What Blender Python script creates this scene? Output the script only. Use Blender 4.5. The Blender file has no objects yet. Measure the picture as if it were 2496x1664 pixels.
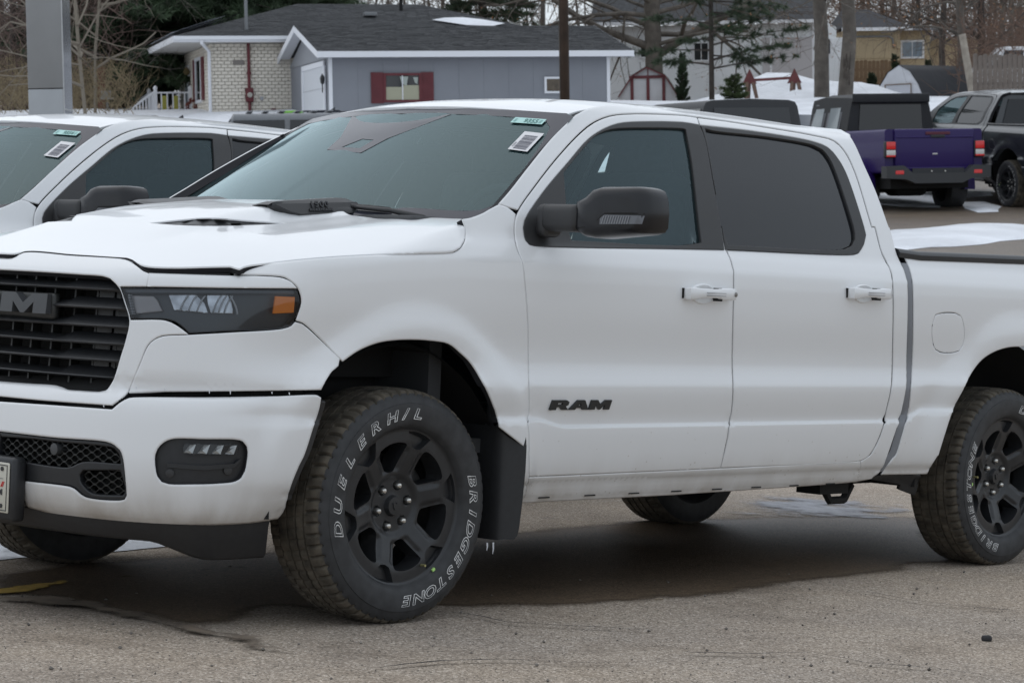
import bpy, bmesh, math, random
import numpy as np
from mathutils import Vector, Matrix, Euler
from mathutils.geometry import delaunay_2d_cdt
C = bpy.context.scene.collection
SC = bpy.context.scene
# ---------------------------------------------------------------- camera, sky, sun, exposure
PITCH, ROLL = math.radians(4.0), math.radians(0.9)
CAM = Vector((0, 0, 1.4728)); FPX = 5918.1
fw = Vector((0, math.cos(PITCH), -math.sin(PITCH))); r0 = Vector((1, 0, 0)); u0 = r0.cross(fw)
RT = math.cos(ROLL) * r0 - math.sin(ROLL) * u0; UP = math.cos(ROLL) * u0 + math.sin(ROLL) * r0
cd = bpy.data.cameras.new('camera'); cam = bpy.data.objects.new('camera', cd); C.objects.link(cam)
m = Matrix((RT, UP, -fw)).transposed().to_4x4(); m.translation = CAM; cam.matrix_world = m
cd.sensor_width = 36; cd.lens = 36 * FPX / 2496; cd.clip_end = 2000; cd.clip_start = .1
cd.dof.use_dof = True; cd.dof.focus_distance = 8.8; cd.dof.aperture_fstop = 13
SC.camera = cam
w = bpy.data.worlds.new('World'); SC.world = w; w.use_nodes = True; nt = w.node_tree; nt.nodes.clear()
sky = nt.nodes.new('ShaderNodeTexSky'); sky.sky_type = 'NISHITA'; sky.sun_disc = False
SUN_EL, SUN_AZ = math.radians(58), math.radians(-35)
sky.sun_elevation = SUN_EL; sky.sun_rotation = SUN_AZ; sky.air_density = 1.0; sky.dust_density = 2.0
bg = nt.nodes.new('ShaderNodeBackground'); bg.inputs['Strength'].default_value = 0.082
mx = nt.nodes.new('ShaderNodeMixRGB'); mx.inputs[0].default_value = .80; mx.inputs[2].default_value = (8.6, 9.35, 10.2, 1)
wo = nt.nodes.new('ShaderNodeOutputWorld')
nt.links.new(sky.outputs[0], mx.inputs[1]); nt.links.new(mx.outputs[0], bg.inputs[0]); nt.links.new(bg.outputs[0], wo.inputs[0])
sd = bpy.data.lights.new('sun', 'SUN'); sun = bpy.data.objects.new('sun', sd); C.objects.link(sun)
sd.energy = 0.5; sd.angle = math.radians(110); sd.color = (1, .97, .93)
sdir = Vector((math.sin(SUN_AZ) * math.cos(SUN_EL), math.cos(SUN_AZ) * math.cos(SUN_EL), math.sin(SUN_EL)))
sun.rotation_euler = sdir.to_track_quat('Z', 'Y').to_euler(); sun.location = (0, 0, 30)
vs = SC.view_settings; SC.display_settings.display_device = 'sRGB'; vs.view_transform = 'Standard'; vs.look = 'None'; vs.exposure = 0.27; vs.gamma = 1; vs.use_curve_mapping = False
SC.cycles.max_bounces = 8; SC.cycles.transparent_max_bounces = 12; SC.cycles.caustics_reflective = False; SC.cycles.caustics_refractive = False
rnd = random.Random(7)
def at(px, py, d):
    """the point d metres in front of the camera that the photograph shows at px, py"""
    return CAM + d * (fw + RT * ((px - 1248) / FPX) - UP * ((py - 832) / FPX))
# ---------------------------------------------------------------- materials
MATS = {}
def srgb(r, g, b):
    f = lambda c: (c / 255 / 12.92) if c / 255 <= .04045 else ((c / 255 + .055) / 1.055) ** 2.4
    return (f(r), f(g), f(b))
def mat(name, col=(.5, .5, .5), rough=.5, metal=0, coat=0, spec=.5, noise=None, bump=None, coord='Object', emit=None, dirt=None):
    """noise=(scale, amount[, detail]) value variation; bump=(scale, strength, distance)"""
    if name in MATS: return MATS[name]
    M = bpy.data.materials.new(name); M.use_nodes = True; n = M.node_tree; p = n.nodes['Principled BSDF']
    p.inputs['Base Color'].default_value = (*col, 1); p.inputs['Roughness'].default_value = rough; p.inputs['Metallic'].default_value = metal
    p.inputs['Coat Weight'].default_value = coat; p.inputs['Coat Roughness'].default_value = .04; p.inputs['Specular IOR Level'].default_value = spec
    M.diffuse_color = (*col, 1)
    tc = n.nodes.new('ShaderNodeTexCoord')
    if noise:
        t = n.nodes.new('ShaderNodeTexNoise'); t.inputs['Scale'].default_value = noise[0]; t.inputs['Detail'].default_value = noise[2] if len(noise) > 2 else 5
        n.links.new(tc.outputs[coord], t.inputs['Vector'])
        r = n.nodes.new('ShaderNodeMapRange'); r.inputs[1].default_value = .25; r.inputs[2].default_value = .75; r.inputs[3].default_value = 1 - noise[1]; r.inputs[4].default_value = 1 + noise[1]
        n.links.new(t.outputs['Fac'], r.inputs[0])
        mm = n.nodes.new('ShaderNodeMixRGB'); mm.blend_type = 'MULTIPLY'; mm.inputs[0].default_value = 1; mm.inputs[1].default_value = (*col, 1)
        n.links.new(r.outputs[0], mm.inputs[2]); n.links.new(mm.outputs[0], p.inputs['Base Color'])
    if bump:
        t = n.nodes.new('ShaderNodeTexNoise'); t.inputs['Scale'].default_value = bump[0]; t.inputs['Detail'].default_value = 4
        n.links.new(tc.outputs[coord], t.inputs['Vector'])
        b = n.nodes.new('ShaderNodeBump'); b.inputs['Strength'].default_value = bump[1]; b.inputs['Distance'].default_value = bump[2]
        n.links.new(t.outputs['Fac'], b.inputs['Height']); n.links.new(b.outputs[0], p.inputs['Normal'])
    if emit:
        p.inputs['Emission Color'].default_value = (*emit[0], 1); p.inputs['Emission Strength'].default_value = emit[1]
    MATS[name] = M; return M
def glass(name, tint, gloss=(1, 1, 1), ior=1.5, body=None):
    """one sheet of tinted glass: what is behind it, darkened, under the mirror of a smooth surface"""
    if name in MATS: return MATS[name]
    M = bpy.data.materials.new(name); M.use_nodes = True; n = M.node_tree; n.nodes.clear()
    tr = n.nodes.new('ShaderNodeBsdfTransparent'); tr.inputs[0].default_value = (*tint, 1)
    gl = n.nodes.new('ShaderNodeBsdfGlossy'); gl.inputs['Roughness'].default_value = .03; gl.inputs[0].default_value = (*gloss, 1)
    fr = n.nodes.new('ShaderNodeFresnel'); fr.inputs[0].default_value = ior
    mx = n.nodes.new('ShaderNodeMixShader'); o = n.nodes.new('ShaderNodeOutputMaterial')
    src = tr
    if body:
        df = n.nodes.new('ShaderNodeBsdfDiffuse'); df.inputs[0].default_value = (*body[0], 1)
        m2 = n.nodes.new('ShaderNodeMixShader'); m2.inputs[0].default_value = body[1]
        n.links.new(tr.outputs[0], m2.inputs[1]); n.links.new(df.outputs[0], m2.inputs[2]); src = m2
    n.links.new(fr.outputs[0], mx.inputs[0]); n.links.new(src.outputs[0], mx.inputs[1]); n.links.new(gl.outputs[0], mx.inputs[2]); n.links.new(mx.outputs[0], o.inputs[0])
    MATS[name] = M; return M
# ---------------------------------------------------------------- mesh helpers
class MB:
    """collects shapes and links them as ONE mesh object"""
    def __init__(s): s.v = []; s.f = []; s.mi = []; s.cur = 0
    def add(s, V, F):
        o = len(s.v); s.v += [tuple(map(float, p)) for p in V]; s.f += [tuple(i + o for i in f) for f in F]; s.mi += [s.cur] * len(F); return s
    def box(s, a, b, rot=None, org=None):
        x0, y0, z0 = a; x1, y1, z1 = b
        V = [Vector(p) for p in ((x0, y0, z0), (x1, y0, z0), (x1, y1, z0), (x0, y1, z0), (x0, y0, z1), (x1, y0, z1), (x1, y1, z1), (x0, y1, z1))]
        if rot is not None: V = [rot @ (p - Vector(org)) + Vector(org) for p in V]
        return s.add(V, [(0, 3, 2, 1), (4, 5, 6, 7), (0, 1, 5, 4), (1, 2, 6, 5), (2, 3, 7, 6), (3, 0, 4, 7)])
    def rbox(s, c, size, r=.02, n=3, rot=None):
        """rounded box: superellipse plan with eased top and bottom"""
        hx, hy, hz = [q / 2 for q in size]; r = min(r, hx, hy, hz); rings = []
        prof = [(-hz, -r)] + [(-hz + r - r * math.cos(a), -r + r * math.sin(a)) for a in [math.pi / 2 * i / n for i in range(1, n + 1)]]
        prof = prof + [(-z, o) for z, o in prof[::-1]]
        V = []; k = 4 * (n + 1)
        for z, o in prof:
            for q, (sx, sy) in enumerate(((1, 1), (-1, 1), (-1, -1), (1, -1))):
                for i in range(n + 1):
                    a = math.pi / 2 * (q + i / n); rr = max(r + o, 0)
                    V.append(Vector((sx * (hx - r) + rr * math.cos(a), sy * (hy - r) + rr * math.sin(a), z)))
        if rot is not None: V = [rot @ p for p in V]
        V = [p + Vector(c) for p in V]; F = []
        m = len(prof)
        for j in range(m - 1):
            for i in range(k): F.append((j * k + i, j * k + (i + 1) % k, (j + 1) * k + (i + 1) % k, (j + 1) * k + i))
        F.append(tuple(range(k))[::-1]); F.append(tuple(range((m - 1) * k, m * k)))
        return s.add(V, F)
    def tube(s, pts, rad, n=8, cap=True):
        pts = [Vector(p) for p in pts]; rr = rad if hasattr(rad, '__len__') else [rad] * len(pts); V = []; F = []; pa = None
        for i, p in enumerate(pts):
            d = (pts[min(i + 1, len(pts) - 1)] - pts[max(i - 1, 0)]).normalized()
            if pa is None: pa = d.orthogonal().normalized()
            pa = (pa - d * pa.dot(d)).normalized(); pb = d.cross(pa)
            for k in range(n):
                a = 2 * math.pi * k / n; V.append(p + (pa * math.cos(a) + pb * math.sin(a)) * rr[i])
        for i in range(len(pts) - 1):
            for k in range(n): F.append((i * n + k, i * n + (k + 1) % n, (i + 1) * n + (k + 1) % n, (i + 1) * n + k))
        if cap: F.append(tuple(range(n))[::-1]); F.append(tuple(range((len(pts) - 1) * n, len(pts) * n)))
        return s.add(V, F)
    def lathe(s, prof, n=32, axis='y', org=(0, 0, 0), closed=False, a0=0, a1=2 * math.pi):
        """prof: (radius, height along the axis)"""
        full = abs(a1 - a0 - 2 * math.pi) < 1e-6; m = n if full else n + 1; V = []; F = []
        for r, h in prof:
            for k in range(m):
                a = a0 + (a1 - a0) * k / n; c, q = r * math.cos(a), r * math.sin(a)
                p = (c, h, q) if axis == 'y' else ((c, q, h) if axis == 'z' else (h, c, q))
                V.append((p[0] + org[0], p[1] + org[1], p[2] + org[2]))
        L = len(prof)
        for j in range(L - 1 if not closed else L):
            for k in range(n):
                k2 = (k + 1) % m; F.append((j * m + k, j * m + k2, ((j + 1) % L) * m + k2, ((j + 1) % L) * m + k))
        return s.add(V, F)
    def prism(s, poly, a, b, plane='xz'):
        """a polygon pushed from a to b along the axis left over"""
        mk = {'xz': lambda u, v, t: (u, t, v), 'xy': lambda u, v, t: (u, v, t), 'yz': lambda u, v, t: (t, u, v)}[plane]; n = len(poly)
        V = [mk(u, v, a) for u, v in poly] + [mk(u, v, b) for u, v in poly]
        F = [tuple(range(n)), tuple(range(n, 2 * n))[::-1]] + [(i, (i + 1) % n, n + (i + 1) % n, n + i) for i in range(n)]
        return s.add(V, F)
    def build(s, name, m, parent=None, smooth=False, sharp=None, kind=None, recalc=True):
        return mk(name, s.v, s.f, m, parent, smooth, sharp, kind, recalc, s.mi)
def mk(name, V, F, m, parent=None, smooth=False, sharp=None, kind=None, recalc=False, mi=None):
    me = bpy.data.meshes.new(name); me.from_pydata([tuple(map(float, p)) for p in V], [], [tuple(map(int, f)) for f in F])
    if recalc:
        b = bmesh.new(); b.from_mesh(me); bmesh.ops.recalc_face_normals(b, faces=b.faces); b.to_mesh(me); b.free()
    for q in (m if isinstance(m, (list, tuple)) else [m]): me.materials.append(q)
    if mi is not None and isinstance(m, (list, tuple)): me.polygons.foreach_set('material_index', mi)
    if smooth:
        me.polygons.foreach_set('use_smooth', [True] * len(me.polygons))
        if sharp: me.set_sharp_from_angle(angle=math.radians(sharp))
    me.update()
    o = bpy.data.objects.new(name, me); C.objects.link(o)
    if parent is not None: o.parent = parent
    if kind: o['kind'] = kind
    return o
def tag(o, label, cat, group=None):
    o['label'] = label; o['category'] = cat
    if group: o['group'] = group
    return o
def thing(name, label, cat, loc=(0, 0, 0), rz=0, group=None):
    o = bpy.data.objects.new(name, None); C.objects.link(o); o.location = loc; o.rotation_euler = (0, 0, rz); o.empty_display_size = .1
    return tag(o, label, cat, group)
def part(name, parent, loc=(0, 0, 0), rot=(0, 0, 0)):
    o = bpy.data.objects.new(name, None); C.objects.link(o); o.parent = parent; o.location = loc; o.rotation_euler = rot; o.empty_display_size = .05; return o
def copy_tree(o, parent=None, swap=None, skip=()):
    c = o.copy(); C.objects.link(c)
    if parent is not None: c.parent = parent; c.matrix_parent_inverse = o.matrix_parent_inverse.copy()
    if swap and c.type == 'MESH':
        for i, sl in enumerate(c.material_slots):
            if sl.material and sl.material.name in swap:
                new = swap[sl.material.name]; sl.link = 'OBJECT'; sl.material = new
    for ch in list(o.children):
        if ch.name.split('.')[0] not in skip: copy_tree(ch, c, swap, skip)
    return c
def inpoly(P, poly):
    x, y = P[:, 0], P[:, 1]; r = np.zeros(len(P), bool); n = len(poly)
    for i in range(n):
        x0, y0 = poly[i - 1]; x1, y1 = poly[i]
        if y0 == y1: continue
        c = ((y0 > y) != (y1 > y)) & (x < (x1 - x0) * (y - y0) / (y1 - y0) + x0); r ^= c
    return r
def edist(P, poly):
    a = np.roll(poly, 1, 0); d = poly - a; L = (d * d).sum(1) + 1e-12; best = np.full(len(P), 9e9)
    for i in range(len(poly)):
        t = np.clip(((P - a[i]) @ d[i]) / L[i], 0, 1); q = P - a[i] - t[:, None] * d[i]; best = np.minimum(best, (q * q).sum(1))
    return np.sqrt(best)
def clean(p, eps=.0012):
    p = np.array(p, float); o = [p[0]]
    for q in p[1:]:
        if np.linalg.norm(q - o[-1]) > eps: o.append(q)
    if np.linalg.norm(o[0] - o[-1]) <= eps: o.pop()
    return np.array(o)
SHEET_MI = []   # which faces of the last sheet are the deep part of its turned-in edge
def dense(p, st):
    o = []
    for i in range(len(p)):
        a, b = p[i], p[(i + 1) % len(p)]; k = max(1, int(np.ceil(np.linalg.norm(b - a) / st)))
        for j in range(k): o.append(a + (b - a) * j / k)
    return np.array(o)
def snormal(S, u, v, e=1e-3):
    n = np.cross(S(u + e, v) - S(u - e, v), S(u, v + e) - S(u, v - e)); n /= np.linalg.norm(n, axis=1)[:, None] + 1e-12
    if S is H or S is R_: ref = np.tile([0., 0, 1], (len(u), 1))
    elif getattr(S, 'screen', S is W): ref = np.tile([-1., 0, .3], (len(u), 1))
    else:
        _, _, nx, ny = plan(u); ref = np.stack([nx, ny, 0 * nx], 1)
        up = np.asarray(v) > 1.6; ref[up, 2] += .4
    return n * np.sign((n * ref).sum(1) + 1e-9)[:, None]
def sheet(S, outer, holes=(), h=.03, rim=.018, off=0, hem=.005, rows=(), du=.03, sym=False):
    """a panel cut out of surface S along outlines given in the surface's own coordinates: grid inside, hem and turned-in edge round it"""
    loops = [clean(outer)] + [clean(q) for q in holes]; loops = [dense(q, hem * 2) for q in loops] if hem else loops; pts = []; edges = []
    for L in loops:
        o = len(pts); pts += [tuple(q) for q in L]; edges += [(o + i, o + (i + 1) % len(L)) for i in range(len(L))]
    lo, hi = loops[0].min(0), loops[0].max(0)
    gu = np.arange(lo[0] + .5 * h, hi[0], h); gv = np.arange(lo[1] + .5 * h, hi[1], h)
    G = np.stack(np.meshgrid(gu + .0007, gv), -1).reshape(-1, 2); G[:, 0] += np.where((np.round(G[:, 1] / h) % 2) > 0, .25 * h, 0)
    ex = []
    for rr in rows:
        us = np.arange(lo[0], hi[0], .010 if callable(rr) else du); ex.append(np.stack([us, rr(us) if callable(rr) else np.full(len(us), rr)], 1))
        G = G[np.abs(G[:, 1] - (rr(G[:, 0]) if callable(rr) else rr)) > .011]
    if ex: G = np.vstack([G] + ex)
    ok = inpoly(G, loops[0]) & (edist(G, loops[0]) > min(h * .4, .009))
    for q in loops[1:]: ok &= ~inpoly(G, q) & (edist(G, q) > min(h * .4, .009))
    G = G[ok]
    if hem:
        R = []
        for L in loops:
            d = np.roll(L, -1, 0) - np.roll(L, 1, 0); d /= np.linalg.norm(d, axis=1)[:, None] + 1e-9; nn = np.stack([-d[:, 1], d[:, 0]], 1)
            for sg in (1, -1): R.append(L + sg * nn * hem)
        R = np.vstack(R); ok = inpoly(R, loops[0]) & (edist(R, loops[0]) > hem * .7)
        for q in loops[1:]: ok &= ~inpoly(R, q) & (edist(R, q) > hem * .7)
        R2 = []
        for L in loops:
            d = np.roll(L, -1, 0) - np.roll(L, 1, 0); d /= np.linalg.norm(d, axis=1)[:, None] + 1e-9; nn = np.stack([-d[:, 1], d[:, 0]], 1)
            for sg in (1, -1): R2.append(L + sg * nn * (hem * 2.6))
        R2 = np.vstack(R2); ok2 = inpoly(R2, loops[0]) & (edist(R2, loops[0]) > hem * 2.2)
        for q in loops[1:]: ok2 &= ~inpoly(R2, q) & (edist(R2, q) > hem * 2.2)
        far = edist(G, loops[0]) > hem * 3.8
        for q in loops[1:]: far &= edist(G, q) > hem * 3.8
        G = np.vstack([G[far], R[ok], R2[ok2]])
    P2 = pts + [tuple(q) for q in G]
    v, _, f, ov, _, _ = delaunay_2d_cdt([Vector(q) for q in P2], edges, [], 0, 1e-6)
    v = np.array([tuple(q) for q in v]); f = np.array([tuple(q) for q in f]); cen = v[f].mean(1)
    ok = inpoly(cen, loops[0])
    for q in loops[1:]: ok &= ~inpoly(cen, q)
    f = f[ok]; P = S(v[:, 0], v[:, 1]); N = snormal(S, v[:, 0], v[:, 1]); P = P + N * off
    fn = np.cross(P[f[:, 1]] - P[f[:, 0]], P[f[:, 2]] - P[f[:, 0]]); fl = (fn * N[f[:, 0]]).sum(1) < 0; f[fl] = f[fl][:, ::-1]
    F = [tuple(q) for q in f]; V = P; SHEET_MI[:] = [0] * len(F)
    if rim:
        inv = {}
        for i, os in enumerate(ov):
            for q in os: inv[q] = i
        cnt = {}
        for a, b, c in F:
            for e in ((a, b), (b, c), (c, a)): cnt[e] = 1
        bd = [e for e in cnt if (e[1], e[0]) not in cnt]; ids = sorted({i for e in bd for i in e}); mp = {i: len(V) + k for k, i in enumerate(ids)}
        if sym: bd = [e for e in bd if not (abs(V[e[0]][1]) < 2e-3 and abs(V[e[1]][1]) < 2e-3)]
        n0 = len(F); k1 = len(ids); lip = min(.005, abs(rim)) * np.sign(rim); V = np.vstack([V, V[ids] - N[ids] * lip, V[ids] - N[ids] * rim]); F += [(b, a, mp[a], mp[b]) for a, b in bd] + [(mp[b], mp[a], mp[a] + k1, mp[b] + k1) for a, b in bd]
        SHEET_MI[:] = [0] * (n0 + len(bd)) + [1] * len(bd)
    V = np.array(V)
    if sym:
        n = len(V); c = np.abs(V[:, 1]) < 2e-3; V[c, 1] = 0; mp = np.where(c, np.arange(n), np.arange(n) + n)
        SHEET_MI[:] = SHEET_MI + SHEET_MI; F = F + [tuple(int(mp[i]) for i in q[::-1]) for q in F]; V = np.vstack([V, V * [1, -1, 1]])
        used = sorted({i for q in F for i in q}); rm = {i: k for k, i in enumerate(used)}; V = V[used]; F = [tuple(rm[i] for i in q) for q in F]
    return V, F
def flip(VF): V, F = VF; return np.array(V) * [1, -1, 1], [tuple(q[::-1]) for q in F]
def textmesh(txt, size, extrude=.0, shear=0, outline=0, bold=0, align='CENTER', space=1.0):
    """vertices and faces of a line of text in the xy plane"""
    cu = bpy.data.curves.new('lettering', 'FONT'); cu.body = txt; cu.size = size; cu.shear = shear; cu.align_x = align; cu.extrude = extrude; cu.offset = bold; cu.space_character = space; cu.resolution_u = 3
    if outline: cu.fill_mode = 'NONE'; cu.bevel_depth = outline; cu.bevel_resolution = 0
    o = bpy.data.objects.new('lettering', cu); C.objects.link(o); dg = bpy.context.evaluated_depsgraph_get(); me = bpy.data.meshes.new_from_object(o.evaluated_get(dg))
    V = np.array([tuple(q.co) for q in me.vertices]).reshape(-1, 3); F = [tuple(q.vertices) for q in me.polygons]
    bpy.data.objects.remove(o); bpy.data.curves.remove(cu); bpy.data.meshes.remove(me); return V, F

# ---------------------------------------------------------------- the body surfaces of the pickup (x back, y to the far side, z up)
def pchip(xk,yk):
    xk=np.array(xk,float);yk=np.array(yk,float);h=np.diff(xk);d=np.diff(yk)/h
    m=np.zeros(len(xk))
    for i in range(1,len(xk)-1):
        if d[i-1]*d[i]>0:
            w1=2*h[i]+h[i-1];w2=h[i]+2*h[i-1];m[i]=(w1+w2)/(w1/d[i-1]+w2/d[i])
    m[0]=d[0];m[-1]=d[-1]
    def f(x):
        x=np.asarray(x,float);i=np.clip(np.searchsorted(xk,x)-1,0,len(h)-1)
        t=(x-xk[i])/h[i];a=(x<xk[0])|(x>xk[-1])
        r=yk[i]*(1+2*t)*(1-t)**2+h[i]*m[i]*t*(1-t)**2+yk[i+1]*t*t*(3-2*t)+h[i]*m[i+1]*t*t*(t-1)
        lin=np.where(x<xk[0],yk[0]+(x-xk[0])*m[0],yk[-1]+(x-xk[-1])*m[-1])
        return np.where(a,lin,r)
    return f
def sm(a,b,x):
    t=np.clip((np.asarray(x,float)-a)/(b-a),0,1);return t*t*(3-2*t)
def mix(a,b,t): return a+(b-a)*t
# plan curve of the nose, from the centre of the bumper round the corner to the side
_pp=np.array([(-1.05,0),(-1.046,-.2),(-1.03,-.4),(-1.0,-.57),(-.95,-.71),(-.865,-.83),(-.74,-.925),(-.58,-.985),(-.4,-1.02),(-.2,-1.03)])
def _cr(p,n=40):
    p=np.vstack([[p[0][0],-p[1][1]],p,[p[-1][0]+.2,p[-1][1]]]);o=[]
    for i in range(1,len(p)-2):
        t=np.linspace(0,1,n,endpoint=False)[:,None];a,b,c,d=p[i-1:i+3]
        o.append(.5*((2*b)+(c-a)*t+(2*a-5*b+4*c-d)*t*t+(3*b-a-3*c+d)*t**3))
    return np.vstack(o+[p[-2:-1]])
_c=_cr(_pp);_L=np.concatenate([[0],np.cumsum(np.linalg.norm(np.diff(_c,axis=0),axis=1))])
S0=-.2-_L[-1]
_tn=np.gradient(_c,axis=0);_tn/=np.linalg.norm(_tn,axis=1)[:,None]
def plan(s):
    s=np.asarray(s,float);l=s-S0
    x=np.where(s>=-.2,s,np.interp(l,_L,_c[:,0]));y=np.where(s>=-.2,-1.03,np.interp(l,_L,_c[:,1]))
    tx=np.where(s>=-.2,1.,np.interp(l,_L,_tn[:,0]));ty=np.where(s>=-.2,0.,np.interp(l,_L,_tn[:,1]))
    # centre of the nose and beyond: mirror
    n=np.sqrt(tx*tx+ty*ty)
    return x,y,ty/n,-tx/n
_side=pchip([.33,.39,.40,.41,.424,.436,.452,.47,.56,.640,.648,.70,.785,.795,.84,.87,.90,.95,1.02,1.08,1.14,1.19,1.208,1.216,1.24,1.27,1.30,1.34,1.5,1.7,1.78,1.81,1.835,1.85],
 [-.12,-.098,-.088,-.086,-.078,-.076,-.060,-.05,-.03,-.020,-.032,-.018,-.003,-.0045,-.0215,-.0265,-.0262,-.0195,-.0085,-.0045,-.0045,-.0075,-.0095,-.0108,-.0235,-.042,-.068,-.084,-.152,-.262,-.312,-.338,-.372,-.42])
_front=pchip([.30,.335,.37,.45,.52,.62,.70,.735,.755,.78,.80,.95,1.05,1.10,1.13,1.16],
 [-.10,-.055,-.02,-.003,0,-.004,-.012,-.026,-.05,-.05,-.045,-.05,-.06,-.07,-.09,-.13])
WZ = .386
def crest(s): return .065*(1-sm(-.75,.25,s))
_sh=pchip([.84,.878,.92,.946,.962,.988,1.012,1.022,1.04],[1.62,1.50,1.40,1.34,1.30,1.27,1.24,1.215,1.10])
def smin(a,b,k):
    h=np.clip(.5+.5*(b-a)/k,0,1)
    return b*(1-h)+a*h-k*h*(1-h)
def off(s,z):
    s=np.asarray(s,float);z=np.asarray(z,float)
    dz=.032*(1-sm(.60,.77,s))+.052*sm(2.84,3.0,s)
    zz=z-dz*np.clip(1-np.abs(z-.655-dz)/.12,0,1)
    zz=zz+crest(s)*sm(.95,1.16,z)
    o=_side(zz)
    r=np.sqrt(s**2+(z-WZ)**2);r2=np.sqrt((s-3.672)**2+(z-WZ)**2)
    lo=1-sm(1.1,1.25,z)
    fl=.030*(1-sm(.58,.68,r))*lo
    fl=fl*sm(.30,.5,z)
    fl2=.026*(1-sm(.60,.74,r2))*lo
    o=o+fl+fl2
    t=sm(-.85,-.38,s)
    of=_front(z)
    return mix(of,o,t)
def B(s,z):
    x,y,nx,ny=plan(s);o=off(s,z)
    return np.stack([x+nx*o,y+ny*o,np.asarray(z,float)+0*o],-1)
# hood (x,y)->z
_hc=pchip([-1.05,-.98,-.9,-.7,-.4,0,.3,.5],[1.10,1.175,1.20,1.245,1.295,1.345,1.375,1.39])
_he=pchip([-1.0,-.85,-.6,-.3,0,.3,.6],[1.08,1.125,1.17,1.215,1.27,1.335,1.37])
def H(x,y):
    x=np.asarray(x,float);y=np.asarray(y,float);a=np.abs(y)
    zc=_hc(x+.10*a*a);ze=_he(x)
    t=(a/.93)
    z=mix(zc,ze,np.clip(t,0,1.2)**2.2)
    b=.042*(1-sm(.36,.46,a))*sm(-.75,-.1,x)
    z=z+b-.010*np.exp(-((a-.56)/.1)**2)*sm(-.6,0,x)
    z=z-.028*(1-sm(-.88,-.4,x))
    z=smin(z,_sh(a)-crest(x),.03)
    return np.stack([x+0*z,y+0*z,z],-1)
# roof (x,y)->z
_rc=pchip([.7,.87,1.0,1.2,1.5,1.9,2.3,2.7,2.9],[1.745,1.795,1.824,1.854,1.880,1.892,1.888,1.870,1.85])
def R_(x,y):
    x=np.asarray(x,float);a=np.abs(np.asarray(y,float))
    z=_rc(x-.34*a*a)-(.03+.012*sm(1.2,1.5,x))*(a/.66)**2.4
    return np.stack([x+0*z,y+0*z,z],-1)
# windscreen (y,z)->x
def W(y,z):
    y=np.asarray(y,float);z=np.asarray(z,float)
    t=(z-1.36)/(1.785-1.36)
    x=mix(.17,.885,t)+.34*y*y
    return np.stack([x,y+0*x,z+0*x],-1)

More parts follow.
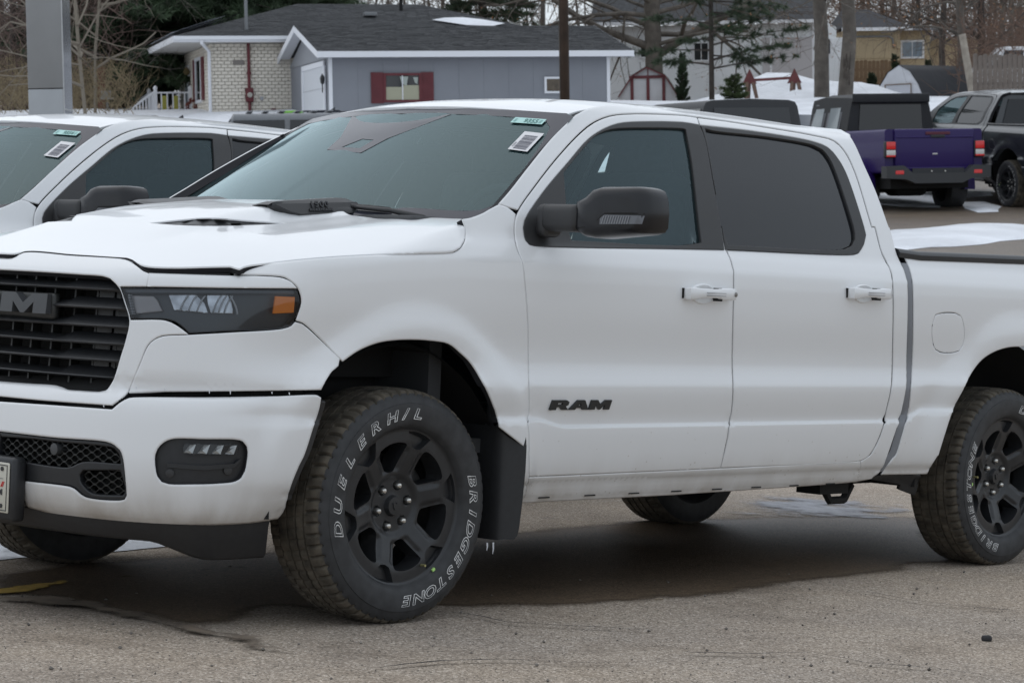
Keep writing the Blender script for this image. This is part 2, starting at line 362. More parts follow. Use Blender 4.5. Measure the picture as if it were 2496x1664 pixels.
# outlines of the pickup's panels in the coordinates of those surfaces
FEAT = {'hood':[3832,-8234,3167,-8969,2762,-9445,2720,-9537,2660,-9617,2525,-9731,2309,-9883,2074,-10010,1838,-10087,1616,-10128,1312,-10144,1202,-10146,1069,-10148,916,-10149,748,-10149,567,-10149,377,-10148,181,-10146,-16,-10144,-213,-10140,-405,-10135,-589,-10129,-763,-10122,-923,-10114,-1082,-10104,-1239,-10092,-1394,-10077,-1547,-10060,-1697,-10040,-1843,-10016,-1987,-9989,-2127,-9959,-2263,-9926,-2396,-9889,-2524,-9848,-2653,-9808,-2784,-9770,-2918,-9735,-3054,-9701,-3193,-9670,-3334,-9641,-3476,-9614,-3620,-9590,-3764,-9569,-3907,-9549,-4051,-9531,-4190,-9512,-4324,-9491,-4454,-9469,-4596,-9442,-4736,-9414,-4873,-9385,-5006,-9356,-5136,-9325,-5262,-9295,-5385,-9264,-5505,-9234,-5620,-9204,-5731,-9175,-5871,-9131,-6003,-9083,-6130,-9037,-6257,-9001,-6388,-8982,-6524,-8989,-6739,-9051,-6960,-9151,-7179,-9249],
'hood_front':[-7136,11315,-7273,11310,-7417,11306,-7567,11301,-7717,11296,-7869,11291,-8021,11286,-8173,11281,-8324,11276,-8472,11271,-8617,11267,-8757,11263,-8892,11259,-9023,11255,-9148,11252,-9271,11249,-9386,11247,-9586,11242,-9768,11236,-9934,11232,-10084,11233,-10220,11244,-10393,11277,-10549,11325,-10727,11392,-10932,11466,-11175,11542,-11407,11607,-11705,11657,-11971,11661,-12076,11662,-12214,11664,-12378,11666,-12561,11669,-12759,11671,-12968,11674,-13186,11677,-13407,11680,-13630,11682,-13851,11685,-14074,11688,-14287,11690,-14494,11694,-14718,11700,-14954,11709,-15198,11718,-15446,11728,-15694,11737,-15942,11745,-16185,11750,-16412,11753,-16618,11752,-16797,11746,-16943,11735,-17052,11717,-17147,11616,-17196,11522,-17372,11505,-17607,11511],
'nose_out':[-17814,11466,-17574,11464,-17334,11462,-17146,11480,-17075,11536,-17048,11613,-16927,11674,-16811,11690,-16661,11701,-16482,11706,-16278,11707,-16056,11704,-15820,11699,-15584,11692,-15344,11683,-15103,11674,-14867,11665,-14638,11657,-14420,11651,-14216,11648,-14005,11645,-13785,11643,-13566,11642,-13345,11640,-13124,11638,-12907,11637,-12698,11635,-12501,11632,-12319,11630,-12157,11627,-12024,11623,-11920,11619,-11667,11598,-11308,11526,-11077,11461,-10854,11390,-10667,11319,-10513,11256,-10273,11200,-10247,11041,-10259,10920,-10281,10794,-10425,10788,-10569,10782,-10721,10777,-10876,10771,-11033,10765,-11190,10759,-11348,10753,-11243,10593,-11184,10498,-11110,10375,-11029,10237,-10952,10100,-10885,9977,-10838,9882,-10776,9721,-10619,9727,-10463,9736,-10305,9746,-10148,9756,-9995,9765,-9849,9770,-9713,9772,-9591,9768,-9485,9758,-9287,9710,-9118,9638,-9006,9580,-8893,9513,-8780,9441,-8668,9371,-8805,9360,-8949,9350,-9095,9341,-9241,9331,-9379,9319,-9504,9301,-9609,9279,-9764,9219,-9884,9145,-9989,9062,-10080,8955,-10129,8868,-10173,8767,-10215,8654,-10258,8534,-10307,8411,-10351,8303,-10395,8184,-10441,8059,-10497,7931,-10568,7802,-10626,7681,-10691,7569,-10727,7475,-10745,7378,-10819,7292,-10909,7214,-11006,7137,-11103,7055,-11245,7055,-11390,7054,-11539,7054,-11691,7053,-11844,7052,-12000,7050,-12158,7049,-12318,7047,-12480,7046,-12644,7044,-12809,7042,-12974,7040,-13140,7038,-13305,7036,-13468,7034,-13631,7032,-13791,7030,-13949,7029,-14152,7027,-14352,7026,-14549,7025,-14743,7024,-14936,7023,-15129,7023,-15321,7022,-15515,7021,-15712,7021,-15913,7020,-16119,7018],
'nose_in':[-17279,11104,-17059,11104,-16840,11104,-16625,11105,-16411,11105,-16197,11105,-15984,11105,-15771,11105,-15560,11105,-15346,11104,-15161,11103,-14971,11101,-14776,11100,-14580,11098,-14383,11096,-14188,11094,-13997,11092,-13811,11090,-13634,11087,-13466,11085,-13307,11083,-13158,11080,-12960,11078,-12772,11078,-12595,11078,-12431,11075,-12280,11070,-12144,11059,-11944,11028,-11779,10982,-11519,10837,-11324,10690,-11253,10600,-11186,10491,-11121,10373,-11058,10254,-10982,10123,-10905,9987,-10839,9848,-10800,9708,-10794,9571,-10811,9432,-10841,9292,-10874,9149,-10905,9022,-10943,8891,-10985,8759,-11028,8628,-11068,8501,-11103,8382,-11136,8262,-11170,8145,-11206,8035,-11254,7934,-11358,7776,-11445,7645,-11578,7485,-11770,7438,-11891,7430,-12045,7426,-12221,7424,-12400,7423,-12562,7423,-12754,7418,-12937,7415,-13112,7423,-13450,7478,-13742,7511,-13869,7515,-14026,7516,-14205,7514,-14400,7511,-14604,7506,-14811,7501,-15013,7497,-15203,7494,-15399,7491,-15593,7489,-15787,7487,-15983,7484,-16181,7482,-16381,7479,-16584,7476],
'brow':[-10284,11213,-10125,11215,-9972,11216,-9819,11217,-9661,11219,-9492,11220,-9306,11222,-9184,11224,-9056,11225,-8923,11226,-8784,11228,-8641,11229,-8494,11231,-8344,11233,-8193,11235,-8043,11236,-7894,11238,-7749,11240,-7608,11242,-7471,11244,-7342,11246,-7224,11248,-7075,11251,-6935,11256,-6802,11260,-6676,11265,-6555,11269,-6438,11272,-6324,11273,-6213,11273,-6062,11273,-5913,11272,-5770,11269,-5639,11259,-5524,11240,-5373,11187,-5251,11115,-5158,11032,-5070,10940,-5199,10936,-5323,10932,-5446,10928,-5566,10924,-5686,10920,-5806,10915,-5926,10911,-6047,10907,-6172,10903,-6300,10898,-6433,10894,-6572,10890,-6717,10885,-6820,10882,-6927,10879,-7037,10876,-7151,10873,-7269,10870,-7391,10867,-7517,10863,-7645,10860,-7774,10857,-7905,10854,-8037,10850,-8171,10847,-8306,10844,-8442,10840,-8578,10837,-8715,10834,-8852,10830,-8989,10827,-9128,10823,-9271,10820,-9414,10816,-9556,10813,-9698,10809,-9840,10806,-9980,10802,-10120,10798,-10259,10795,-10256,10920,-10258,11040],
'headlight':[-11282,10719,-11129,10724,-10976,10728,-10824,10733,-10673,10738,-10527,10742,-10385,10747,-10244,10752,-10103,10756,-9963,10761,-9823,10765,-9683,10770,-9544,10774,-9405,10779,-9267,10783,-9130,10787,-8997,10792,-8865,10796,-8734,10800,-8604,10804,-8475,10808,-8346,10812,-8217,10816,-8089,10820,-7962,10824,-7837,10828,-7712,10832,-7574,10836,-7436,10840,-7300,10844,-7168,10848,-7038,10852,-6911,10856,-6786,10860,-6662,10864,-6540,10868,-6419,10871,-6298,10875,-6178,10879,-6059,10883,-5940,10886,-5821,10890,-5700,10894,-5579,10897,-5457,10901,-5334,10905,-5210,10909,-5084,10912,-4976,10706,-4938,10478,-4959,10348,-4999,10193,-5050,10042,-5096,9921,-5201,9757,-5308,9705,-5467,9670,-5550,9655,-5649,9642,-5763,9629,-5887,9617,-6020,9606,-6161,9594,-6307,9584,-6455,9573,-6605,9563,-6754,9553,-6899,9543,-7039,9532,-7172,9521,-7310,9509,-7448,9498,-7585,9486,-7719,9475,-7852,9464,-7984,9452,-8115,9441,-8246,9429,-8376,9418,-8508,9407,-8639,9395,-8739,9469,-8840,9546,-8941,9618,-9045,9677,-9163,9727,-9285,9762,-9435,9787,-9545,9796,-9671,9799,-9810,9797,-9959,9791,-10116,9783,-10276,9774,-10437,9764,-10596,9755,-10756,9749,-10813,9871,-10872,9994,-10933,10117,-10997,10238,-11064,10359,-11135,10479,-11208,10599],
'hl_signal':[-11022,10480,-10545,10487,-10099,10492,-9939,10374,-9706,10046,-10042,10007,-10380,9967,-10729,9927,-10872,10204],
'hl_proj1':[-9547,10577,-9178,10592,-8821,10606,-8467,10620,-8121,10359,-7971,10040,-8289,10052,-8607,10065,-8939,10082,-9278,10101,-9411,10339],
'hl_proj2':[-8075,10623,-7663,10639,-7250,10655,-7097,10399,-7034,10050,-7316,10048,-7603,10046,-7889,10043,-8008,10313],
'hl_amber':[-5736,10667,-5412,10667,-5083,10667,-5095,10172,-5446,10145,-5792,10117,-5768,10392],
'corner':[-8617,9351,-8499,9361,-8376,9372,-8251,9383,-8122,9394,-7991,9405,-7858,9417,-7723,9428,-7586,9440,-7447,9452,-7308,9464,-7170,9476,-7038,9487,-6898,9499,-6754,9510,-6605,9522,-6456,9533,-6308,9545,-6163,9557,-6022,9570,-5889,9583,-5764,9597,-5650,9611,-5549,9626,-5464,9642,-5292,9687,-5174,9744,-5060,9876,-4839,9828,-4765,9791,-4676,9739,-4574,9675,-4461,9600,-4338,9516,-4207,9425,-4066,9329,-3932,9230,-3817,9130,-3716,9031,-3623,8935,-3531,8843,-3436,8757,-3510,8536,-3628,8456,-3767,8373,-3888,8269,-4014,8148,-4125,8031,-4218,7902,-4276,7773,-4405,7769,-4526,7765,-4643,7759,-4757,7753,-4870,7747,-4983,7741,-5097,7735,-5213,7729,-5332,7723,-5455,7717,-5583,7712,-5713,7707,-5843,7702,-5972,7697,-6100,7692,-6227,7687,-6355,7682,-6481,7677,-6608,7672,-6734,7666,-6860,7661,-6985,7656,-7111,7651,-7236,7645,-7360,7640,-7485,7635,-7608,7630,-7729,7624,-7849,7619,-7966,7614,-8082,7609,-8222,7603,-8359,7597,-8494,7591,-8626,7585,-8756,7579,-8885,7573,-9013,7567,-9140,7561,-9268,7555,-9397,7549,-9524,7542,-9652,7536,-9778,7530,-9905,7523,-10032,7517,-10159,7510,-10286,7503,-10415,7496,-10544,7489,-10677,7481,-10657,7590,-10607,7704,-10557,7819,-10492,7935,-10438,8048,-10392,8158,-10347,8264,-10304,8366,-10252,8495,-10204,8622,-10156,8743,-10107,8851,-10053,8943,-9962,9051,-9858,9132,-9737,9202,-9582,9257,-9476,9279,-9353,9296,-9215,9309,-9070,9319,-8920,9328,-8768,9338],
'bumper_out':[-16072,6848,-15867,6853,-15668,6858,-15473,6863,-15280,6867,-15089,6872,-14898,6877,-14706,6881,-14513,6885,-14318,6890,-14119,6894,-13916,6898,-13759,6901,-13598,6903,-13436,6906,-13272,6909,-13107,6911,-12942,6913,-12776,6915,-12611,6917,-12447,6919,-12285,6921,-12125,6922,-11967,6923,-11811,6924,-11658,6925,-11506,6925,-11358,6926,-11212,6926,-11071,6926,-10939,7049,-10809,7161,-10681,7247,-10542,7310,-10394,7336,-10200,7349,-10122,7355,-10033,7361,-9934,7367,-9826,7373,-9710,7378,-9588,7383,-9459,7388,-9326,7393,-9189,7398,-9050,7403,-8910,7407,-8770,7412,-8629,7416,-8490,7421,-8352,7425,-8217,7430,-8085,7434,-7960,7439,-7832,7444,-7702,7449,-7569,7454,-7433,7459,-7296,7464,-7160,7469,-7024,7475,-6888,7480,-6754,7485,-6621,7490,-6490,7495,-6361,7500,-6234,7505,-6109,7510,-5988,7514,-5870,7519,-5754,7523,-5642,7527,-5501,7534,-5361,7544,-5225,7556,-5092,7568,-4964,7580,-4841,7590,-4725,7598,-4616,7602,-4516,7602,-4427,7597,-4357,7586,-4230,7522,-4220,7390,-4215,7241,-4218,7147,-4217,7040,-4223,6924,-4251,6803,-4360,6689,-4409,6571,-4444,6455,-4480,6322,-4515,6183,-4549,6044,-4583,5911,-4618,5787,-4653,5677,-4699,5561,-4747,5463,-4796,5350,-4832,5250,-4870,5139,-4906,5021,-4939,4897,-4963,4771,-4977,4645,-4960,4502,-4899,4342,-4894,4191,-4874,4042,-4831,3904,-4829,3795,-4883,3674,-4956,3578,-5124,3562,-5288,3544,-5449,3527,-5613,3510,-5780,3495,-5950,3482,-6094,3474,-6243,3467,-6397,3461,-6555,3457,-6716,3453,-6878,3450,-7040,3447,-7202,3444,-7361,3440,-7503,3437,-7642,3433,-7779,3429,-7915,3424,-8050,3420,-8186,3415,-8322,3411,-8458,3406,-8596,3402,-8735,3398,-8876,3394,-8999,3391,-9124,3388,-9254,3386,-9385,3383,-9519,3381,-9654,3379,-9790,3377,-9927,3374,-10065,3372,-10204,3371,-10344,3369,-10484,3367,-10626,3366,-10773,3364,-10923,3363,-11076,3360,-11232,3357,-11390,3354,-11549,3350,-11708,3347,-11867,3344,-12025,3342,-12186,3341,-12348,3340,-12510,3341,-12669,3343,-12826,3346,-12979,3352,-13150,3361,-13314,3374,-13472,3389,-13626,3406,-13777,3425,-13926,3445,-14076,3465,-14227,3486,-14380,3506,-14538,3525,-14702,3542,-14674,3693,-14720,3837,-14763,3991,-14765,4144,-14669,4276,-14545,4405,-14345,4406,-14134,4408,-13919,4410,-13704,4411,-13493,4413,-13291,4413,-13103,4413,-12933,4411,-12784,4407,-12661,4401,-12567,4393,-12394,4350,-12276,4281,-12143,4190,-11973,4118,-11849,4097,-11695,4083,-11522,4077,-11341,4075,-11161,4078,-10992,4084,-10841,4092,-10717,4102,-10627,4112,-10480,4156,-10400,4294,-10416,4519,-10426,4613,-10439,4730,-10455,4864,-10473,5005,-10495,5145,-10519,5277,-10544,5393,-10571,5484,-10622,5608,-10687,5701,-10885,5837,-10997,5882,-11150,5914,-11233,5922,-11334,5929,-11451,5932,-11582,5934,-11725,5934,-11880,5932,-12043,5929,-12214,5925,-12391,5920,-12572,5916,-12754,5911,-12937,5907,-13116,5904,-13289,5903,-13461,5902,-13636,5902,-13813,5902,-13992,5902,-14174,5902,-14359,5902,-14545,5902,-14735,5902,-14926,5902,-15119,5902,-15314,5902,-15512,5901,-15710,5901,-15911,5900],
'fog_hole':[-9523,5366,-9534,5501,-9528,5623,-9461,5807,-9379,5917,-9273,6013,-9163,6079,-9020,6127,-8935,6142,-8834,6152,-8720,6158,-8597,6161,-8468,6162,-8337,6161,-8207,6160,-8080,6159,-7961,6160,-7821,6163,-7675,6167,-7527,6171,-7382,6174,-7245,6174,-7121,6171,-7015,6163,-6863,6144,-6748,6104,-6605,5945,-6562,5761,-6562,5643,-6573,5516,-6584,5398,-6600,5274,-6626,5162,-6729,4962,-6819,4892,-6941,4840,-7047,4815,-7174,4799,-7312,4788,-7454,4779,-7591,4770,-7717,4761,-7844,4754,-7974,4748,-8103,4743,-8231,4739,-8357,4734,-8483,4729,-8614,4722,-8746,4716,-8871,4712,-8984,4713,-9079,4719,-9294,4778,-9437,4946,-9478,5074,-9506,5225],
'fog_lamp':[-8651,5986,-8482,5994,-8313,6002,-8143,6009,-7973,6014,-7802,6017,-7631,6018,-7459,6016,-7284,6012,-7106,6008,-6926,6004,-6869,5852,-6913,5706,-7094,5700,-7273,5692,-7449,5684,-7621,5677,-7789,5672,-7962,5668,-8145,5663,-8319,5660,-8469,5665,-8577,5679,-8677,5736],
'intake':[-15908,5880,-15708,5881,-15509,5881,-15312,5881,-15116,5881,-14923,5881,-14732,5880,-14543,5880,-14356,5879,-14171,5879,-13989,5878,-13810,5878,-13633,5878,-13459,5878,-13286,5878,-13113,5880,-12933,5883,-12750,5887,-12567,5892,-12385,5896,-12208,5901,-12036,5905,-11873,5909,-11718,5911,-11575,5911,-11445,5910,-11329,5906,-11230,5900,-11148,5891,-10905,5818,-10717,5680,-10595,5482,-10567,5393,-10541,5279,-10517,5147,-10496,5006,-10478,4864,-10463,4730,-10450,4611,-10440,4517,-10426,4292,-10500,4173,-10626,4134,-10712,4125,-10833,4116,-10982,4108,-11150,4102,-11329,4099,-11510,4100,-11683,4107,-11836,4120,-11959,4142,-12124,4214,-12253,4305,-12368,4375,-12541,4423,-12627,4432,-12738,4438,-12872,4442,-13025,4443,-13196,4444,-13379,4442,-13572,4440,-13772,4437,-13974,4434,-14175,4431,-14372,4429,-14558,4427,-14692,4285,-14795,4141,-14794,3987,-14751,3834,-14702,3679,-14750,3527,-14928,3356,-15161,3339,-15398,3321,-15639,3303,-15885,3285,-16140,3265,-16400,3245,-16666,3225],
'mesh_upper':[-15888,5727,-15693,5733,-15498,5740,-15304,5747,-15112,5754,-14923,5760,-14739,5765,-14559,5770,-14386,5773,-14192,5775,-14011,5775,-13836,5774,-13659,5772,-13474,5771,-13274,5771,-13130,5771,-12974,5773,-12808,5775,-12636,5777,-12463,5779,-12290,5781,-12121,5782,-11958,5783,-11804,5783,-11660,5782,-11529,5779,-11413,5776,-11315,5771,-11153,5763,-11025,5752,-10919,5723,-10740,5567,-10691,5419,-10660,5254,-10801,5252,-10952,5252,-11109,5253,-11270,5254,-11433,5254,-11593,5252,-11747,5247,-11891,5238,-12021,5224,-12133,5204,-12349,5123,-12519,5042,-12745,4986,-12849,4978,-12984,4973,-13145,4971,-13327,4971,-13525,4974,-13734,4977,-13947,4982,-14160,4988,-14366,4994,-14559,5000,-14732,5006,-14932,5016,-15119,5027,-15297,5040,-15471,5054,-15646,5068,-15829,5081],
'mesh_lower':[-12076,4963,-11926,4975,-11779,4986,-11633,4997,-11489,5008,-11347,5018,-11208,5029,-11071,5038,-10936,5048,-10803,5057,-10673,5066,-10623,4931,-10572,4792,-10527,4661,-10498,4551,-10486,4383,-10580,4263,-10720,4260,-10872,4254,-11029,4245,-11188,4237,-11343,4231,-11488,4230,-11618,4237,-11725,4253,-11885,4316,-12002,4401,-12113,4502,-12193,4613,-12218,4801],
'fender':[2689,13508,2894,13537,3112,13575,3329,13630,3564,13698,3781,13768,3998,13852,4205,13938,4439,14025,4678,14111,4900,14073,5107,14020,5275,13923,5429,13812,5358,13680,5284,13550,5215,13418,5162,13285,5124,13136,5077,12981,4978,12827,4898,12679,4882,12549,4895,12425,4903,12300,4910,12162,4936,12039,4960,11908,4979,11771,4996,11631,5016,11487,5043,11344,5071,11209,5099,11073,5125,10935,5150,10794,5178,10650,5211,10501,5248,10347,5276,10222,5306,10095,5341,9964,5379,9830,5418,9693,5456,9554,5492,9413,5529,9270,5563,9126,5584,8981,5599,8835,5611,8706,5609,8568,5589,8422,5552,8272,5493,8119,5443,7965,5444,7809,5470,7656,5509,7507,5551,7366,5585,7237,5626,7119,5674,7016,5701,6932,5699,6869,5581,6759,5372,6657,5404,6506,5441,6339,5459,6213,5480,6075,5503,5928,5529,5778,5558,5629,5591,5485,5633,5322,5683,5156,5737,4992,5798,4838,5860,4700,5992,4510,6202,4324,6319,4117,6377,3938,6190,3810,5980,3978,5874,4133,5759,4287,5664,4432,5522,4588,5490,4725,5470,4869,5439,5019,5404,5182,5367,5342,5333,5487,5281,5669,5234,5837,5068,5921,4903,6005,4740,6088,4577,6171,4416,6254,4257,6336,4099,6418,3943,6500,3915,6706,3960,6785,3896,6890,3785,7013,3648,7146,3521,7285,3392,7425,3264,7562,3146,7692,3043,7810,2945,7940,2886,8066,2834,8190,2777,8310,2700,8424,2614,8531,2521,8628,2381,8741,2236,8839,2090,8928,1941,9013,1752,9121,1555,9221,1340,9299,1142,9341,934,9366,719,9381,503,9395,316,9406,126,9414,-64,9418,-253,9420,-438,9420,-613,9416,-787,9411,-958,9403,-1124,9392,-1283,9379,-1499,9357,-1703,9329,-1911,9289,-2063,9250,-2220,9204,-2378,9151,-2532,9094,-2681,9033,-2817,8969,-2948,8898,-3074,8824,-3199,8749,-3325,8676,-3445,8775,-3496,8824,-3560,8891,-3633,8973,-3718,9065,-3819,9167,-3941,9273,-4090,9382,-4239,9488,-4380,9588,-4512,9678,-4630,9757,-4729,9818,-4808,9861,-5046,9923,-5009,10067,-4964,10215,-4927,10355,-4908,10479,-4913,10612,-4942,10730,-4991,10859,-5061,10977,-5150,11067,-5250,11143,-5353,11219,-5473,11279,-5595,11303,-5733,11311,-5886,11315,-6003,11317,-6135,11317,-6275,11314,-6417,11311,-6552,11309,-6674,11307,-6825,11307,-6962,11307,-7103,11307,-6978,11382,-6850,11458,-6705,11523,-6591,11559,-6470,11586,-6344,11609,-6213,11630,-6080,11650,-5944,11672,-5838,11691,-5728,11710,-5614,11729,-5497,11748,-5378,11767,-5257,11786,-5133,11805,-5008,11823,-4881,11841,-4751,11859,-4634,11875,-4512,11891,-4386,11907,-4255,11923,-4119,11938,-3977,11954,-3826,11970,-3669,11985,-3509,12000,-3349,12015,-3189,12029,-3028,12043,-2868,12056,-2708,12068,-2548,12080,-2386,12091,-2225,12102,-2064,12112,-1895,12122,-1730,12132,-1564,12141,-1399,12151,-1233,12160,-1068,12170,-902,12180,-736,12190,-557,12200,-369,12211,-174,12222,24,12232,223,12243,420,12254,611,12264,793,12275,963,12285,1117,12295,1252,12305,1366,12315,1684,12356,1910,12433,2132,12541,2333,12686,2541,12849,2686,13000,2737,13154,2732,13271,2708,13389],
'front_door':[18119,18214,17723,18221,17245,18217,16921,18204,16530,18185,16094,18161,15634,18133,15170,18102,14722,18069,14309,18036,13950,18001,13429,17945,12970,17884,12526,17801,12132,17705,11755,17592,11392,17464,10903,17258,10400,17010,10076,16841,9728,16652,9369,16449,9011,16242,8664,16037,8369,15858,8076,15675,7788,15490,7506,15306,7234,15123,6974,14943,6677,14736,6380,14525,6099,14319,5851,14126,5651,13954,5430,13728,5285,13534,5192,13287,5151,13102,5055,12888,4928,12680,4924,12427,4940,12163,4977,11975,5009,11772,5035,11560,5072,11345,5111,11155,5149,10964,5184,10767,5227,10562,5277,10347,5322,10150,5376,9945,5437,9733,5495,9515,5553,9291,5604,9064,5628,8835,5642,8615,5610,8372,5522,8119,5469,7861,5519,7605,5592,7366,5654,7156,5732,6984,5747,6868,5629,6758,5429,6583,5481,6338,5507,6144,5538,5926,5575,5701,5622,5484,5687,5230,5763,4981,5891,4725,6414,4702,6810,4695,7133,4696,7462,4697,7798,4698,8139,4699,8484,4700,8833,4701,9185,4702,9539,4703,9893,4704,10247,4705,10600,4707,10951,4708,11298,4709,11642,4710,11980,4711,12311,4712,12635,4714,12950,4715,13254,4716,13548,4717,13830,4718,14098,4720,14351,4721,14588,4722,15042,4725,15435,4728,15789,4731,16124,4734,16461,4737,16821,4740,16805,5065,16820,5388,16837,5615,16850,5844,16853,6061,16842,6303,17005,6523,16988,6754,16944,7004,16886,7263,16810,7548,16762,7844,16798,8044,16883,8243,16938,8452,16956,8680,16928,8936,16902,9129,16848,9349,16788,9588,16722,9840,16661,10101,16618,10365,16585,10625,16570,10877,16561,11116,16551,11336,16545,11531,16546,11696,16562,12054,16638,12327,16710,12628,16821,12984,16779,13119,16781,13329,16830,13612,16881,13896,16810,13609,16741,13323,16677,13038,16329,13029,16001,13021,15679,13013,15349,13004,14998,12995,14613,12985,14181,12974,13918,12967,13621,12958,13295,12948,12942,12937,12568,12924,12175,12911,11768,12898,11350,12884,10925,12870,10496,12855,10068,12841,9643,12828,9225,12814,8817,12802,8423,12790,8044,12779,7685,12769,7347,12761,7034,12754,6749,12748,6493,12744,6270,12742,6082,12741,5933,12743,5824,12747,5613,12783,5567,12905,5596,13105,5633,13358,5634,13360,5799,13609,6057,13849,6233,13992,6458,14167,6716,14360,6992,14561,7271,14756,7536,14934,7820,15116,8117,15301,8422,15487,8729,15671,9031,15852,9366,16055,9704,16262,10041,16463,10370,16652,10686,16818,11058,16990,11410,17136,11759,17266,12265,17431,12767,17563,13205,17643,13701,17704,14022,17738,14409,17775,14843,17813,15302,17851,15764,17886,16206,17915,16604,17938,16934,17952,17464,17947,17912,17927],
'rear_door':[18182,18208,18620,18208,19062,18209,19506,18209,19951,18206,20304,18201,20647,18195,20997,18188,21368,18179,21775,18169,22102,18162,22467,18154,22860,18146,23271,18137,23690,18127,24107,18117,24512,18105,24892,18091,25239,18076,25540,18060,26057,18034,26489,18003,26811,17930,27047,17770,27183,17549,27261,17319,27294,17047,27287,16720,27271,16534,27243,16327,27205,16103,27163,15865,27120,15618,27080,15366,27046,15112,27023,14861,27011,14615,27010,14378,27241,14387,27219,14106,27194,13818,27183,13546,27205,13315,27310,13081,27332,12876,27210,12492,27097,12270,27049,12009,27051,11722,27065,11423,27091,11192,27111,10946,27131,10690,27170,10426,27219,10159,27286,9893,27364,9632,27440,9370,27517,9103,27548,8836,27546,8572,27463,8317,27305,8075,27205,7846,27184,7537,27182,7239,27178,6966,27222,6724,27041,6282,26943,5953,26818,5620,26660,5324,26488,5081,26269,4925,25987,4833,25847,4817,25662,4803,25435,4791,25170,4780,24871,4772,24540,4765,24181,4759,23798,4754,23393,4751,22971,4749,22533,4747,22084,4746,21627,4746,21165,4746,20700,4746,20235,4747,19774,4747,19319,4748,18872,4748,18437,4747,18015,4746,17610,4745,17223,4743,16856,4740,16855,4956,16873,5171,16895,5387,16916,5613,16927,5843,16928,6060,16917,6302,17080,6522,17064,6754,17019,7004,16961,7263,16885,7548,16837,7844,16873,8044,16958,8243,17014,8452,17031,8681,17003,8937,16977,9130,16922,9350,16863,9589,16797,9842,16735,10103,16693,10366,16659,10627,16645,10879,16636,11118,16626,11338,16619,11533,16621,11698,16637,12057,16715,12330,16787,12631,16899,12987,16855,13122,16725,13029,17099,13036,17495,13042,17908,13048,18338,13053,18781,13059,19234,13063,19694,13068,20159,13073,20625,13078,21088,13083,21547,13089,21997,13095,22434,13101,22856,13108,23259,13115,23638,13123,23990,13133,24312,13143,24599,13154,24847,13166,25054,13180,25214,13194,25567,13267,26136,13655,26475,14054,26508,14402,26510,14555,26513,14752,26520,14982,26534,15236,26555,15504,26579,15775,26605,16039,26626,16284,26640,16501,26639,16678,26586,17020,26466,17281,26335,17483,26137,17644,25793,17753,25288,17823,25021,17849,24706,17871,24352,17889,23967,17904,23561,17917,23143,17927,22721,17936,22304,17943,21900,17949,21517,17954,21120,17958,20724,17958,20329,17956,19936,17953,19545,17948,19156,17942,18769,17937,18384,17932,18003,17928],
'front_glass':[8569,15456,8830,15622,9093,15788,9365,15957,9655,16132,9945,16305,10256,16491,10576,16678,10893,16849,11191,16990,11537,17122,11866,17220,12189,17299,12608,17372,13093,17424,13345,17449,13658,17478,14018,17509,14410,17541,14819,17572,15228,17603,15622,17630,15985,17653,16298,17671,16545,17682,16709,17684,16872,17663,16791,17467,16727,17279,16668,17091,16602,16898,16527,16690,16440,16463,16369,16287,16289,16091,16202,15880,16112,15658,16022,15429,15936,15197,15855,14967,15783,14742,15719,14526,15662,14323,15613,14137,15571,13972,15537,13832,15486,13611,15448,13437,15415,13263,15062,13212,14709,13161,14257,13117,14068,13104,13858,13094,13629,13084,13384,13076,13124,13069,12851,13063,12565,13058,12270,13053,11966,13050,11656,13046,11340,13044,11021,13042,10699,13040,10377,13038,10055,13036,9736,13034,9420,13032,9109,13030,8805,13028,8508,13025,8220,13022,7941,13018,7965,13224,7992,13470,8018,13596,8051,13743,8090,13906,8134,14083,8184,14271,8239,14467,8298,14668,8362,14870,8429,15071,8499,15267],
'front_trim':[5634,13360,5799,13609,6057,13849,6233,13992,6458,14167,6716,14360,6992,14561,7271,14756,7497,14908,7737,15063,7989,15221,8247,15381,8510,15540,8773,15697,9031,15852,9310,16021,9591,16193,9873,16364,10152,16528,10424,16681,10686,16818,11058,16990,11410,17136,11759,17266,12096,17380,12434,17480,12767,17563,13205,17643,13701,17704,13952,17731,14248,17760,14579,17790,14934,17821,15302,17851,15672,17879,16033,17904,16372,17925,16676,17942,16934,17952,17309,17953,17609,17940,17912,17927,17880,17810,17852,17618,17810,17349,17773,17204,17721,17034,17654,16846,17579,16643,17500,16431,17419,16216,17342,16001,17270,15791,17207,15593,17151,15398,17098,15200,17049,15000,17006,14801,16967,14605,16932,14414,16901,14230,16872,14056,16844,13894,16803,13662,16763,13453,16730,13254,16693,13050,16702,13050,16392,13041,16100,13032,15815,13023,15528,13014,15230,13005,14912,12995,14565,12985,14181,12974,13963,12968,13722,12960,13459,12952,13177,12943,12878,12933,12564,12922,12238,12912,11901,12900,11556,12889,11204,12877,10849,12865,10492,12853,10135,12842,9780,12830,9429,12819,9085,12809,8748,12798,8420,12789,8104,12780,7800,12771,7512,12764,7239,12757,6984,12752,6748,12747,6533,12744,6340,12742,6171,12741,6028,12742,5912,12744,5824,12747,5613,12783,5567,12905,5596,13105,5633,13358],
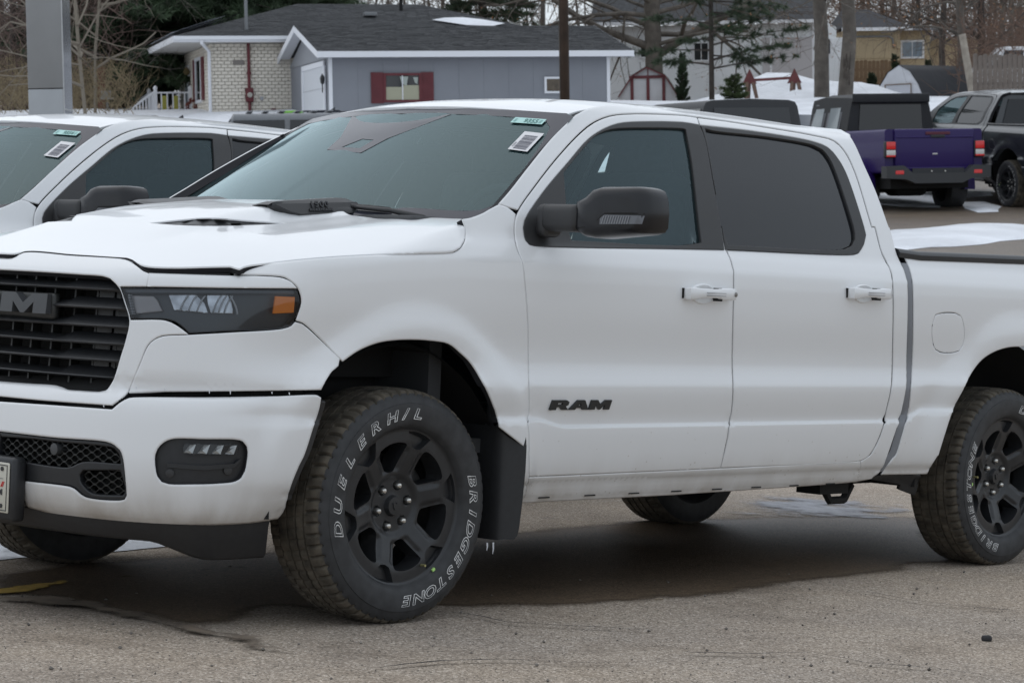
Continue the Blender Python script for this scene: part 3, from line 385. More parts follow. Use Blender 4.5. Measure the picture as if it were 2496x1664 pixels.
'rear_glass':[18143,17802,18598,17752,18798,17746,19051,17744,19351,17745,19688,17749,20052,17755,20435,17761,20828,17767,21221,17772,21604,17776,21967,17776,22301,17773,22691,17766,23095,17759,23500,17750,23895,17739,24269,17725,24609,17707,24903,17684,25139,17656,25624,17511,25779,17362,25877,17168,25919,16983,25922,16770,25907,16511,25893,16354,25873,16168,25849,15959,25823,15735,25798,15503,25778,15272,25762,15048,25752,14838,25745,14649,25740,14489,25735,14365,25692,14077,25575,13837,25231,13564,24599,13397,24428,13376,24228,13358,23998,13342,23742,13329,23463,13317,23162,13307,22841,13299,22505,13293,22154,13287,21791,13283,21419,13280,21039,13277,20655,13275,20268,13273,19881,13272,19495,13271,19113,13269,18737,13268,18368,13266,18009,13263,17661,13259,17326,13255,17007,13250,16967,13447,16936,13646,16925,13895,16932,14029,16948,14183,16973,14355,17005,14541,17046,14739,17096,14945,17154,15157,17220,15372,17291,15587,17366,15798,17441,16003,17515,16198,17584,16380,17646,16546,17733,16781,17813,16997,17886,17200,17957,17397,18039,17595],
'rear_trim':[17994,17899,18304,17902,18616,17906,18930,17911,19246,17916,19563,17921,19882,17925,20202,17929,20523,17931,20845,17932,21168,17932,21491,17929,21838,17924,22203,17919,22581,17913,22964,17906,23347,17897,23723,17886,24085,17873,24427,17859,24742,17841,25023,17821,25264,17797,25624,17752,25899,17698,26115,17618,26315,17458,26448,17255,26535,17086,26593,16895,26620,16652,26620,16495,26608,16304,26588,16088,26563,15855,26537,15613,26513,15370,26494,15133,26481,14910,26473,14708,26469,14536,26466,14400,26433,14052,26100,13665,25823,13455,25536,13289,25224,13218,25098,13205,24937,13193,24744,13182,24521,13171,24272,13162,23998,13153,23702,13145,23386,13138,23052,13131,22703,13125,22341,13119,21968,13113,21587,13108,21199,13104,20807,13099,20412,13095,20017,13091,19624,13086,19235,13082,18851,13078,18474,13073,18107,13069,17750,13064,17406,13059,17076,13053,16762,13047,16800,13252,16833,13453,16875,13662,16916,13895,16942,14057,16971,14232,17003,14416,17037,14607,17075,14804,17118,15003,17166,15204,17217,15402,17272,15597,17332,15795,17399,16002,17471,16214,17545,16427,17619,16637,17689,16838,17753,17028,17806,17201,17848,17352,17917,17645],
'cab':[4712,14122,4690,14128,4864,14240,5036,14350,5216,14465,5415,14596,5571,14702,5741,14818,5921,14942,6110,15072,6306,15205,6506,15340,6708,15475,6910,15606,7094,15726,7284,15849,7478,15973,7675,16099,7872,16224,8069,16347,8264,16467,8456,16582,8641,16691,8865,16818,9088,16941,9306,17059,9515,17170,9712,17275,9894,17372,10211,17538,10511,17690,10511,17690,10818,17801,11134,17914,11481,18016,11773,18082,12088,18142,12412,18195,12737,18244,13052,18289,13366,18329,13668,18362,13997,18395,14379,18435,16500,18500,19000,18530,22000,18530,24500,18500,29169,18623,28851,18457,28414,18234,28315,17980,28282,17769,28254,17529,28242,17276,28243,17025,28252,16762,28265,16496,28275,16222,28278,15934,28273,15698,28266,15453,28260,15200,28261,14945,28271,14690,28292,14440,28345,14439,28324,14145,28304,13840,28294,13558,28307,13329,28409,13004,28267,12587,28198,12351,28133,12049,28140,11881,28143,11674,28149,11437,28167,11176,28182,10898,28203,10610,28247,10317,28303,10028,28381,9749,28454,9486,28522,9247,28569,9040,28604,8725,28580,8450,28477,8203,28340,7966,28292,7715,28290,7479,28304,7238,28317,6976,28358,6709,28248,6444,28033,6143,27951,5827,27880,5542,27819,5295,27759,5056,27719,4809,27737,4542,27813,4309,27369,4009,26491,3904,25955,4797,26034,4820,26580,5052,26659,5185,26746,5317,26833,5453,26910,5596,26979,5760,27037,5933,27088,6105,27134,6269,27351,6478,27320,6714,27290,6844,27275,6989,27279,7144,27279,7309,27279,7481,27284,7659,27299,7839,27348,7986,27440,8137,27543,8292,27609,8453,27649,8619,27646,8787,27632,8958,27606,9128,27557,9298,27504,9467,27459,9632,27409,9798,27359,9966,27317,10135,27286,10305,27256,10475,27231,10643,27215,10809,27203,10971,27190,11128,27176,11281,27159,11426,27147,11598,27145,11768,27143,11933,27145,12092,27177,12242,27259,12382,27314,12510,27372,12720,27452,12905,27443,13044,27369,13180,27302,13339,27285,13461,27283,13602,27289,13755,27300,13917,27315,14082,27330,14246,27329,14430,27095,14423,27110,14555,27115,14716,27124,14881,27139,15048,27159,15217,27183,15387,27209,15556,27238,15723,27267,15887,27296,16047,27324,16202,27349,16351,27369,16492,27384,16624,27394,16747,27400,16919,27401,17076,27390,17221,27368,17354,27336,17476,27291,17590,27207,17748,27094,17881,26919,17986,26735,18040,26510,18072,26248,18091,25956,18104,25640,18121,25445,18132,25227,18143,24991,18153,24740,18162,24478,18170,24206,18178,23929,18185,23649,18192,23370,18198,23095,18204,22827,18210,22568,18215,22321,18220,22091,18225,21878,18230,21585,18238,21312,18244,21054,18250,20805,18255,20560,18259,20314,18264,20061,18267,19803,18271,19544,18274,19285,18276,19028,18278,18771,18280,18515,18282,18261,18284,18228,18275,17962,18279,17694,18284,17349,18278,17153,18270,16930,18260,16683,18248,16418,18234,16140,18218,15853,18200,15564,18181,15276,18162,14993,18142,14721,18121,14462,18099,14222,18078,14004,18056,13677,18022,13378,17988,13097,17950,12823,17906,12547,17851,12242,17778,11946,17696,11659,17605,11381,17506,11124,17403,10880,17295,10634,17176,10370,17043,10170,16940,9958,16827,9739,16707,9515,16582,9288,16453,9063,16323,8842,16193,8626,16065,8429,15946,8232,15824,8036,15702,7842,15579,7651,15455,7464,15331,7281,15209,7103,15088,6930,14968,6745,14840,6558,14708,6372,14576,6191,14445,6020,14317,5861,14195,5720,14079,5600,13973,5133,14038],
'rocker':[5880,4699,6627,4670,7143,4672,7682,4675,8251,4678,8841,4681,9445,4684,10056,4688,10664,4691,11262,4694,11840,4697,12389,4700,12899,4703,13360,4705,13763,4707,14098,4709,14354,4710,14521,4711,14591,4711,14594,4711,14826,4711,15367,4714,16089,4717,16865,4722,17225,4725,17622,4728,18051,4732,18511,4736,18999,4741,19511,4746,20046,4751,20600,4757,21170,4763,21754,4768,22347,4775,22947,4781,23550,4787,24152,4793,24750,4799,25340,4805,25917,4810,26265,4348,26504,3891,25931,3879,25388,3866,24836,3854,24238,3842,23556,3830,23113,3823,22635,3817,22128,3810,21596,3803,21044,3797,20476,3790,19897,3784,19311,3777,18723,3771,18136,3765,17554,3759,16981,3752,16421,3746,15876,3740,15351,3734,15355,3723,14846,3722,14341,3722,13840,3721,13343,3720,12851,3720,12362,3719,11876,3719,11395,3718,10917,3718,10443,3717,9973,3716,9506,3716,9043,3715,8584,3715,8128,3714,7675,3714,7226,3713,6780,3713,6286,3719,6420,3935,6269,4280],
'bed':[28863,13218,28934,13036,28886,12844,28794,12691,28739,12531,28676,12363,28588,12182,28579,11993,28582,11763,28584,11643,28589,11508,28602,11362,28617,11205,28631,11040,28645,10868,28661,10692,28688,10514,28722,10335,28758,10158,28802,9983,28853,9814,28903,9653,28950,9479,28999,9304,29042,9128,29059,8952,29064,8779,29056,8608,29006,8443,28934,8284,28830,8131,28745,7986,28704,7846,28717,7647,28757,7467,28807,7294,28854,7118,28914,6925,28971,6774,28955,6615,28730,6461,28668,6293,28625,6125,28592,5961,28564,5804,28539,5660,28513,5532,28476,5318,28444,5133,28393,4994,28241,4870,28155,4769,28072,4634,28068,4474,28068,4309,27980,4161,28258,4156,28538,4151,28818,4146,29100,4140,29380,4136,29619,4134,29828,4136,30027,4138,30226,4140,30437,4142,30679,4140,30967,4135,31021,4335,30920,4547,30942,4687,31018,4822,31106,4957,31159,4959,31173,5154,31209,5383,31233,5497,31262,5631,31292,5782,31334,5944,31391,6113,31455,6286,31524,6457,31600,6623,31682,6781,31928,6916,32027,7042,32061,7239,32095,7410,32158,7570,32224,7738,32295,7888,32421,8040,32655,8189,32897,8334,33087,8474,33298,8626,33480,8774,33668,8913,33874,9039,34085,9149,34309,9248,34544,9337,34790,9415,35048,9481,35322,9537,35602,9583,35885,9619,36249,9643,36621,9651,36994,9658],
'bed_top':[28863,13218,29788,13237,30726,13256,31792,13276,32687,13293,33685,13311,34759,13331,35880,13351,37020,13371,38145,13391],
'bed_low':[27971,4116,28647,4104,29326,4092,29876,4092,30368,4096,31000,4089,31224,3534,31229,3150,30556,3299,30053,3432,30043,3653,29436,3733,28630,3831,27792,3931],
'fuel':[30216,10896,30643,10991,30989,11019,31396,11031,31740,11016,32139,10907,32290,10757,32404,10572,32512,10362,32581,10140,32614,9969,32615,9794,32574,9641,32357,9389,31938,9301,31650,9286,31309,9287,31011,9309,30589,9428,30400,9589,30248,9794,30139,9988,30066,10200,30043,10404,30071,10572,30139,10734],
'scoop_base':[-203,-2103,-700,-2906,-1070,-3557,-1098,-3792,-1019,-3931,-914,-4027,-661,-4101,-548,-4117,-410,-4132,-252,-4145,-78,-4157,107,-4169,299,-4182,493,-4195,684,-4210,831,-4222,984,-4235,1141,-4248,1303,-4261,1468,-4274,1636,-4287,1806,-4301,1978,-4314,2151,-4326,2326,-4339,2500,-4350,2674,-4361,2848,-4370],
'vent':[-4960,-2204,-4882,-2316,-4798,-2422,-4712,-2526,-4625,-2628,-4536,-2728,-4448,-2825,-4362,-2920,-4279,-3015,-4181,-3116,-4083,-3206,-3986,-3293,-3894,-3390,-3810,-3505,-3730,-3640,-3651,-3719,-3558,-3789,-3454,-3852,-3342,-3912,-3224,-3967,-3101,-4020,-2973,-4069,-2844,-4115,-2712,-4159,-2580,-4199,-2449,-4235,-2301,-4273,-2139,-4313,-1968,-4354,-1797,-4397,-1633,-4442,-1483,-4490,-1357,-4544,-1273,-4615,-1224,-4688,-1200,-4743,-1210,-4810,-1350,-4774,-1493,-4740,-1637,-4705,-1781,-4670,-1926,-4635,-2070,-4598,-2217,-4566,-2369,-4539,-2521,-4515,-2672,-4492,-2822,-4470,-2969,-4448,-3113,-4426,-3253,-4404,-3388,-4381,-3519,-4357,-3643,-4332,-3762,-4306,-3924,-4267,-4075,-4225,-4215,-4179,-4345,-4127,-4464,-4070,-4575,-4005,-4677,-3931,-4770,-3845,-4849,-3740,-4902,-3594,-4923,-3410,-4939,-3221,-4949,-3026,-4955,-2826,-4958,-2622,-4960,-2415],
'wind_glass':[-8789,14072,-8751,14184,-8714,14294,-8674,14409,-8625,14540,-8582,14647,-8533,14763,-8478,14887,-8420,15017,-8360,15151,-8300,15286,-8240,15421,-8183,15552,-8132,15671,-8079,15793,-8025,15917,-7971,16041,-7918,16165,-7866,16287,-7818,16405,-7773,16519,-7732,16627,-7691,16752,-7657,16873,-7627,16989,-7599,17098,-7570,17202,-7538,17299,-7469,17462,-7398,17614],
'frit_in':[-7084,17150,-7248,16920,-7412,16676,-7530,16475,-7648,16257,-7767,16030,-7888,15803,-8002,15597,-8123,15383,-8242,15169,-8347,14967,-8430,14787,-8507,14574,-8557,14387,-8575,14229,-8558,14082,-8490,13974,-8364,13904,-8155,13864,-8033,13854,-7882,13849,-7708,13848,-7514,13852,-7304,13857,-7084,13865,-6857,13873,-6629,13882,-6404,13889,-6189,13893],
'frit_top':[-6799,17448,-6482,17452,-6163,17455,-5828,17460,-5459,17466,-5156,17474,-4819,17486,-4459,17499,-4085,17513,-3709,17525,-3345,17535,-3006,17539,-2594,17536,-2213,17526,-1838,17514,-1442,17504],
'st_green':[-5515,17296,-5448,17515,-5886,17478,-6662,17448,-6728,17235,-6101,17239],
'st_white':[-6715,16213,-6470,16941,-7223,16872,-7479,16129],
'roof_front':[12161,-6392,11797,-6542,11455,-6670,11085,-6811,10765,-6868,10641,-6829,10538,-6749,10447,-6639,10365,-6507,10284,-6365,10199,-6222,10102,-6088,10017,-5985,9929,-5878,9839,-5767,9749,-5651,9657,-5533,9566,-5411,9476,-5287,9388,-5160,9302,-5032,9219,-4904,9139,-4775,9061,-4645,8985,-4514,8911,-4381,8838,-4247,8768,-4110,8699,-3971,8633,-3829,8569,-3685,8507,-3538,8449,-3388,8394,-3234],
'handle_f':[13167,11502,15990,11619,15981,11258,13269,11119],
'handle_r':[23593,11709,26371,11860,26280,11397,23726,11295],
'badge':[6849,7041,6746,7378,9682,7395,9782,7050],
'flap':[3897,6610,4090,6468,4852,6439,5047,6346,5248,5837,5333,5487,5392,5212,5470,4869,5574,4612,5854,4272,6159,3892,6335,3518,6424,3175,6488,2883,6526,2673,6535,2405,6167,2315,5611,2362,4968,2452,4897,2754,4825,3056,4728,3360,4622,3664,4390,3983,4239,4289,3988,4605,3889,4902,3860,5190,3850,5476,3849,5761,3855,6045,3869,6328]}

# ---------------------------------------------------------------- vehicle materials
def dirty_paint(name, col, dirtcol=(.30, .25, .19), z0=.36, z1=.62, amt=.75, coat=.6, rough=.32, metal=0):
    M = mat(name, col, rough, metal=metal, coat=coat); n = M.node_tree; p = n.nodes['Principled BSDF']
    tc = n.nodes['Texture Coordinate']; sp = n.nodes.new('ShaderNodeSeparateXYZ'); n.links.new(tc.outputs['Object'], sp.inputs[0])
    r = n.nodes.new('ShaderNodeMapRange'); r.inputs[1].default_value = z0; r.inputs[2].default_value = z1; r.inputs[3].default_value = 1; r.inputs[4].default_value = 0; n.links.new(sp.outputs[2], r.inputs[0])
    pw = n.nodes.new('ShaderNodeMath'); pw.operation = 'POWER'; pw.inputs[1].default_value = 2.2; n.links.new(r.outputs[0], pw.inputs[0])
    t = n.nodes.new('ShaderNodeTexNoise'); t.inputs['Scale'].default_value = 9; t.inputs['Detail'].default_value = 8; n.links.new(tc.outputs['Object'], t.inputs[0])
    mp = n.nodes.new('ShaderNodeMapping'); mp.inputs['Scale'].default_value = (1, 1, .35); n.links.new(tc.outputs['Object'], mp.inputs[0]); n.links.new(mp.outputs[0], t.inputs[0])
    mr = n.nodes.new('ShaderNodeMapRange'); mr.inputs[1].default_value = .3; mr.inputs[2].default_value = .7; mr.inputs[3].default_value = .35; mr.inputs[4].default_value = 1; n.links.new(t.outputs['Fac'], mr.inputs[0])
    mu = n.nodes.new('ShaderNodeMath'); mu.operation = 'MULTIPLY'; n.links.new(pw.outputs[0], mu.inputs[0]); n.links.new(mr.outputs[0], mu.inputs[1])
    # a few specks of spattered mud, low down
    vo = n.nodes.new('ShaderNodeTexVoronoi'); vo.inputs['Scale'].default_value = 38; n.links.new(tc.outputs['Object'], vo.inputs[0])
    lt = n.nodes.new('ShaderNodeMath'); lt.operation = 'LESS_THAN'; lt.inputs[1].default_value = .13; n.links.new(vo.outputs['Distance'], lt.inputs[0])
    vz = n.nodes.new('ShaderNodeMapRange'); vz.inputs[1].default_value = .45; vz.inputs[2].default_value = .80; vz.inputs[3].default_value = .42; vz.inputs[4].default_value = 0; n.links.new(sp.outputs[2], vz.inputs[0])
    sx = n.nodes.new('ShaderNodeMapRange'); sx.inputs[1].default_value = .5; sx.inputs[2].default_value = .7; n.links.new(sp.outputs[0], sx.inputs[0])
    m4 = n.nodes.new('ShaderNodeMath'); m4.operation = 'MULTIPLY'; n.links.new(vz.outputs[0], m4.inputs[0]); n.links.new(sx.outputs[0], m4.inputs[1])
    rn = n.nodes.new('ShaderNodeMath'); rn.operation = 'GREATER_THAN'; rn.inputs[1].default_value = .72; cs = n.nodes.new('ShaderNodeSeparateXYZ'); n.links.new(vo.outputs['Color'], cs.inputs[0]); n.links.new(cs.outputs[0], rn.inputs[0])
    m2 = n.nodes.new('ShaderNodeMath'); m2.operation = 'MULTIPLY'; n.links.new(lt.outputs[0], m2.inputs[0]); n.links.new(m4.outputs[0], m2.inputs[1])
    m5 = n.nodes.new('ShaderNodeMath'); m5.operation = 'MULTIPLY'; n.links.new(m2.outputs[0], m5.inputs[0]); n.links.new(rn.outputs[0], m5.inputs[1])
    m3 = n.nodes.new('ShaderNodeMath'); m3.operation = 'MULTIPLY_ADD'; m3.inputs[1].default_value = amt; m3.use_clamp = True; n.links.new(mu.outputs[0], m3.inputs[0]); n.links.new(m5.outputs[0], m3.inputs[2])
    mx = n.nodes.new('ShaderNodeMixRGB'); mx.inputs[1].default_value = (*col, 1); mx.inputs[2].default_value = (*dirtcol, 1); n.links.new(m3.outputs[0], mx.inputs[0]); n.links.new(mx.outputs[0], p.inputs['Base Color'])
    k = n.nodes.new('ShaderNodeMath'); k.operation = 'MULTIPLY_ADD'; k.inputs[1].default_value = -coat; k.inputs[2].default_value = coat; k.use_clamp = True; n.links.new(m3.outputs[0], k.inputs[0]); n.links.new(k.outputs[0], p.inputs['Coat Weight'])
    return M
PAINT = dirty_paint('white_paint', (.80, .81, .82))
BLK = mat('satin_black_plastic', (.018, .019, .021), .42, noise=(60, .15))
MATTE = mat('matte_black_trim', (.030, .030, .031), .5)
PIANO = mat('gloss_black', (.010, .010, .012), .26, spec=.45)
RUB = mat('tyre_rubber', (.030, .031, .033), .62, noise=(26, .35), bump=(120, .15, .002))
TREAD = mat('dusty_tread', (.085, .073, .056), .9, noise=(18, .75, 8), bump=(150, .3, .002))
RIMM = mat('satin_black_rim', (.020, .021, .023), .36, noise=(30, .2))
STEEL = mat('bright_steel', (.62, .61, .58), .28, metal=1)
IRON = mat('brake_iron', (.16, .155, .15), .5, metal=.7)
WLET = mat('white_raised_letter', (.75, .75, .74), .6)
GAP_SHADE = mat('painted_gap_shade', (.010, .010, .013), .9)  # shade of the panel gaps, painted onto the deep rim faces
UNDER = mat('dark_underbody', (.012, .012, .012), .85)
INT = mat('charcoal_cabin', (.045, .047, .05), .8)
SEATM = mat('dark_seat_cloth', (.05, .052, .056), .9, noise=(40, .2))
GW = glass('windscreen_glass', (.70, .86, .85), (.76, .93, .96), 1.54, body=((.20, .36, .38), .10))
GF = glass('front_side_glass', (.66, .83, .83), (.78, .95, 1), 1.5, body=((.12, .20, .22), .10))
GR = glass('privacy_glass', (.07, .075, .08), ior=1.5, body=((.022, .025, .030), .4))
GL = glass('lamp_lens', (.72, .75, .78), ior=1.48)
FRIT = mat('black_ceramic_band', (.034, .036, .050), .2, spec=.42)
CHROME = mat('lamp_reflector', (.80, .80, .82), .16, metal=1, noise=(35, .35))
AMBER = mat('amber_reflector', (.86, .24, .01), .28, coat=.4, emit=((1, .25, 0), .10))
SMOKE = mat('smoked_lamp_housing', (.060, .068, .078), .3)
LETB = mat('badge_black', (.016, .019, .021), .34, coat=.2)
GREY = mat('grey_seal', (.22, .23, .25), .45)
FE = {k: np.array(v).reshape(-1, 2) / 1e4 for k, v in FEAT.items()}   # tenths of a millimetre
def xy(uv, S=B):
    return S(np.array(uv)[:, 0], np.array(uv)[:, 1])
dzs = lambda s: .032 * (1 - sm(.60, .77, s)) + .052 * sm(2.84, 3.0, s)
STEP = [lambda s, c=c: c + dzs(s) for c in (.630, .636, .640, .644, .648, .654)]
ROWS = STEP + [.405, .413, .424, .436, .447, .455, .465, .785, .792, .80, .82, .84, .86, 1.17, 1.18, 1.19, 1.2, 1.21, 1.22, 1.235, 1.25, 1.265, 1.28, 1.30, 1.32, 1.79, 1.81, 1.825, 1.837, 1.845]
ROWS_F = [lambda s, c=c: c - crest(s) for c in (1.17, 1.19, 1.20, 1.21, 1.22, 1.235, 1.25, 1.27, 1.29)]
LET = {'R': [[(0, 0), (0, 1), (1.3, 1), (1.55, .84), (1.55, .52), (1.34, .38), (1.66, 0), (1.05, 0), (.83, .30), (.56, .30), (.56, 0)], [(.56, .54), (.56, .74), (.98, .74), (.98, .54)]],
       'A': [[(0, 0), (.58, 1), (1.28, 1), (1.86, 0), (1.28, 0), (1.18, .19), (.66, .19), (.56, 0)], [(.76, .40), (1.08, .40), (.92, .74)]],
       'M': [[(0, 0), (0, 1), (.62, 1), (.98, .5), (1.34, 1), (1.96, 1), (1.96, 0), (1.42, 0), (1.42, .56), (1.06, 0), (.9, 0), (.54, .56), (.54, 0)]]}
LADV = {'R': 1.74, 'A': 1.92, 'M': 1.96}
def word_on(S, word, u0, u1, v0, v1, depth, off=0, rake=0.0):
    """block letters cut out of surface S between u0..u1 and v0..v1, standing depth proud"""
    tot = sum(LADV[c] for c in word); k = (u1 - u0) / tot; x = 0; Vs = []; Fs = []
    for c in word:
        loops = [np.array([(u0 + (x + a + rake * b) * k, v0 + b * (v1 - v0)) for a, b in L]) for L in LET[c]]
        V, F = sheet(S, loops[0], loops[1:], h=.02, rim=depth, off=off + depth, hem=0); F = [tuple(i + sum(len(q) for q in Vs) for i in f) for f in F]
        Vs.append(V); Fs += F; x += LADV[c]
    return np.vstack(Vs), Fs
def offB(d, dz=0):
    def S(s, z):
        p = B(s, z); _, _, nx, ny = plan(s); p = p.copy(); p[..., 0] += nx * d; p[..., 1] += ny * d; return p
    return S
# ---------------------------------------------------------------- wheels
def tyre_mesh():
    n = 320; V = []; F = []
    prof = [(.262, .010, 0), (.270, -.002, 0), (.278, -.008, 0), (.292, -.011, 0), (.310, -.0135, 0), (.330, -.014, 0), (.345, -.0115, 0), (.3465, -.0085, 0), (.360, -.004, 0), (.370, .002, 0), (.377, .007, 1), (.384, .014, 1), (.3885, .024, 1), (.3905, .040, 1), (.3912, .056, 1), (.3915, .0600, 2), (.3915, .0602, 3), (.3915, .068, 3), (.3918, .0682, 0), (.3922, .098, 0), (.3922, .0982, 3), (.3922, .107, 3), (.3922, .1072, 0), (.3922, .140, 0), (.3922, .1402, 3), (.3922, .149, 3), (.3918, .1492, 0), (.3912, .185, 0), (.391, .1852, 3), (.391, .193, 3), (.390, .1932, 1), (.388, .222, 1), (.382, .238, 1), (.370, .248, 0), (.33, .262, 0), (.28, .255, 0), (.262, .235, 0)]
    for r, y, t in prof:
        for k in range(n):
            g = (k % 5) == 0; rr = r
            if t == 1 and g: rr = r - .010
            if t == 3: rr = r - .008
            if t == 0 and .06 < y < .19 and r > .38 and (k % 5) == 2: rr = r - .004
            a = 2 * math.pi * (k + (.35 if t == 1 else 0) + (y - .03) * 18 * (1 if r > .38 else 0)) / n
            x, z = rr * math.cos(a), rr * math.sin(a); V.append((x, y, max(z, -WZ)))
    for j in range(len(prof) - 1):
        for k in range(n): F.append((j * n + k, j * n + (k + 1) % n, (j + 1) * n + (k + 1) % n, (j + 1) * n + k))
    mi = [1 if prof[j][0] > .376 and prof[j][1] > .004 else 0 for j in range(len(prof) - 1) for k in range(n)]
    return V, F, mi
def arc_text(txt, a_start, a_end, rbase, size, y=-.0150, out=.0011):
    """outlined letters round the sidewall; a_* in degrees from the front of the x axis, running clockwise"""
    Vs = []; Fs = []; n = 0; chars = list(txt)
    for i, c in enumerate(chars):
        if c == ' ': continue
        a = math.radians(a_start + (a_end - a_start) * i / (len(chars) - 1)); V, F = textmesh(c, size, shear=.22, outline=out, bold=.0010)
        for x, yy, zz in V:
            xx = x * 1.52; rr = rbase + yy; b = a - xx / (rbase + size * .35)
            dep = .0135 if rr > .30 else .0135 - (.30 - rr) * .1
            Vs.append((rr * math.cos(b), -dep + zz * .8, rr * math.sin(b)))
        Fs += [tuple(q + n for q in f) for f in F]; n = len(Vs)
    return Vs, Fs
def rim_mesh(ph):
    R = .273
    def pol(r, a): return (r * math.cos(a), r * math.sin(a))
    outer = np.array([pol(R, 2 * math.pi * k / 144) for k in range(144)]); holes = []
    for w in range(6):
        c = ph + math.radians(30 + 60 * w); P = []
        hw = lambda r: math.pi / 6 - math.asin(min(.0405 / r, 1))
        side = [(.116, .45), (.120, .80), (.128, .98), (.16, 1), (.192, 1), (.204, .97), (.211, .84), (.2145, .55), (.216, .25)]
        P = [pol(r, c + hw(r) * k) for r, k in side] + [pol(.2165, c)] + [pol(r, c - hw(r) * k) for r, k in side[::-1]] + [pol(.115, c)]; holes.append(np.array(P))
    base = pchip([0, .034, .036, .05, .092, .10, .125, .18, .225, .240, .252, .262, .267, .273], [.045, .046, .062, .063, .062, .054, .045, .027, .018, .018, .018, .012, .001, .002])
    pockets = []
    for w in range(6):
        c = ph + math.pi / 3 * w; k1 = [(.1985, .02), (.2035, .10), (.228, .165), (.2515, .215), (.2535, .10), (.2535, 0)]; k2 = [(.2045, .012), (.209, .085), (.230, .135), (.2465, .165), (.248, .08), (.248, 0)]
        pockets.append([np.array([pol(r, c + h) for r, h in kk] + [pol(r, c - h) for r, h in kk[:-1][::-1]]) for kk in (k1, k2)])
    def depth(u, v):
        r = np.hypot(u, v); a = np.arctan2(v, u); d = base(r); q = ((a - ph) / (math.pi / 3) + .5) % 1 - .5; ang = np.abs(q) * math.pi / 3   # angle from the nearest spoke
        pk = np.zeros(np.shape(r), bool)
        for _, q in pockets: pk |= inpoly(np.stack([np.ravel(u), np.ravel(v)], 1), q.mean(0) + (q - q.mean(0)) * 1.01).reshape(np.shape(r))
        d = d + .022 * pk
        tr = r * np.sin(ang); fl = sm(.11, .13, r) * (1 - sm(.185, .20, r)) * sm(.020, .034, tr) * .009; d = d + fl
        lug = np.hypot(u[..., None] - .06985 * np.cos(ph + np.arange(6) * math.pi / 3), v[..., None] - .06985 * np.sin(ph + np.arange(6) * math.pi / 3)).min(-1); d = d + .010 * (1 - sm(.013, .016, lug)) * 1
        return d
    S = lambda u, v: np.stack([u, depth(u, v), v], -1)
    pts = [tuple(q) for q in outer]; E = [(i, (i + 1) % 144) for i in range(144)]
    for hh in holes:
        o = len(pts); pts += [tuple(q) for q in hh]; E += [(o + i, o + (i + 1) % len(hh)) for i in range(len(hh))]
    for pq in pockets:
        for hh in (pq[0], pq[1] * 1.0002):
            o = len(pts); pts += [tuple(q) for q in hh]; E += [(o + i, o + (i + 1) % len(hh)) for i in range(len(hh))]
    g = []
    for r in np.concatenate([np.arange(.006, .2, .006), np.arange(.2, .272, .004)]):
        k = max(6, int(2 * math.pi * r / .0065)); g += [pol(r, ph + 2 * math.pi * i / k) for i in range(k)]
    G = np.array(g); ok = edist(G, outer) > .002
    for hh in holes: ok &= ~inpoly(G, hh) & (edist(G, hh) > .0028)
    for pq in pockets: ok &= (edist(G, pq[0]) > .002) & (edist(G, pq[1]) > .002) & ~(inpoly(G, pq[0]) & ~inpoly(G, pq[1]))
    G = G[ok]; v, _, f, ov, _, _ = delaunay_2d_cdt([Vector(q) for q in pts + [tuple(q) for q in G]], E, [], 0, 1e-7)
    v = np.array([tuple(q) for q in v]); f = np.array([tuple(q) for q in f]); c = v[f].mean(1); ok = inpoly(c, outer)
    for hh in holes: ok &= ~inpoly(c, hh)
    f = f[ok]; P = S(v[:, 0], v[:, 1]); fn = np.cross(P[f[:, 1]] - P[f[:, 0]], P[f[:, 2]] - P[f[:, 0]]); fl = fn[:, 1] > 0; f[fl] = f[fl][:, ::-1]
    F = [tuple(q) for q in f]; V = list(map(tuple, P)); has = {e for a, b, cc in F for e in ((a, b), (b, cc), (cc, a))}; bd = [e for e in has if (e[1], e[0]) not in has]
    ids = sorted({i for e in bd for i in e}); mp = {}
    for i in ids: mp[i] = len(V); p = V[i]; k = .985 if math.hypot(p[0], p[2]) < .26 else 1; V.append((p[0] * k, p[1] + .075, p[2] * k))
    F += [(b, a, mp[a], mp[b]) for a, b in bd]; return V, F
_tyre = None
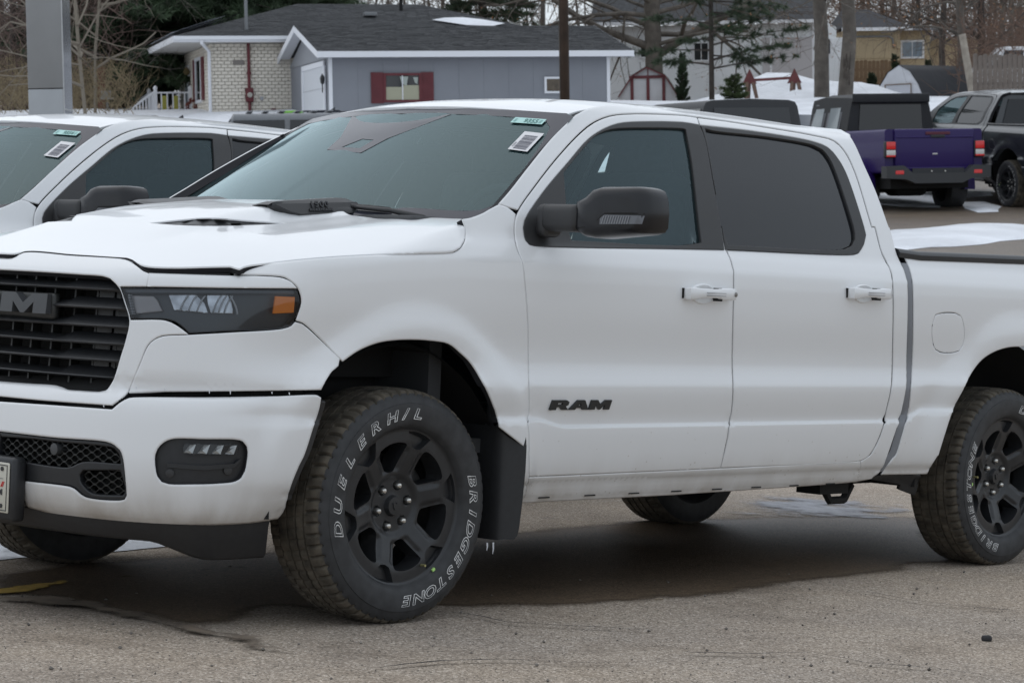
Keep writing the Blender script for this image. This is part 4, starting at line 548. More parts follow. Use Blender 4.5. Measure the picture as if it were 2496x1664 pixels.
def wheel(parent, loc, ph, texts, rz=0, name='wheel', valve=None):
    w = part(name, parent, loc, (0, 0, rz)); V, F, mi = tyre_mesh(); mk('tyre', V, F, [RUB, TREAD], w, True, 40, None, True, mi)
    V, F = rim_mesh(ph); mk('rim', V, F, RIMM, w, True, 38)
    b = MB(); b.lathe([(.262, .012), (.250, .03), (.236, .06), (.236, .22), (.262, .24)], 48); b.build('barrel', RIMM, w, True, 40)
    b = MB(); b.lathe([(.0, .150), (.168, .150), (.170, .153), (.170, .172), (.168, .175), (.0, .175)], 40); b.lathe([(.0, .098), (.075, .098), (.085, .12), (.085, .15)], 32); b.build('brake_disc', IRON, w, True, 35)
    b = MB(); b.rbox((.12, .155, .10), (.09, .07, .16), .02, rot=Matrix.Rotation(-.7, 3, 'Y')); b.build('brake_caliper', IRON, w, True, 50)
    for k in range(6):
        a = ph + k * math.pi / 3; b = MB(); cx, cz = .06985 * math.cos(a), .06985 * math.sin(a)
        b.lathe([(.0125, .078), (.0125, .060), (.0122, .058)], 6, org=(cx, 0, cz)); b.lathe([(.0115, .058), (.0105, .052), (.007, .0475), (0, .046)], 12, org=(cx, 0, cz)); b.build('lug_nut', STEEL, w, True, 35)
    b = MB(); b.lathe([(.0, .0445), (.012, .0445), (.014, .0465), (.026, .0465), (.030, .047)], 28)
    b.prism([(-.013, .010), (-.006, .012), (0, .007), (.006, .012), (.013, .010), (.010, -.002), (.004, -.013), (-.004, -.013), (-.010, -.002)], .0415, .046); b.build('centre_cap', RIMM, w, True, 40)
    if texts:
        for t in texts:
            V, F = arc_text(*t); mk('raised_lettering', V, F, WLET, w)
    if valve is not None:
        b = MB(); p = Vector((.225 * math.cos(valve), .01, .225 * math.sin(valve))); b.tube([p + Vector((0, .02, 0)), p + Vector((0, -.006, 0)), p + Vector((0, -.012, 0))], [.004, .0045, .0045], 8); b.build('valve_stem', mat('brass_valve', (.45, .42, .2), .4, metal=.6), w, True, 40)
        a2 = valve + .12; b = MB(); b.rbox((.262 * math.cos(a2), .004, .262 * math.sin(a2)), (.014, .008, .010), .002, rot=Matrix.Rotation(-a2 - 1.57, 3, 'Y')); b.build('balance_weight', mat('yellow_green_mark', (.45, .75, .22), .5), w)
    return w
# ---------------------------------------------------------------- the pickup
def make_pickup():
    T = bpy.data.objects.new('pickup_truck', None); C.objects.link(T)
    tag(T, 'white crew cab pickup with black wheels filling the foreground of the lot', 'pickup truck', 'white pickups parked side by side')
    def pan(name, S, outer, holes=(), m=PAINT, parent=T, sides=1, smooth=True, sharp=None, **k):
        VF = sheet(S, outer, holes, **k); mi = list(SHEET_MI) if m is PAINT else None; m = [m, GAP_SHADE] if m is PAINT else m; a = mk(name, *VF, m, parent, smooth, sharp, mi=mi); r = a
        if sides == 2: b = mk(name, *flip(VF), m, parent, smooth, sharp, mi=mi); r = (a, b)
        return r
    A = lambda *q: np.vstack([np.atleast_2d(x) for x in q])
    # hood
    hs = FE['hood']; hf = xy(FE['hood_front'])[:, :2]; yr = np.linspace(0, -.80, 18)
    rear = np.stack([.125 + .37 * yr ** 2, yr], 1); hfb = hf + [.0035, 0]; hood = A(rear, hs[:-2], hfb[1:], [[hfb[-1][0], 0]])
    vent = FE['vent']
    hd = pan('hood', H, hood, [vent], rim=.022, h=.025, sym=True)
    sl = [Vector(q) + Vector((.004, 0, -.003)) for q in xy(FE['hood_front'])[1:]]; sl.append(Vector((sl[-1].x, 0, sl[-1].z))); sb_ = MB(); sb_.tube(sl + [Vector((q.x, -q.y, q.z)) for q in sl[:-1][::-1]], .0035, 6); sb_.build('hood_gap_shade', UNDER, hd, True)  # black strip added along the hood's front gap to stand for its shadow
    VF = sheet(H, vent, h=.03, rim=.004, off=-.006, hem=0)
    for q in (VF, flip(VF)): mk('hood_vent', *q, BLK, hd, True)
    cen = vent.mean(0); ax = np.array([.36, -.27]); ax /= np.linalg.norm(ax)
    for sg in (1, -1):
        b = MB()
        for k in range(5):
            t = -.11 + .055 * k; c = cen + ax * t; z = float(H(c[0], c[1])[2]); y = c[1] * sg; wv = .028 * (1 - abs(t) / .19)
            b.add([(c[0] - .02, y - wv * sg, z - .005), (c[0] + .02, y - wv * sg, z - .001), (c[0] + .024, y + wv * sg, z - .001), (c[0] - .016, y + wv * sg, z - .005)], [(0, 1, 2, 3)])
        b.build('vent_louver', MATTE, hd)
    # bulge insert with the badge
    sb = FE['scoop_base']; bot = np.array([H(a, c) for a, c in sb if c < -.30])
    top = np.array([[-.120, -.385, 1.372], [-.095, -.385, 1.384], [.05, -.375, 1.398], [.242, -.37, 1.4165], [.318, -.385, 1.396], [.335, -.40, 1.373]])
    bp = np.stack([np.interp(np.linspace(0, 1, 24), np.linspace(0, 1, len(bot)), bot[:, i]) for i in range(3)], 1); bp[:, 2] -= .004
    tl = np.concatenate([[0], np.cumsum(np.linalg.norm(np.diff(top, axis=0), axis=1))]); tp = np.stack([np.interp(np.linspace(0, tl[-1], 24), tl, top[:, i]) for i in range(3)], 1)
    V = []; F = []
    for i in range(24):
        a, c = bp[i], tp[i]; V += [tuple(a), tuple(a * .75 + c * .25 + np.array([0, -.006, .004])), tuple(a * .4 + c * .6 + np.array([0, -.003, .001])), tuple(c), (c[0], c[1] + .05, c[2] + .0005), (c[0], c[1] + .12, c[2] - .012)]
    for i in range(23):
        for j in range(5): F.append((i * 6 + j, (i + 1) * 6 + j, (i + 1) * 6 + j + 1, i * 6 + j + 1))
    for sg in (0, 1):
        VV, FF = (V, F) if not sg else flip((V, F)); sc = mk('hood_scoop', VV, FF, BLK, hd, True, 50)
    # recessed badge plate on the near side: a plane fitted to the face of the insert
    o = np.array([.115, -.416, 1.366]); ex = np.array([1, .02, .062]); ex /= np.linalg.norm(ex); ey = np.array([-.05, .035, .047]); ey -= ex * (ey @ ex); ey /= np.linalg.norm(ey); nz = np.cross(ex, ey); nz = nz if nz[1] < 0 else -nz
    for sg in (1, -1):
        f3 = lambda u, v, t: (o + ex * u + ey * v + nz * t) * [1, sg, 1]
        P = [(-.225, .024), (-.17, -.006), (-.13, -.018), (.185, -.018), (.165, .030)]; b = MB()
        V = [f3(u, v, .006) for u, v in P] + [f3(u, v, -.02) for u, v in P]; n = len(P); b.add(V, [tuple(range(n))] + [(i, (i + 1) % n, n + (i + 1) % n, n + i) for i in range(n)]); b.build('badge_plate', MATTE, hd)
        for txt, sz, vv, sp_ in (('1500', .034, .0075, 1.25), ('HURRICANE', .0135, -.0085, 1.45)):
            V, F = textmesh(txt, sz, extrude=.002, shear=.25, bold=.0012, space=sp_); W2 = [f3(x * 1.1 * sg - .028, y + vv, .009 + z) for x, y, z in V]; mk('badge_lettering', W2, F, PIANO, hd)
    # grille surround, headlight brow, corner skin
    no, ni = FE['nose_out'], FE['nose_in']
    pan('grille_surround', B, A([[S0, no[0][1]]], no, [[S0, no[-1][1]]], [[S0, ni[-1][1]]], ni[::-1], [[S0, ni[0][1]]]), rim=.03, h=.022, sym=True)
    pan('headlight_brow', B, FE['brow'], h=.02, rim=.02, sides=2)
    pan('fascia_corner', B, FE['corner'], h=.022, rim=.02, sides=2, rows=[.755, .765, .775, .785, .795])
    bo = FE['bumper_out']
    fh = FE['fog_hole']; bum = pan('front_bumper', B, A([[S0, bo[0][1]]], bo, [[S0, bo[-1][1]]]), [fh], rim=.03, h=.02, hem=.007, sym=True, rows=[.70, .71, .72, .73, .74, .75, .345, .355, .365])
    for sg in (0, 1):
        fl = (lambda q: q) if not sg else flip
        pk = mk('fog_lamp_pocket', *fl(sheet(offB(-.022), fh, h=.02, rim=-.02, hem=0)), BLK, bum, True, 60)
        V, F = sheet(offB(-.020), np.array([(a, c) for a, c in np.array([(-.915, .536), (-.80, .533), (-.70, .541), (-.682, .556), (-.682, .547), (-.70, .529), (-.80, .519), (-.915, .524)])]), h=.02, rim=.01, off=.012, hem=0); mk('pocket_ledge', *fl((V, F)), BLK, pk, True, 60)
        mk('fog_lamp', *fl(sheet(offB(-.008), FE['fog_lamp'], h=.012, rim=.012, hem=.003)), GL, bum, True)
        fg = FE['fog_lamp']; lo_, hi_ = fg.min(0), fg.max(0); b = MB()
        for k in range(4):
            a0_ = lo_[0] + (hi_[0] - lo_[0]) * (k + .05) / 4; a1_ = lo_[0] + (hi_[0] - lo_[0]) * (k + .9) / 4; q = [offB(-.0205)(a0_, lo_[1] + .004), offB(-.013)(a1_ - .01, lo_[1] + .003), offB(-.013)(a1_, hi_[1] - .004), offB(-.0205)(a0_ + .02, hi_[1] - .006)]
            q.append((q[0] + q[2]) / 2 - np.array([.006, 0, .004])); b.add(q, [(0, 1, 4), (1, 2, 4), (2, 3, 4), (3, 0, 4)])
        VV, FF = fl((np.array(b.v), b.f)); mk('fog_lamp_reflector', VV, FF, mat('fog_reflector', (.80, .78, .74), .2, metal=.55), bum)
        for s_, z_ in ((-.906, .505), (-.718, .518)):
            p = offB(-.018)(s_, z_); _, _, nx, ny = plan(s_); q = MB(); nn = Vector((float(nx), float(ny), 0)); q.tube([Vector(p) - nn * .01, Vector(p) + nn * .004, Vector(p) + nn * .005], [.0135, .0135, .010], 16); VV, FF = fl((np.array(q.v), q.f)); mk('parking_sensor', VV, FF, MATTE, bum, True, 40)
    eb = bo[(bo[:, 0] > -.545)]; eb = eb[np.argsort(-eb[:, 1])]; eb = eb[(eb[:, 1] < .752) & (eb[:, 1] > .41)]
    band = np.vstack([eb - [.012, 0], (eb + [.028, 0])[::-1]]); pan('bumper_arch_trim', offB(-.014), band, m=MATTE, h=.03, rim=.04, hem=.003, sides=2)
    # lower intake: black frame, honeycomb, sensor, plate
    it = FE['intake']; mu, ml = FE['mesh_upper'], FE['mesh_lower']
    ou = A([[S0, it[0][1]]], it, [[S0, it[-1][1]]]); muL = A([[-1.60, .581]], mu[mu[:, 0] > -1.60], [[-1.60, .505]])
    ik = pan('lower_intake', offB(-.008), ou, [muL, ml], m=BLK, rim=.03, h=.02, hem=.004, sym=True)
    def honey(poly, S, dx=.0455, dz=.0125, t=.0026, dep=.018):
        b = MB(); lo, hi = poly.min(0), poly.max(0)
        for k in range(-1, int((hi[1] - lo[1]) / dz) + 2):
            u = lo[0] - dx + (dx / 2 if k % 2 else 0); P = []
            while u < hi[0] + dx:
                P += [(u, .0048), (u + dx * .26, .0048), (u + dx * .5, -.0048), (u + dx * .76, -.0048)]; u += dx
            P = np.array([(a, lo[1] + k * dz + c) for a, c in P]); ok = inpoly(P, poly)
            for q in range(len(P) - 1):
                if not (ok[q] and ok[q + 1]): continue
                a, e = P[q], P[q + 1]; V = [S(a[0], a[1] - t / 2), S(e[0], e[1] - t / 2), S(e[0], e[1] + t / 2), S(a[0], a[1] + t / 2)]
                nn = np.stack(plan(np.array([a[0], e[0], e[0], a[0]]))[2:], 1); Vb = [v - np.array([m_[0], m_[1], 0]) * dep for v, m_ in zip(V, nn)]
                b.add(V + Vb, [(0, 1, 2, 3), (0, 4, 5, 1), (3, 2, 6, 7)])
        return np.array(b.v), b.f
    for poly in (muL, ml):
        VF = honey(poly, offB(-.020))
        for q in (VF, flip(VF)): h_ = mk('honeycomb_mesh', *q, mat('grille_black', (.022, .023, .022), .45), ik, kind='stuff')
        VB = sheet(offB(-.075), poly, h=.06, rim=0, hem=0)
        for q in (VB, flip(VB)): mk('radiator_screen', *q, UNDER, ik)
    p = offB(-.02)(-1.333, .553); b = MB(); b.tube([Vector(p) + Vector((.03, 0, 0)), Vector(p) + Vector((-.012, 0, 0)), Vector(p) + Vector((-.013, 0, 0))], [.019, .019, .012], 20); b.build('parking_sensor', mat('sensor_grey', (.05, .052, .055), .4), bum, True, 40)
    # plate holder and dealer plate
    px_ = -1.078; yc = -.158; zc_ = .418; b = MB(); b.rbox((px_ + .022, yc, zc_ - .004), (.05, .345, .205), .012, 2); b.build('plate_holder', BLK, T, True, 50)
    b = MB(); b.rbox((px_ - .006, yc, zc_), (.006, .305, .160), .003, 2); pl = b.build('dealer_plate', mat('cream_plate', (.56, .54, .46), .35), T, True, 50)
    b = MB(); fr = [(-.144, -.072), (.144, -.072), (.144, .072), (-.144, .072)]
    for i in range(4):
        (y0, z0), (y1, z1) = fr[i], fr[(i + 1) % 4]; b.box((px_ - .0105, yc + min(y0, y1) - .0014, zc_ + min(z0, z1) - .0014), (px_ - .0095, yc + max(y0, y1) + .0014, zc_ + max(z0, z1) + .0014))
    for yy in (-.118, .118):
        for zz in (.060, -.058): b.lathe([(0, px_ - .013), (.007, px_ - .013), (.007, px_ - .008)], 12, 'x', (0, yc + yy, zc_ + zz))
    b.build('plate_border', LETB, pl)
    for txt, sz, z, bold, xo, m_ in (('DODGE', .017, .005, .0003, -.105, LETB), ('//', .022, .004, .001, -.127, mat('red_stripe', (.6, .03, .03), .4)), ('RAM', .024, -.022, .0016, -.122, LETB), ('Jeep', .028, -.048, .0008, -.100, LETB)):
        V, F = textmesh(txt, sz, extrude=.0004, bold=bold, shear=.2 if txt in ('DODGE', '//') else 0, align='RIGHT')
        mk('plate_lettering', [(px_ - .0105 - zz, yc + xo - x * 1.15, zc_ + z + y) for x, y, zz in V], F, m_, pl)
    b = MB(); b.tube([(px_ - .0105, yc + .10, zc_ + .030), (px_ - .0105, yc - .02, zc_ + .031), (px_ - .0105, yc - .125, zc_ + .029)], [.0008, .0022, .0006], 6); b.build('winged_emblem', LETB, pl)
    # grille
    gb = part('grille', T); ni_z = (ni[:, 1].min(), ni[:, 1].max())
    VB = sheet(offB(-.14), A([[S0, ni[0][1] + .02]], ni, [[S0, ni[-1][1] - .02]]), h=.06, rim=0, hem=0, sym=True); mk('radiator_screen', *VB, UNDER, gb)
    gh = mat('grille_black', (.022, .023, .022), .45)
    def zr(s):   # open height of the grille at s
        v = ni; i = np.argsort(v[:, 1]); return v[i]
    half = ni[np.argsort(ni[:, 1])]
    def s_end(z):
        e = ni; best = -9
        for i in range(len(e) - 1):
            if (e[i][1] - z) * (e[i + 1][1] - z) <= 0 and e[i][1] != e[i + 1][1]:
                s = e[i][0] + (z - e[i][1]) / (e[i + 1][1] - e[i][1]) * (e[i + 1][0] - e[i][0]); best = max(best, s)
        return best
    for z0 in (1.064, 1.006, .949, .895, .842, .788):
        e = s_end(z0) + .006; ss = np.linspace(S0, e, 40); V = []; F = []
        if z0 == 1.006: ss = np.linspace(-1.44, e, 30)
        for s in ss:
            k = float(sm(-1.40, -1.36, s)); up = .018 + .012 * k; tip = float(sm(e - .06, e, s))
            for d, dz in ((-.012, 0), (-.0145, .0032), (-.060, up + .002), (-.075, up), (-.075, up - .006), (-.03, -.006 - .004 * tip), (-.016, -.0045 - .005 * tip)): V.append(offB(d - .012 * tip)(s, z0 + dz))
        n = 7
        for i in range(len(ss) - 1):
            for j in range(n): F.append((i * n + j, i * n + (j + 1) % n, (i + 1) * n + (j + 1) % n, (i + 1) * n + j))
        F.append(tuple(range(n))); V = np.array(V)
        if z0 == 1.006:
            for q in ((V, F), flip((V, F))): mk('grille_bar', *q, BLK, gb, True, 30)
        else:
            V2, F2 = flip((V, F)); mk('grille_bar', np.vstack([V, V2]), F + [tuple(i + len(V) for i in f) for f in F2], BLK, gb, True, 30)
    for s in (-1.698, -1.592, -1.487, -1.384, -1.278, -1.173):
        cr = ni; zs = [ni_z[0] + .02, ni_z[1] - .015]
        if s > -1.2: zs = [.80, 1.075]
        b = MB(); q = [offB(-.055)(s - .004, zs[0]), offB(-.055)(s + .004, zs[0]), offB(-.095)(s + .004, zs[0]), offB(-.095)(s - .004, zs[0])]; t = [offB(-.055)(s - .004, zs[1]), offB(-.055)(s + .004, zs[1]), offB(-.095)(s + .004, zs[1]), offB(-.095)(s - .004, zs[1])]
        b.add(q + t, [(0, 1, 5, 4), (1, 2, 6, 5), (3, 0, 4, 7), (2, 3, 7, 6)])
        for VF in ((np.array(b.v), b.f), flip((np.array(b.v), b.f))): mk('grille_upright', *VF, gh, gb)
    VS = [sheet(offB(-.06), np.array([(a, .80), (a + .07, .80), (a + .07, 1.075), (a, 1.075)]), h=.04, rim=0, hem=0) for a in (-1.27, -1.19)]
    for VF in VS:
        for q in (VF, flip(VF)): mk('air_shutter', *q, mat('shutter_grey', (.035, .036, .037), .5), gb)
    hwid = .343; tot = sum(LADV[c] for c in 'RAM')
    def Sf(u, v):  # centred coordinate right round the nose
        u = np.asarray(u, float); s = S0 + np.abs(u); p = offB(-.012)(s, v); p[..., 1] *= np.where(u < 0, -1, 1); return p
    k = 2 * hwid / tot; x = -hwid; V = []; F = []
    for c in 'RAM':
        for pas in (0, 1):
            L = [np.array([(x + a * k, .976 + bb * .064) for a, bb in lp]) for lp in LET[c]]
            loops = L; pts = []; E = []
            for q in loops: o_ = len(pts); pts += [tuple(w_) for w_ in q]; E += [(o_ + i, o_ + (i + 1) % len(q)) for i in range(len(q))]
            if pas == 0:
                vv, _, ff, ov, _, _ = delaunay_2d_cdt([Vector(w_) for w_ in pts], E, [], 0, 1e-7); vv = np.array([tuple(w_) for w_ in vv]); ff = np.array([tuple(w_) for w_ in ff]); ce = vv[ff].mean(1); ok = inpoly(ce, loops[0])
                for q in loops[1:]: ok &= ~inpoly(ce, q)
                P = Sf(vv[:, 0], vv[:, 1]); cc = np.array([[x + .5 * LADV[c] * k, 1.008]]); o_ = len(V); V += [tuple(w_) for w_ in P - np.array([.018, 0, 0])]; F += [tuple(int(i) + o_ for i in w_) for w_ in ff[ok]]
            else:
                for q in loops:
                    P = Sf(q[:, 0], q[:, 1]); o_ = len(V); n = len(q); V += [tuple(w_) for w_ in P - np.array([.018, 0, 0])] + [tuple(w_) for w_ in P + np.array([.03, 0, 0])]; F += [(o_ + i, o_ + (i + 1) % n, o_ + n + (i + 1) % n, o_ + n + i) for i in range(n)]
        x += LADV[c] * k
    mk('grille_lettering', V, F, mat('badge_dark_grey', (.055, .058, .062), .4), gb, recalc=True)
    b = MB(); b.rbox((-.955, 0, 1.0), (.03, .70, .085), .01, 2); b.build('lettering_backing', gh, gb, True, 50)
    # headlights
    for sg in (0, 1):
        fl = (lambda q: q) if not sg else flip
        hl = mk('headlight', *fl(sheet(offB(-.004), FE['headlight'], h=.025, rim=.025, hem=.004)), GL, T, True)
        mk('lamp_housing', *fl(sheet(offB(-.045), FE['headlight'], h=.03, rim=-.03, hem=0)), SMOKE, hl, True, 60)
        mk('signal_reflector', *fl(sheet(offB(-.030), FE['hl_signal'], h=.03, rim=.012, hem=.004)), mat('pale_pink_lens', (.60, .56, .555), .3), hl, True)
        for nm in ('hl_proj1', 'hl_proj2'):
            f = FE[nm]; lo_, hi_ = f.min(0), f.max(0)
            Sb = lambda s, z, lo_=lo_, hi_=hi_: offB(-.014)(s, z) + np.stack([.024 * np.sin((np.asarray(s) - lo_[0]) / (hi_[0] - lo_[0]) * 3.14) ** .8 if 0 else .020 * (1 - ((np.asarray(s) - .7 * hi_[0] - .3 * lo_[0]) / (hi_[0] - lo_[0])) ** 2), 0 * np.asarray(s), .0 * np.asarray(s)], -1)
            mk('headlight_reflector', *fl(sheet(offB(-.036), f, h=.012, rim=.01, hem=.003)), mat('lamp_bowl', (.55, .56, .58), .22, metal=.9, noise=(28, .5)), hl, True)
            for k in range(3):
                s = lo_[0] + (hi_[0] - lo_[0]) * (.45 + .2 * k); q = MB(); q.tube([Vector(offB(-.030)(s + .03 * (1 - t) - .02, lo_[1] + .004 + (hi_[1] - lo_[1] - .008) * (1 - t * t * .6 - .4 * t))) for t in np.linspace(0, 1, 7)], .0028, 6); VV, FF = fl((np.array(q.v), q.f)); mk('light_guide', VV, FF, mat('clear_guide', (.75, .76, .78), .15), hl, True)
        for k in range(13):
            t_ = k / 12; p_ = offB(-.020)(-1.100 + .022 * t_, 1.050 - .058 * t_); q = MB(); q.rbox(tuple(p_), (.012, .010, .0028), .0008, 1); VV, FF = fl((np.array(q.v), q.f)); mk('led_segment', VV, FF, mat('clear_guide', (.85, .86, .88), .15), hl)
        q = MB(); q.tube([Vector(offB(-.018)(-.722 + .026 * math.sin(t * 1.5), 1.062 - .058 * t)) for t in np.linspace(0, 1, 8)], .0032, 6); VV, FF = fl((np.array(q.v), q.f)); mk('chrome_edge', VV, FF, mat('clear_guide'), hl, True)
        mk('amber_reflector', *fl(sheet(offB(-.012), FE['hl_amber'], h=.02, rim=.01, hem=.003)), AMBER, hl, True)
        hp = FE['headlight']; tp = hp[(hp[:, 1] > 1.055) & (hp[:, 0] < -.505)]; tp = tp[np.argsort(tp[:, 0])]; up = np.stack([tp[:, 0] + .004, tp[:, 1] - .003], 1); up = up[up[:, 1] > 1.066]; lo_ = np.stack([up[:, 0], up[:, 1] - .013], 1)
        mk('lamp_upper_trim', *fl(sheet(offB(-.018), np.vstack([up, lo_[::-1]]), h=.02, rim=.02, hem=0)), mat('lamp_trim_grey', (.17, .185, .205), .4), hl, True)
    # fender, doors, cab, bed side
    fe = pan('front_fender', B, FE['fender'], h=.028, rim=.03, hem=.006, rows=ROWS_F + [.636, .65, .664, .672, .68, .690], sides=2)
    fd = pan('front_door', B, FE['front_door'], rows=ROWS, rim=.03, sides=2); rd = pan('rear_door', B, FE['rear_door'], rows=ROWS, rim=.03, sides=2)
    cb = pan('cab_frame', B, FE['cab'], rows=ROWS, rim=.05, sides=2)
    rocker = pan('rocker_panel', B, FE['rocker'], rows=[.375, .385, .395] + ROWS[6:14], h=.02, rim=.02, sides=2)
    for q in rocker:
        pass
    for side in (0, 1):
        fl = (lambda q: q) if not side else flip
        for k in range(8):
            b = MB(); x = .75 + .245 * k; p = B(np.array(x), np.array(.392)); b.box((x - .028, float(p[1]) - .002, .3855), (x + .028, float(p[1]) + .01, .390))
            VV, FF = fl((np.array(b.v), b.f)); mk('drain_slot', VV, FF, UNDER, rocker[side])
    bd = FE['bed']; bt = FE['bed_top']; e = bd[-1]; arch = [(3.672 + (.62) * math.cos(a), WZ + .60 * math.sin(a)) for a in np.linspace(1.45, -.02, 14)]
    bed = A(bd, arch, [[4.30, .40]], [[4.84, .42]], [[4.86, .60]], [[4.86, 1.30]], [[4.85, 1.353]], [[4.4, 1.349]], bt[::-1])
    fu = FE['fuel']; bs = pan('bed_side', B, bed, [fu], rows=[1.25, 1.265, 1.28, 1.30, 1.31, 1.32, 1.33] + ROWS, rim=.03, sides=2)
    g = fu.mean(0); fin = g + (fu - g) * (1 - .0035 / np.linalg.norm(fu - g, axis=1))[:, None]; mk('fuel_door', *sheet(B, fin, h=.03, rim=.02, hem=.004), PAINT, bs[0], True)
    pan('bed_lower_trim', offB(-.03), FE['bed_low'], m=BLK, h=.03, sides=2)
    # black rail cap, inner bed
    for sg in (1, -1):
        b = MB(); pts = []
        for x in np.linspace(2.84, 4.86, 14):
            zt = float(np.interp(x, [2.84, 2.90, 2.92, 3.81, 4.86], [1.338, 1.338, 1.330, 1.345, 1.36])); yy = -(1.03 + float(off(x, zt - .015))) * 1.0
            pts.append((x, sg * yy, zt))
        V = []; F = []
        for x, y, z in pts:
            for dy, dz in ((-.004, -.016), (-.006, .004), (.004, .017), (.02, .022), (.09, .022), (.11, .012), (.11, -.05)): V.append((x, y + sg * dy, z + dz))
        for i in range(len(pts) - 1):
            for j in range(6): F.append((i * 7 + j, i * 7 + j + 1, (i + 1) * 7 + j + 1, (i + 1) * 7 + j))
        F.append(tuple(range(7))); mk('bed_rail_cap', V, F, BLK, bs[0 if sg > 0 else 1], True, 40, recalc=True)
    b = MB(); b.box((2.86, -.83, .70), (4.86, .83, .74)); b.box((2.86, -.86, .70), (2.89, .86, 1.30)); b.build('bed_floor', BLK, T)
    b = MB(); b.box((2.9, -.93, 1.0), (4.84, -.86, 1.32)); b.box((2.9, .86, 1.0), (4.84, .93, 1.32)); b.build('bed_inner_wall', UNDER, T)
    b = MB(); b.rbox((4.87, 0, 1.04), (.05, 1.60, .60), .02); b.build('tailgate', PAINT, T, True, 50)
    b = MB(); b.rbox((5.0, 0, .58), (.2, 1.9, .2), .05); b.build('rear_bumper', BLK, T, True, 50)
    for sg in (1, -1):
        b = MB(); b.rbox((4.84, sg * .95, 1.05), (.10, .12, .40), .03); b.build('tail_lamp', mat('red_lamp', (.45, .02, .015), .2, coat=.5), T, True, 50)
        # dark filler and grey seal in the gap between cab and bed
        V = []; F = []; zs = np.linspace(.43, 1.30, 30); ed = bd[(bd[:, 0] < 2.95)]; ed = ed[np.argsort(ed[:, 1])]
        for z in zs:
            x = float(np.interp(z, ed[:, 1], ed[:, 0])); p = B(np.array(x), np.array(z))
            for dx, dy in ((-.060, .030), (-.034, .016), (-.012, .005), (.006, .006), (.016, .035)): V.append((x + dx, (p[1] + dy) * sg, z))
        for i in range(len(zs) - 1):
            for j in range(4): F.append((i * 5 + j, i * 5 + j + 1, (i + 1) * 5 + j + 1, (i + 1) * 5 + j))
        mk('bed_seal', V, F, [UNDER, GREY], T, True, 40, recalc=True, mi=[0 if j == 0 else (1 if j < 3 else 0) for i in range(len(zs) - 1) for j in range(4)])
        # door handles
    for nm, u0, u1, z0, z1, k in (('f', 1.356, 1.632, 1.115, 1.155, 0), ('r', 2.385, 2.652, 1.145, 1.185, 1)):
        for side, par in ((1, (fd, rd)[k][0]), (-1, (fd, rd)[k][1])):
            uc, zc, L = (u0 + u1) / 2, (z0 + z1) / 2, u1 - u0; V = []; F = []; y0 = float(B(np.array(uc), np.array(zc))[1])
            st = [(0, .012, .019), (.02, .030, .0235), (.12, .036, .0235), (.24, .046, .018), (.5, .052, .017), (.60, .052, .018), (.635, .052, .0225), (.85, .048, .0235), (.97, .038, .021), (1, .016, .017)]
            n = 10
            for t, o_, hh in st:
                for j in range(n):
                    a = 2 * math.pi * j / n; c, s = math.cos(a), math.sin(a); c = math.copysign(abs(c) ** .5, c); s = math.copysign(abs(s) ** .5, s)
                    zc2 = zc + (.002 if .2 < t < .62 else 0) + (t - .5) * .004; V.append((u0 + t * L, (y0 - o_ * .78 + c * .013) * side, zc2 + s * hh))
            for i in range(len(st) - 1):
                for j in range(n): F.append((i * n + j, i * n + (j + 1) % n, (i + 1) * n + (j + 1) % n, (i + 1) * n + j))
            F += [tuple(range(n)), tuple(range((len(st) - 1) * n, len(st) * n))]; hn = mk('door_handle', V, F, PAINT, par, True, 55, recalc=True)
            b = MB(); b.lathe([(.0, -.0005), (.030, -.001), (.034, -.0045), (.037, -.003), (.039, .004)], 28, org=(0, 0, 0)); VV = [(uc - .02 + x * 2.0, (y0 - .0025 + y) * side, zc - .002 + z * 1.0) for x, y, z in b.v]; mk('handle_cup', VV, b.f, PAINT, par, True, recalc=True)
            b = MB(); b.box((u0 + .620 * L, y0 - .050, zc - .026), (u0 + .628 * L, y0 - .004, zc - .010)); b.box((u0 + .622 * L, y0 - .046, zc + .012), (u0 + .627 * L, y0 - .004, zc + .023)); b.box((u0 - .004, y0 - .008, zc - .020), (u0 - .001, y0 + .002, zc + .018)); VV = np.array(b.v); VV[:, 1] *= side; mk('handle_gap', VV, b.f, UNDER, par)
            if k == 0 and side == 1: b = MB(); b.lathe([(0, -.001), (.007, -.001), (.009, 0), (.009, .006)], 14); mk('key_lock', [(u1 - .018 + x, y0 - .0475 + y, zc + .0015 + z) for x, y, z in b.v], b.f, mat('dull_lock', (.25, .24, .23), .3, metal=.8), par, True, 40)
            b = MB()
            for dz_ in (.004, -.006): b.box((u0 + .08, y0 - .0545, zc + dz_ - .0008), (u0 + .19, y0 - .0500, zc + dz_ + .0008))
            VV = np.array(b.v); VV[:, 1] *= side; mk('handle_groove', VV, b.f, GREY, par)
    # door badge: block letters
    for side in (0, 1):
        V, F = word_on(B, 'RAM', .668, .980, .7065, .7405, .007, 0, .10 if not side else .1)
        if side: V = np.array(V); V[:, 0] = 1.648 - V[:, 0]; V[:, 1] *= -1
        mk('door_badge', V, F, LETB, fd[side], recalc=True)
    # window trims and glass
    Tr = offB(.0025); Gs = offB(-.010)
    fgl, rgl = FE['front_glass'], FE['rear_glass']
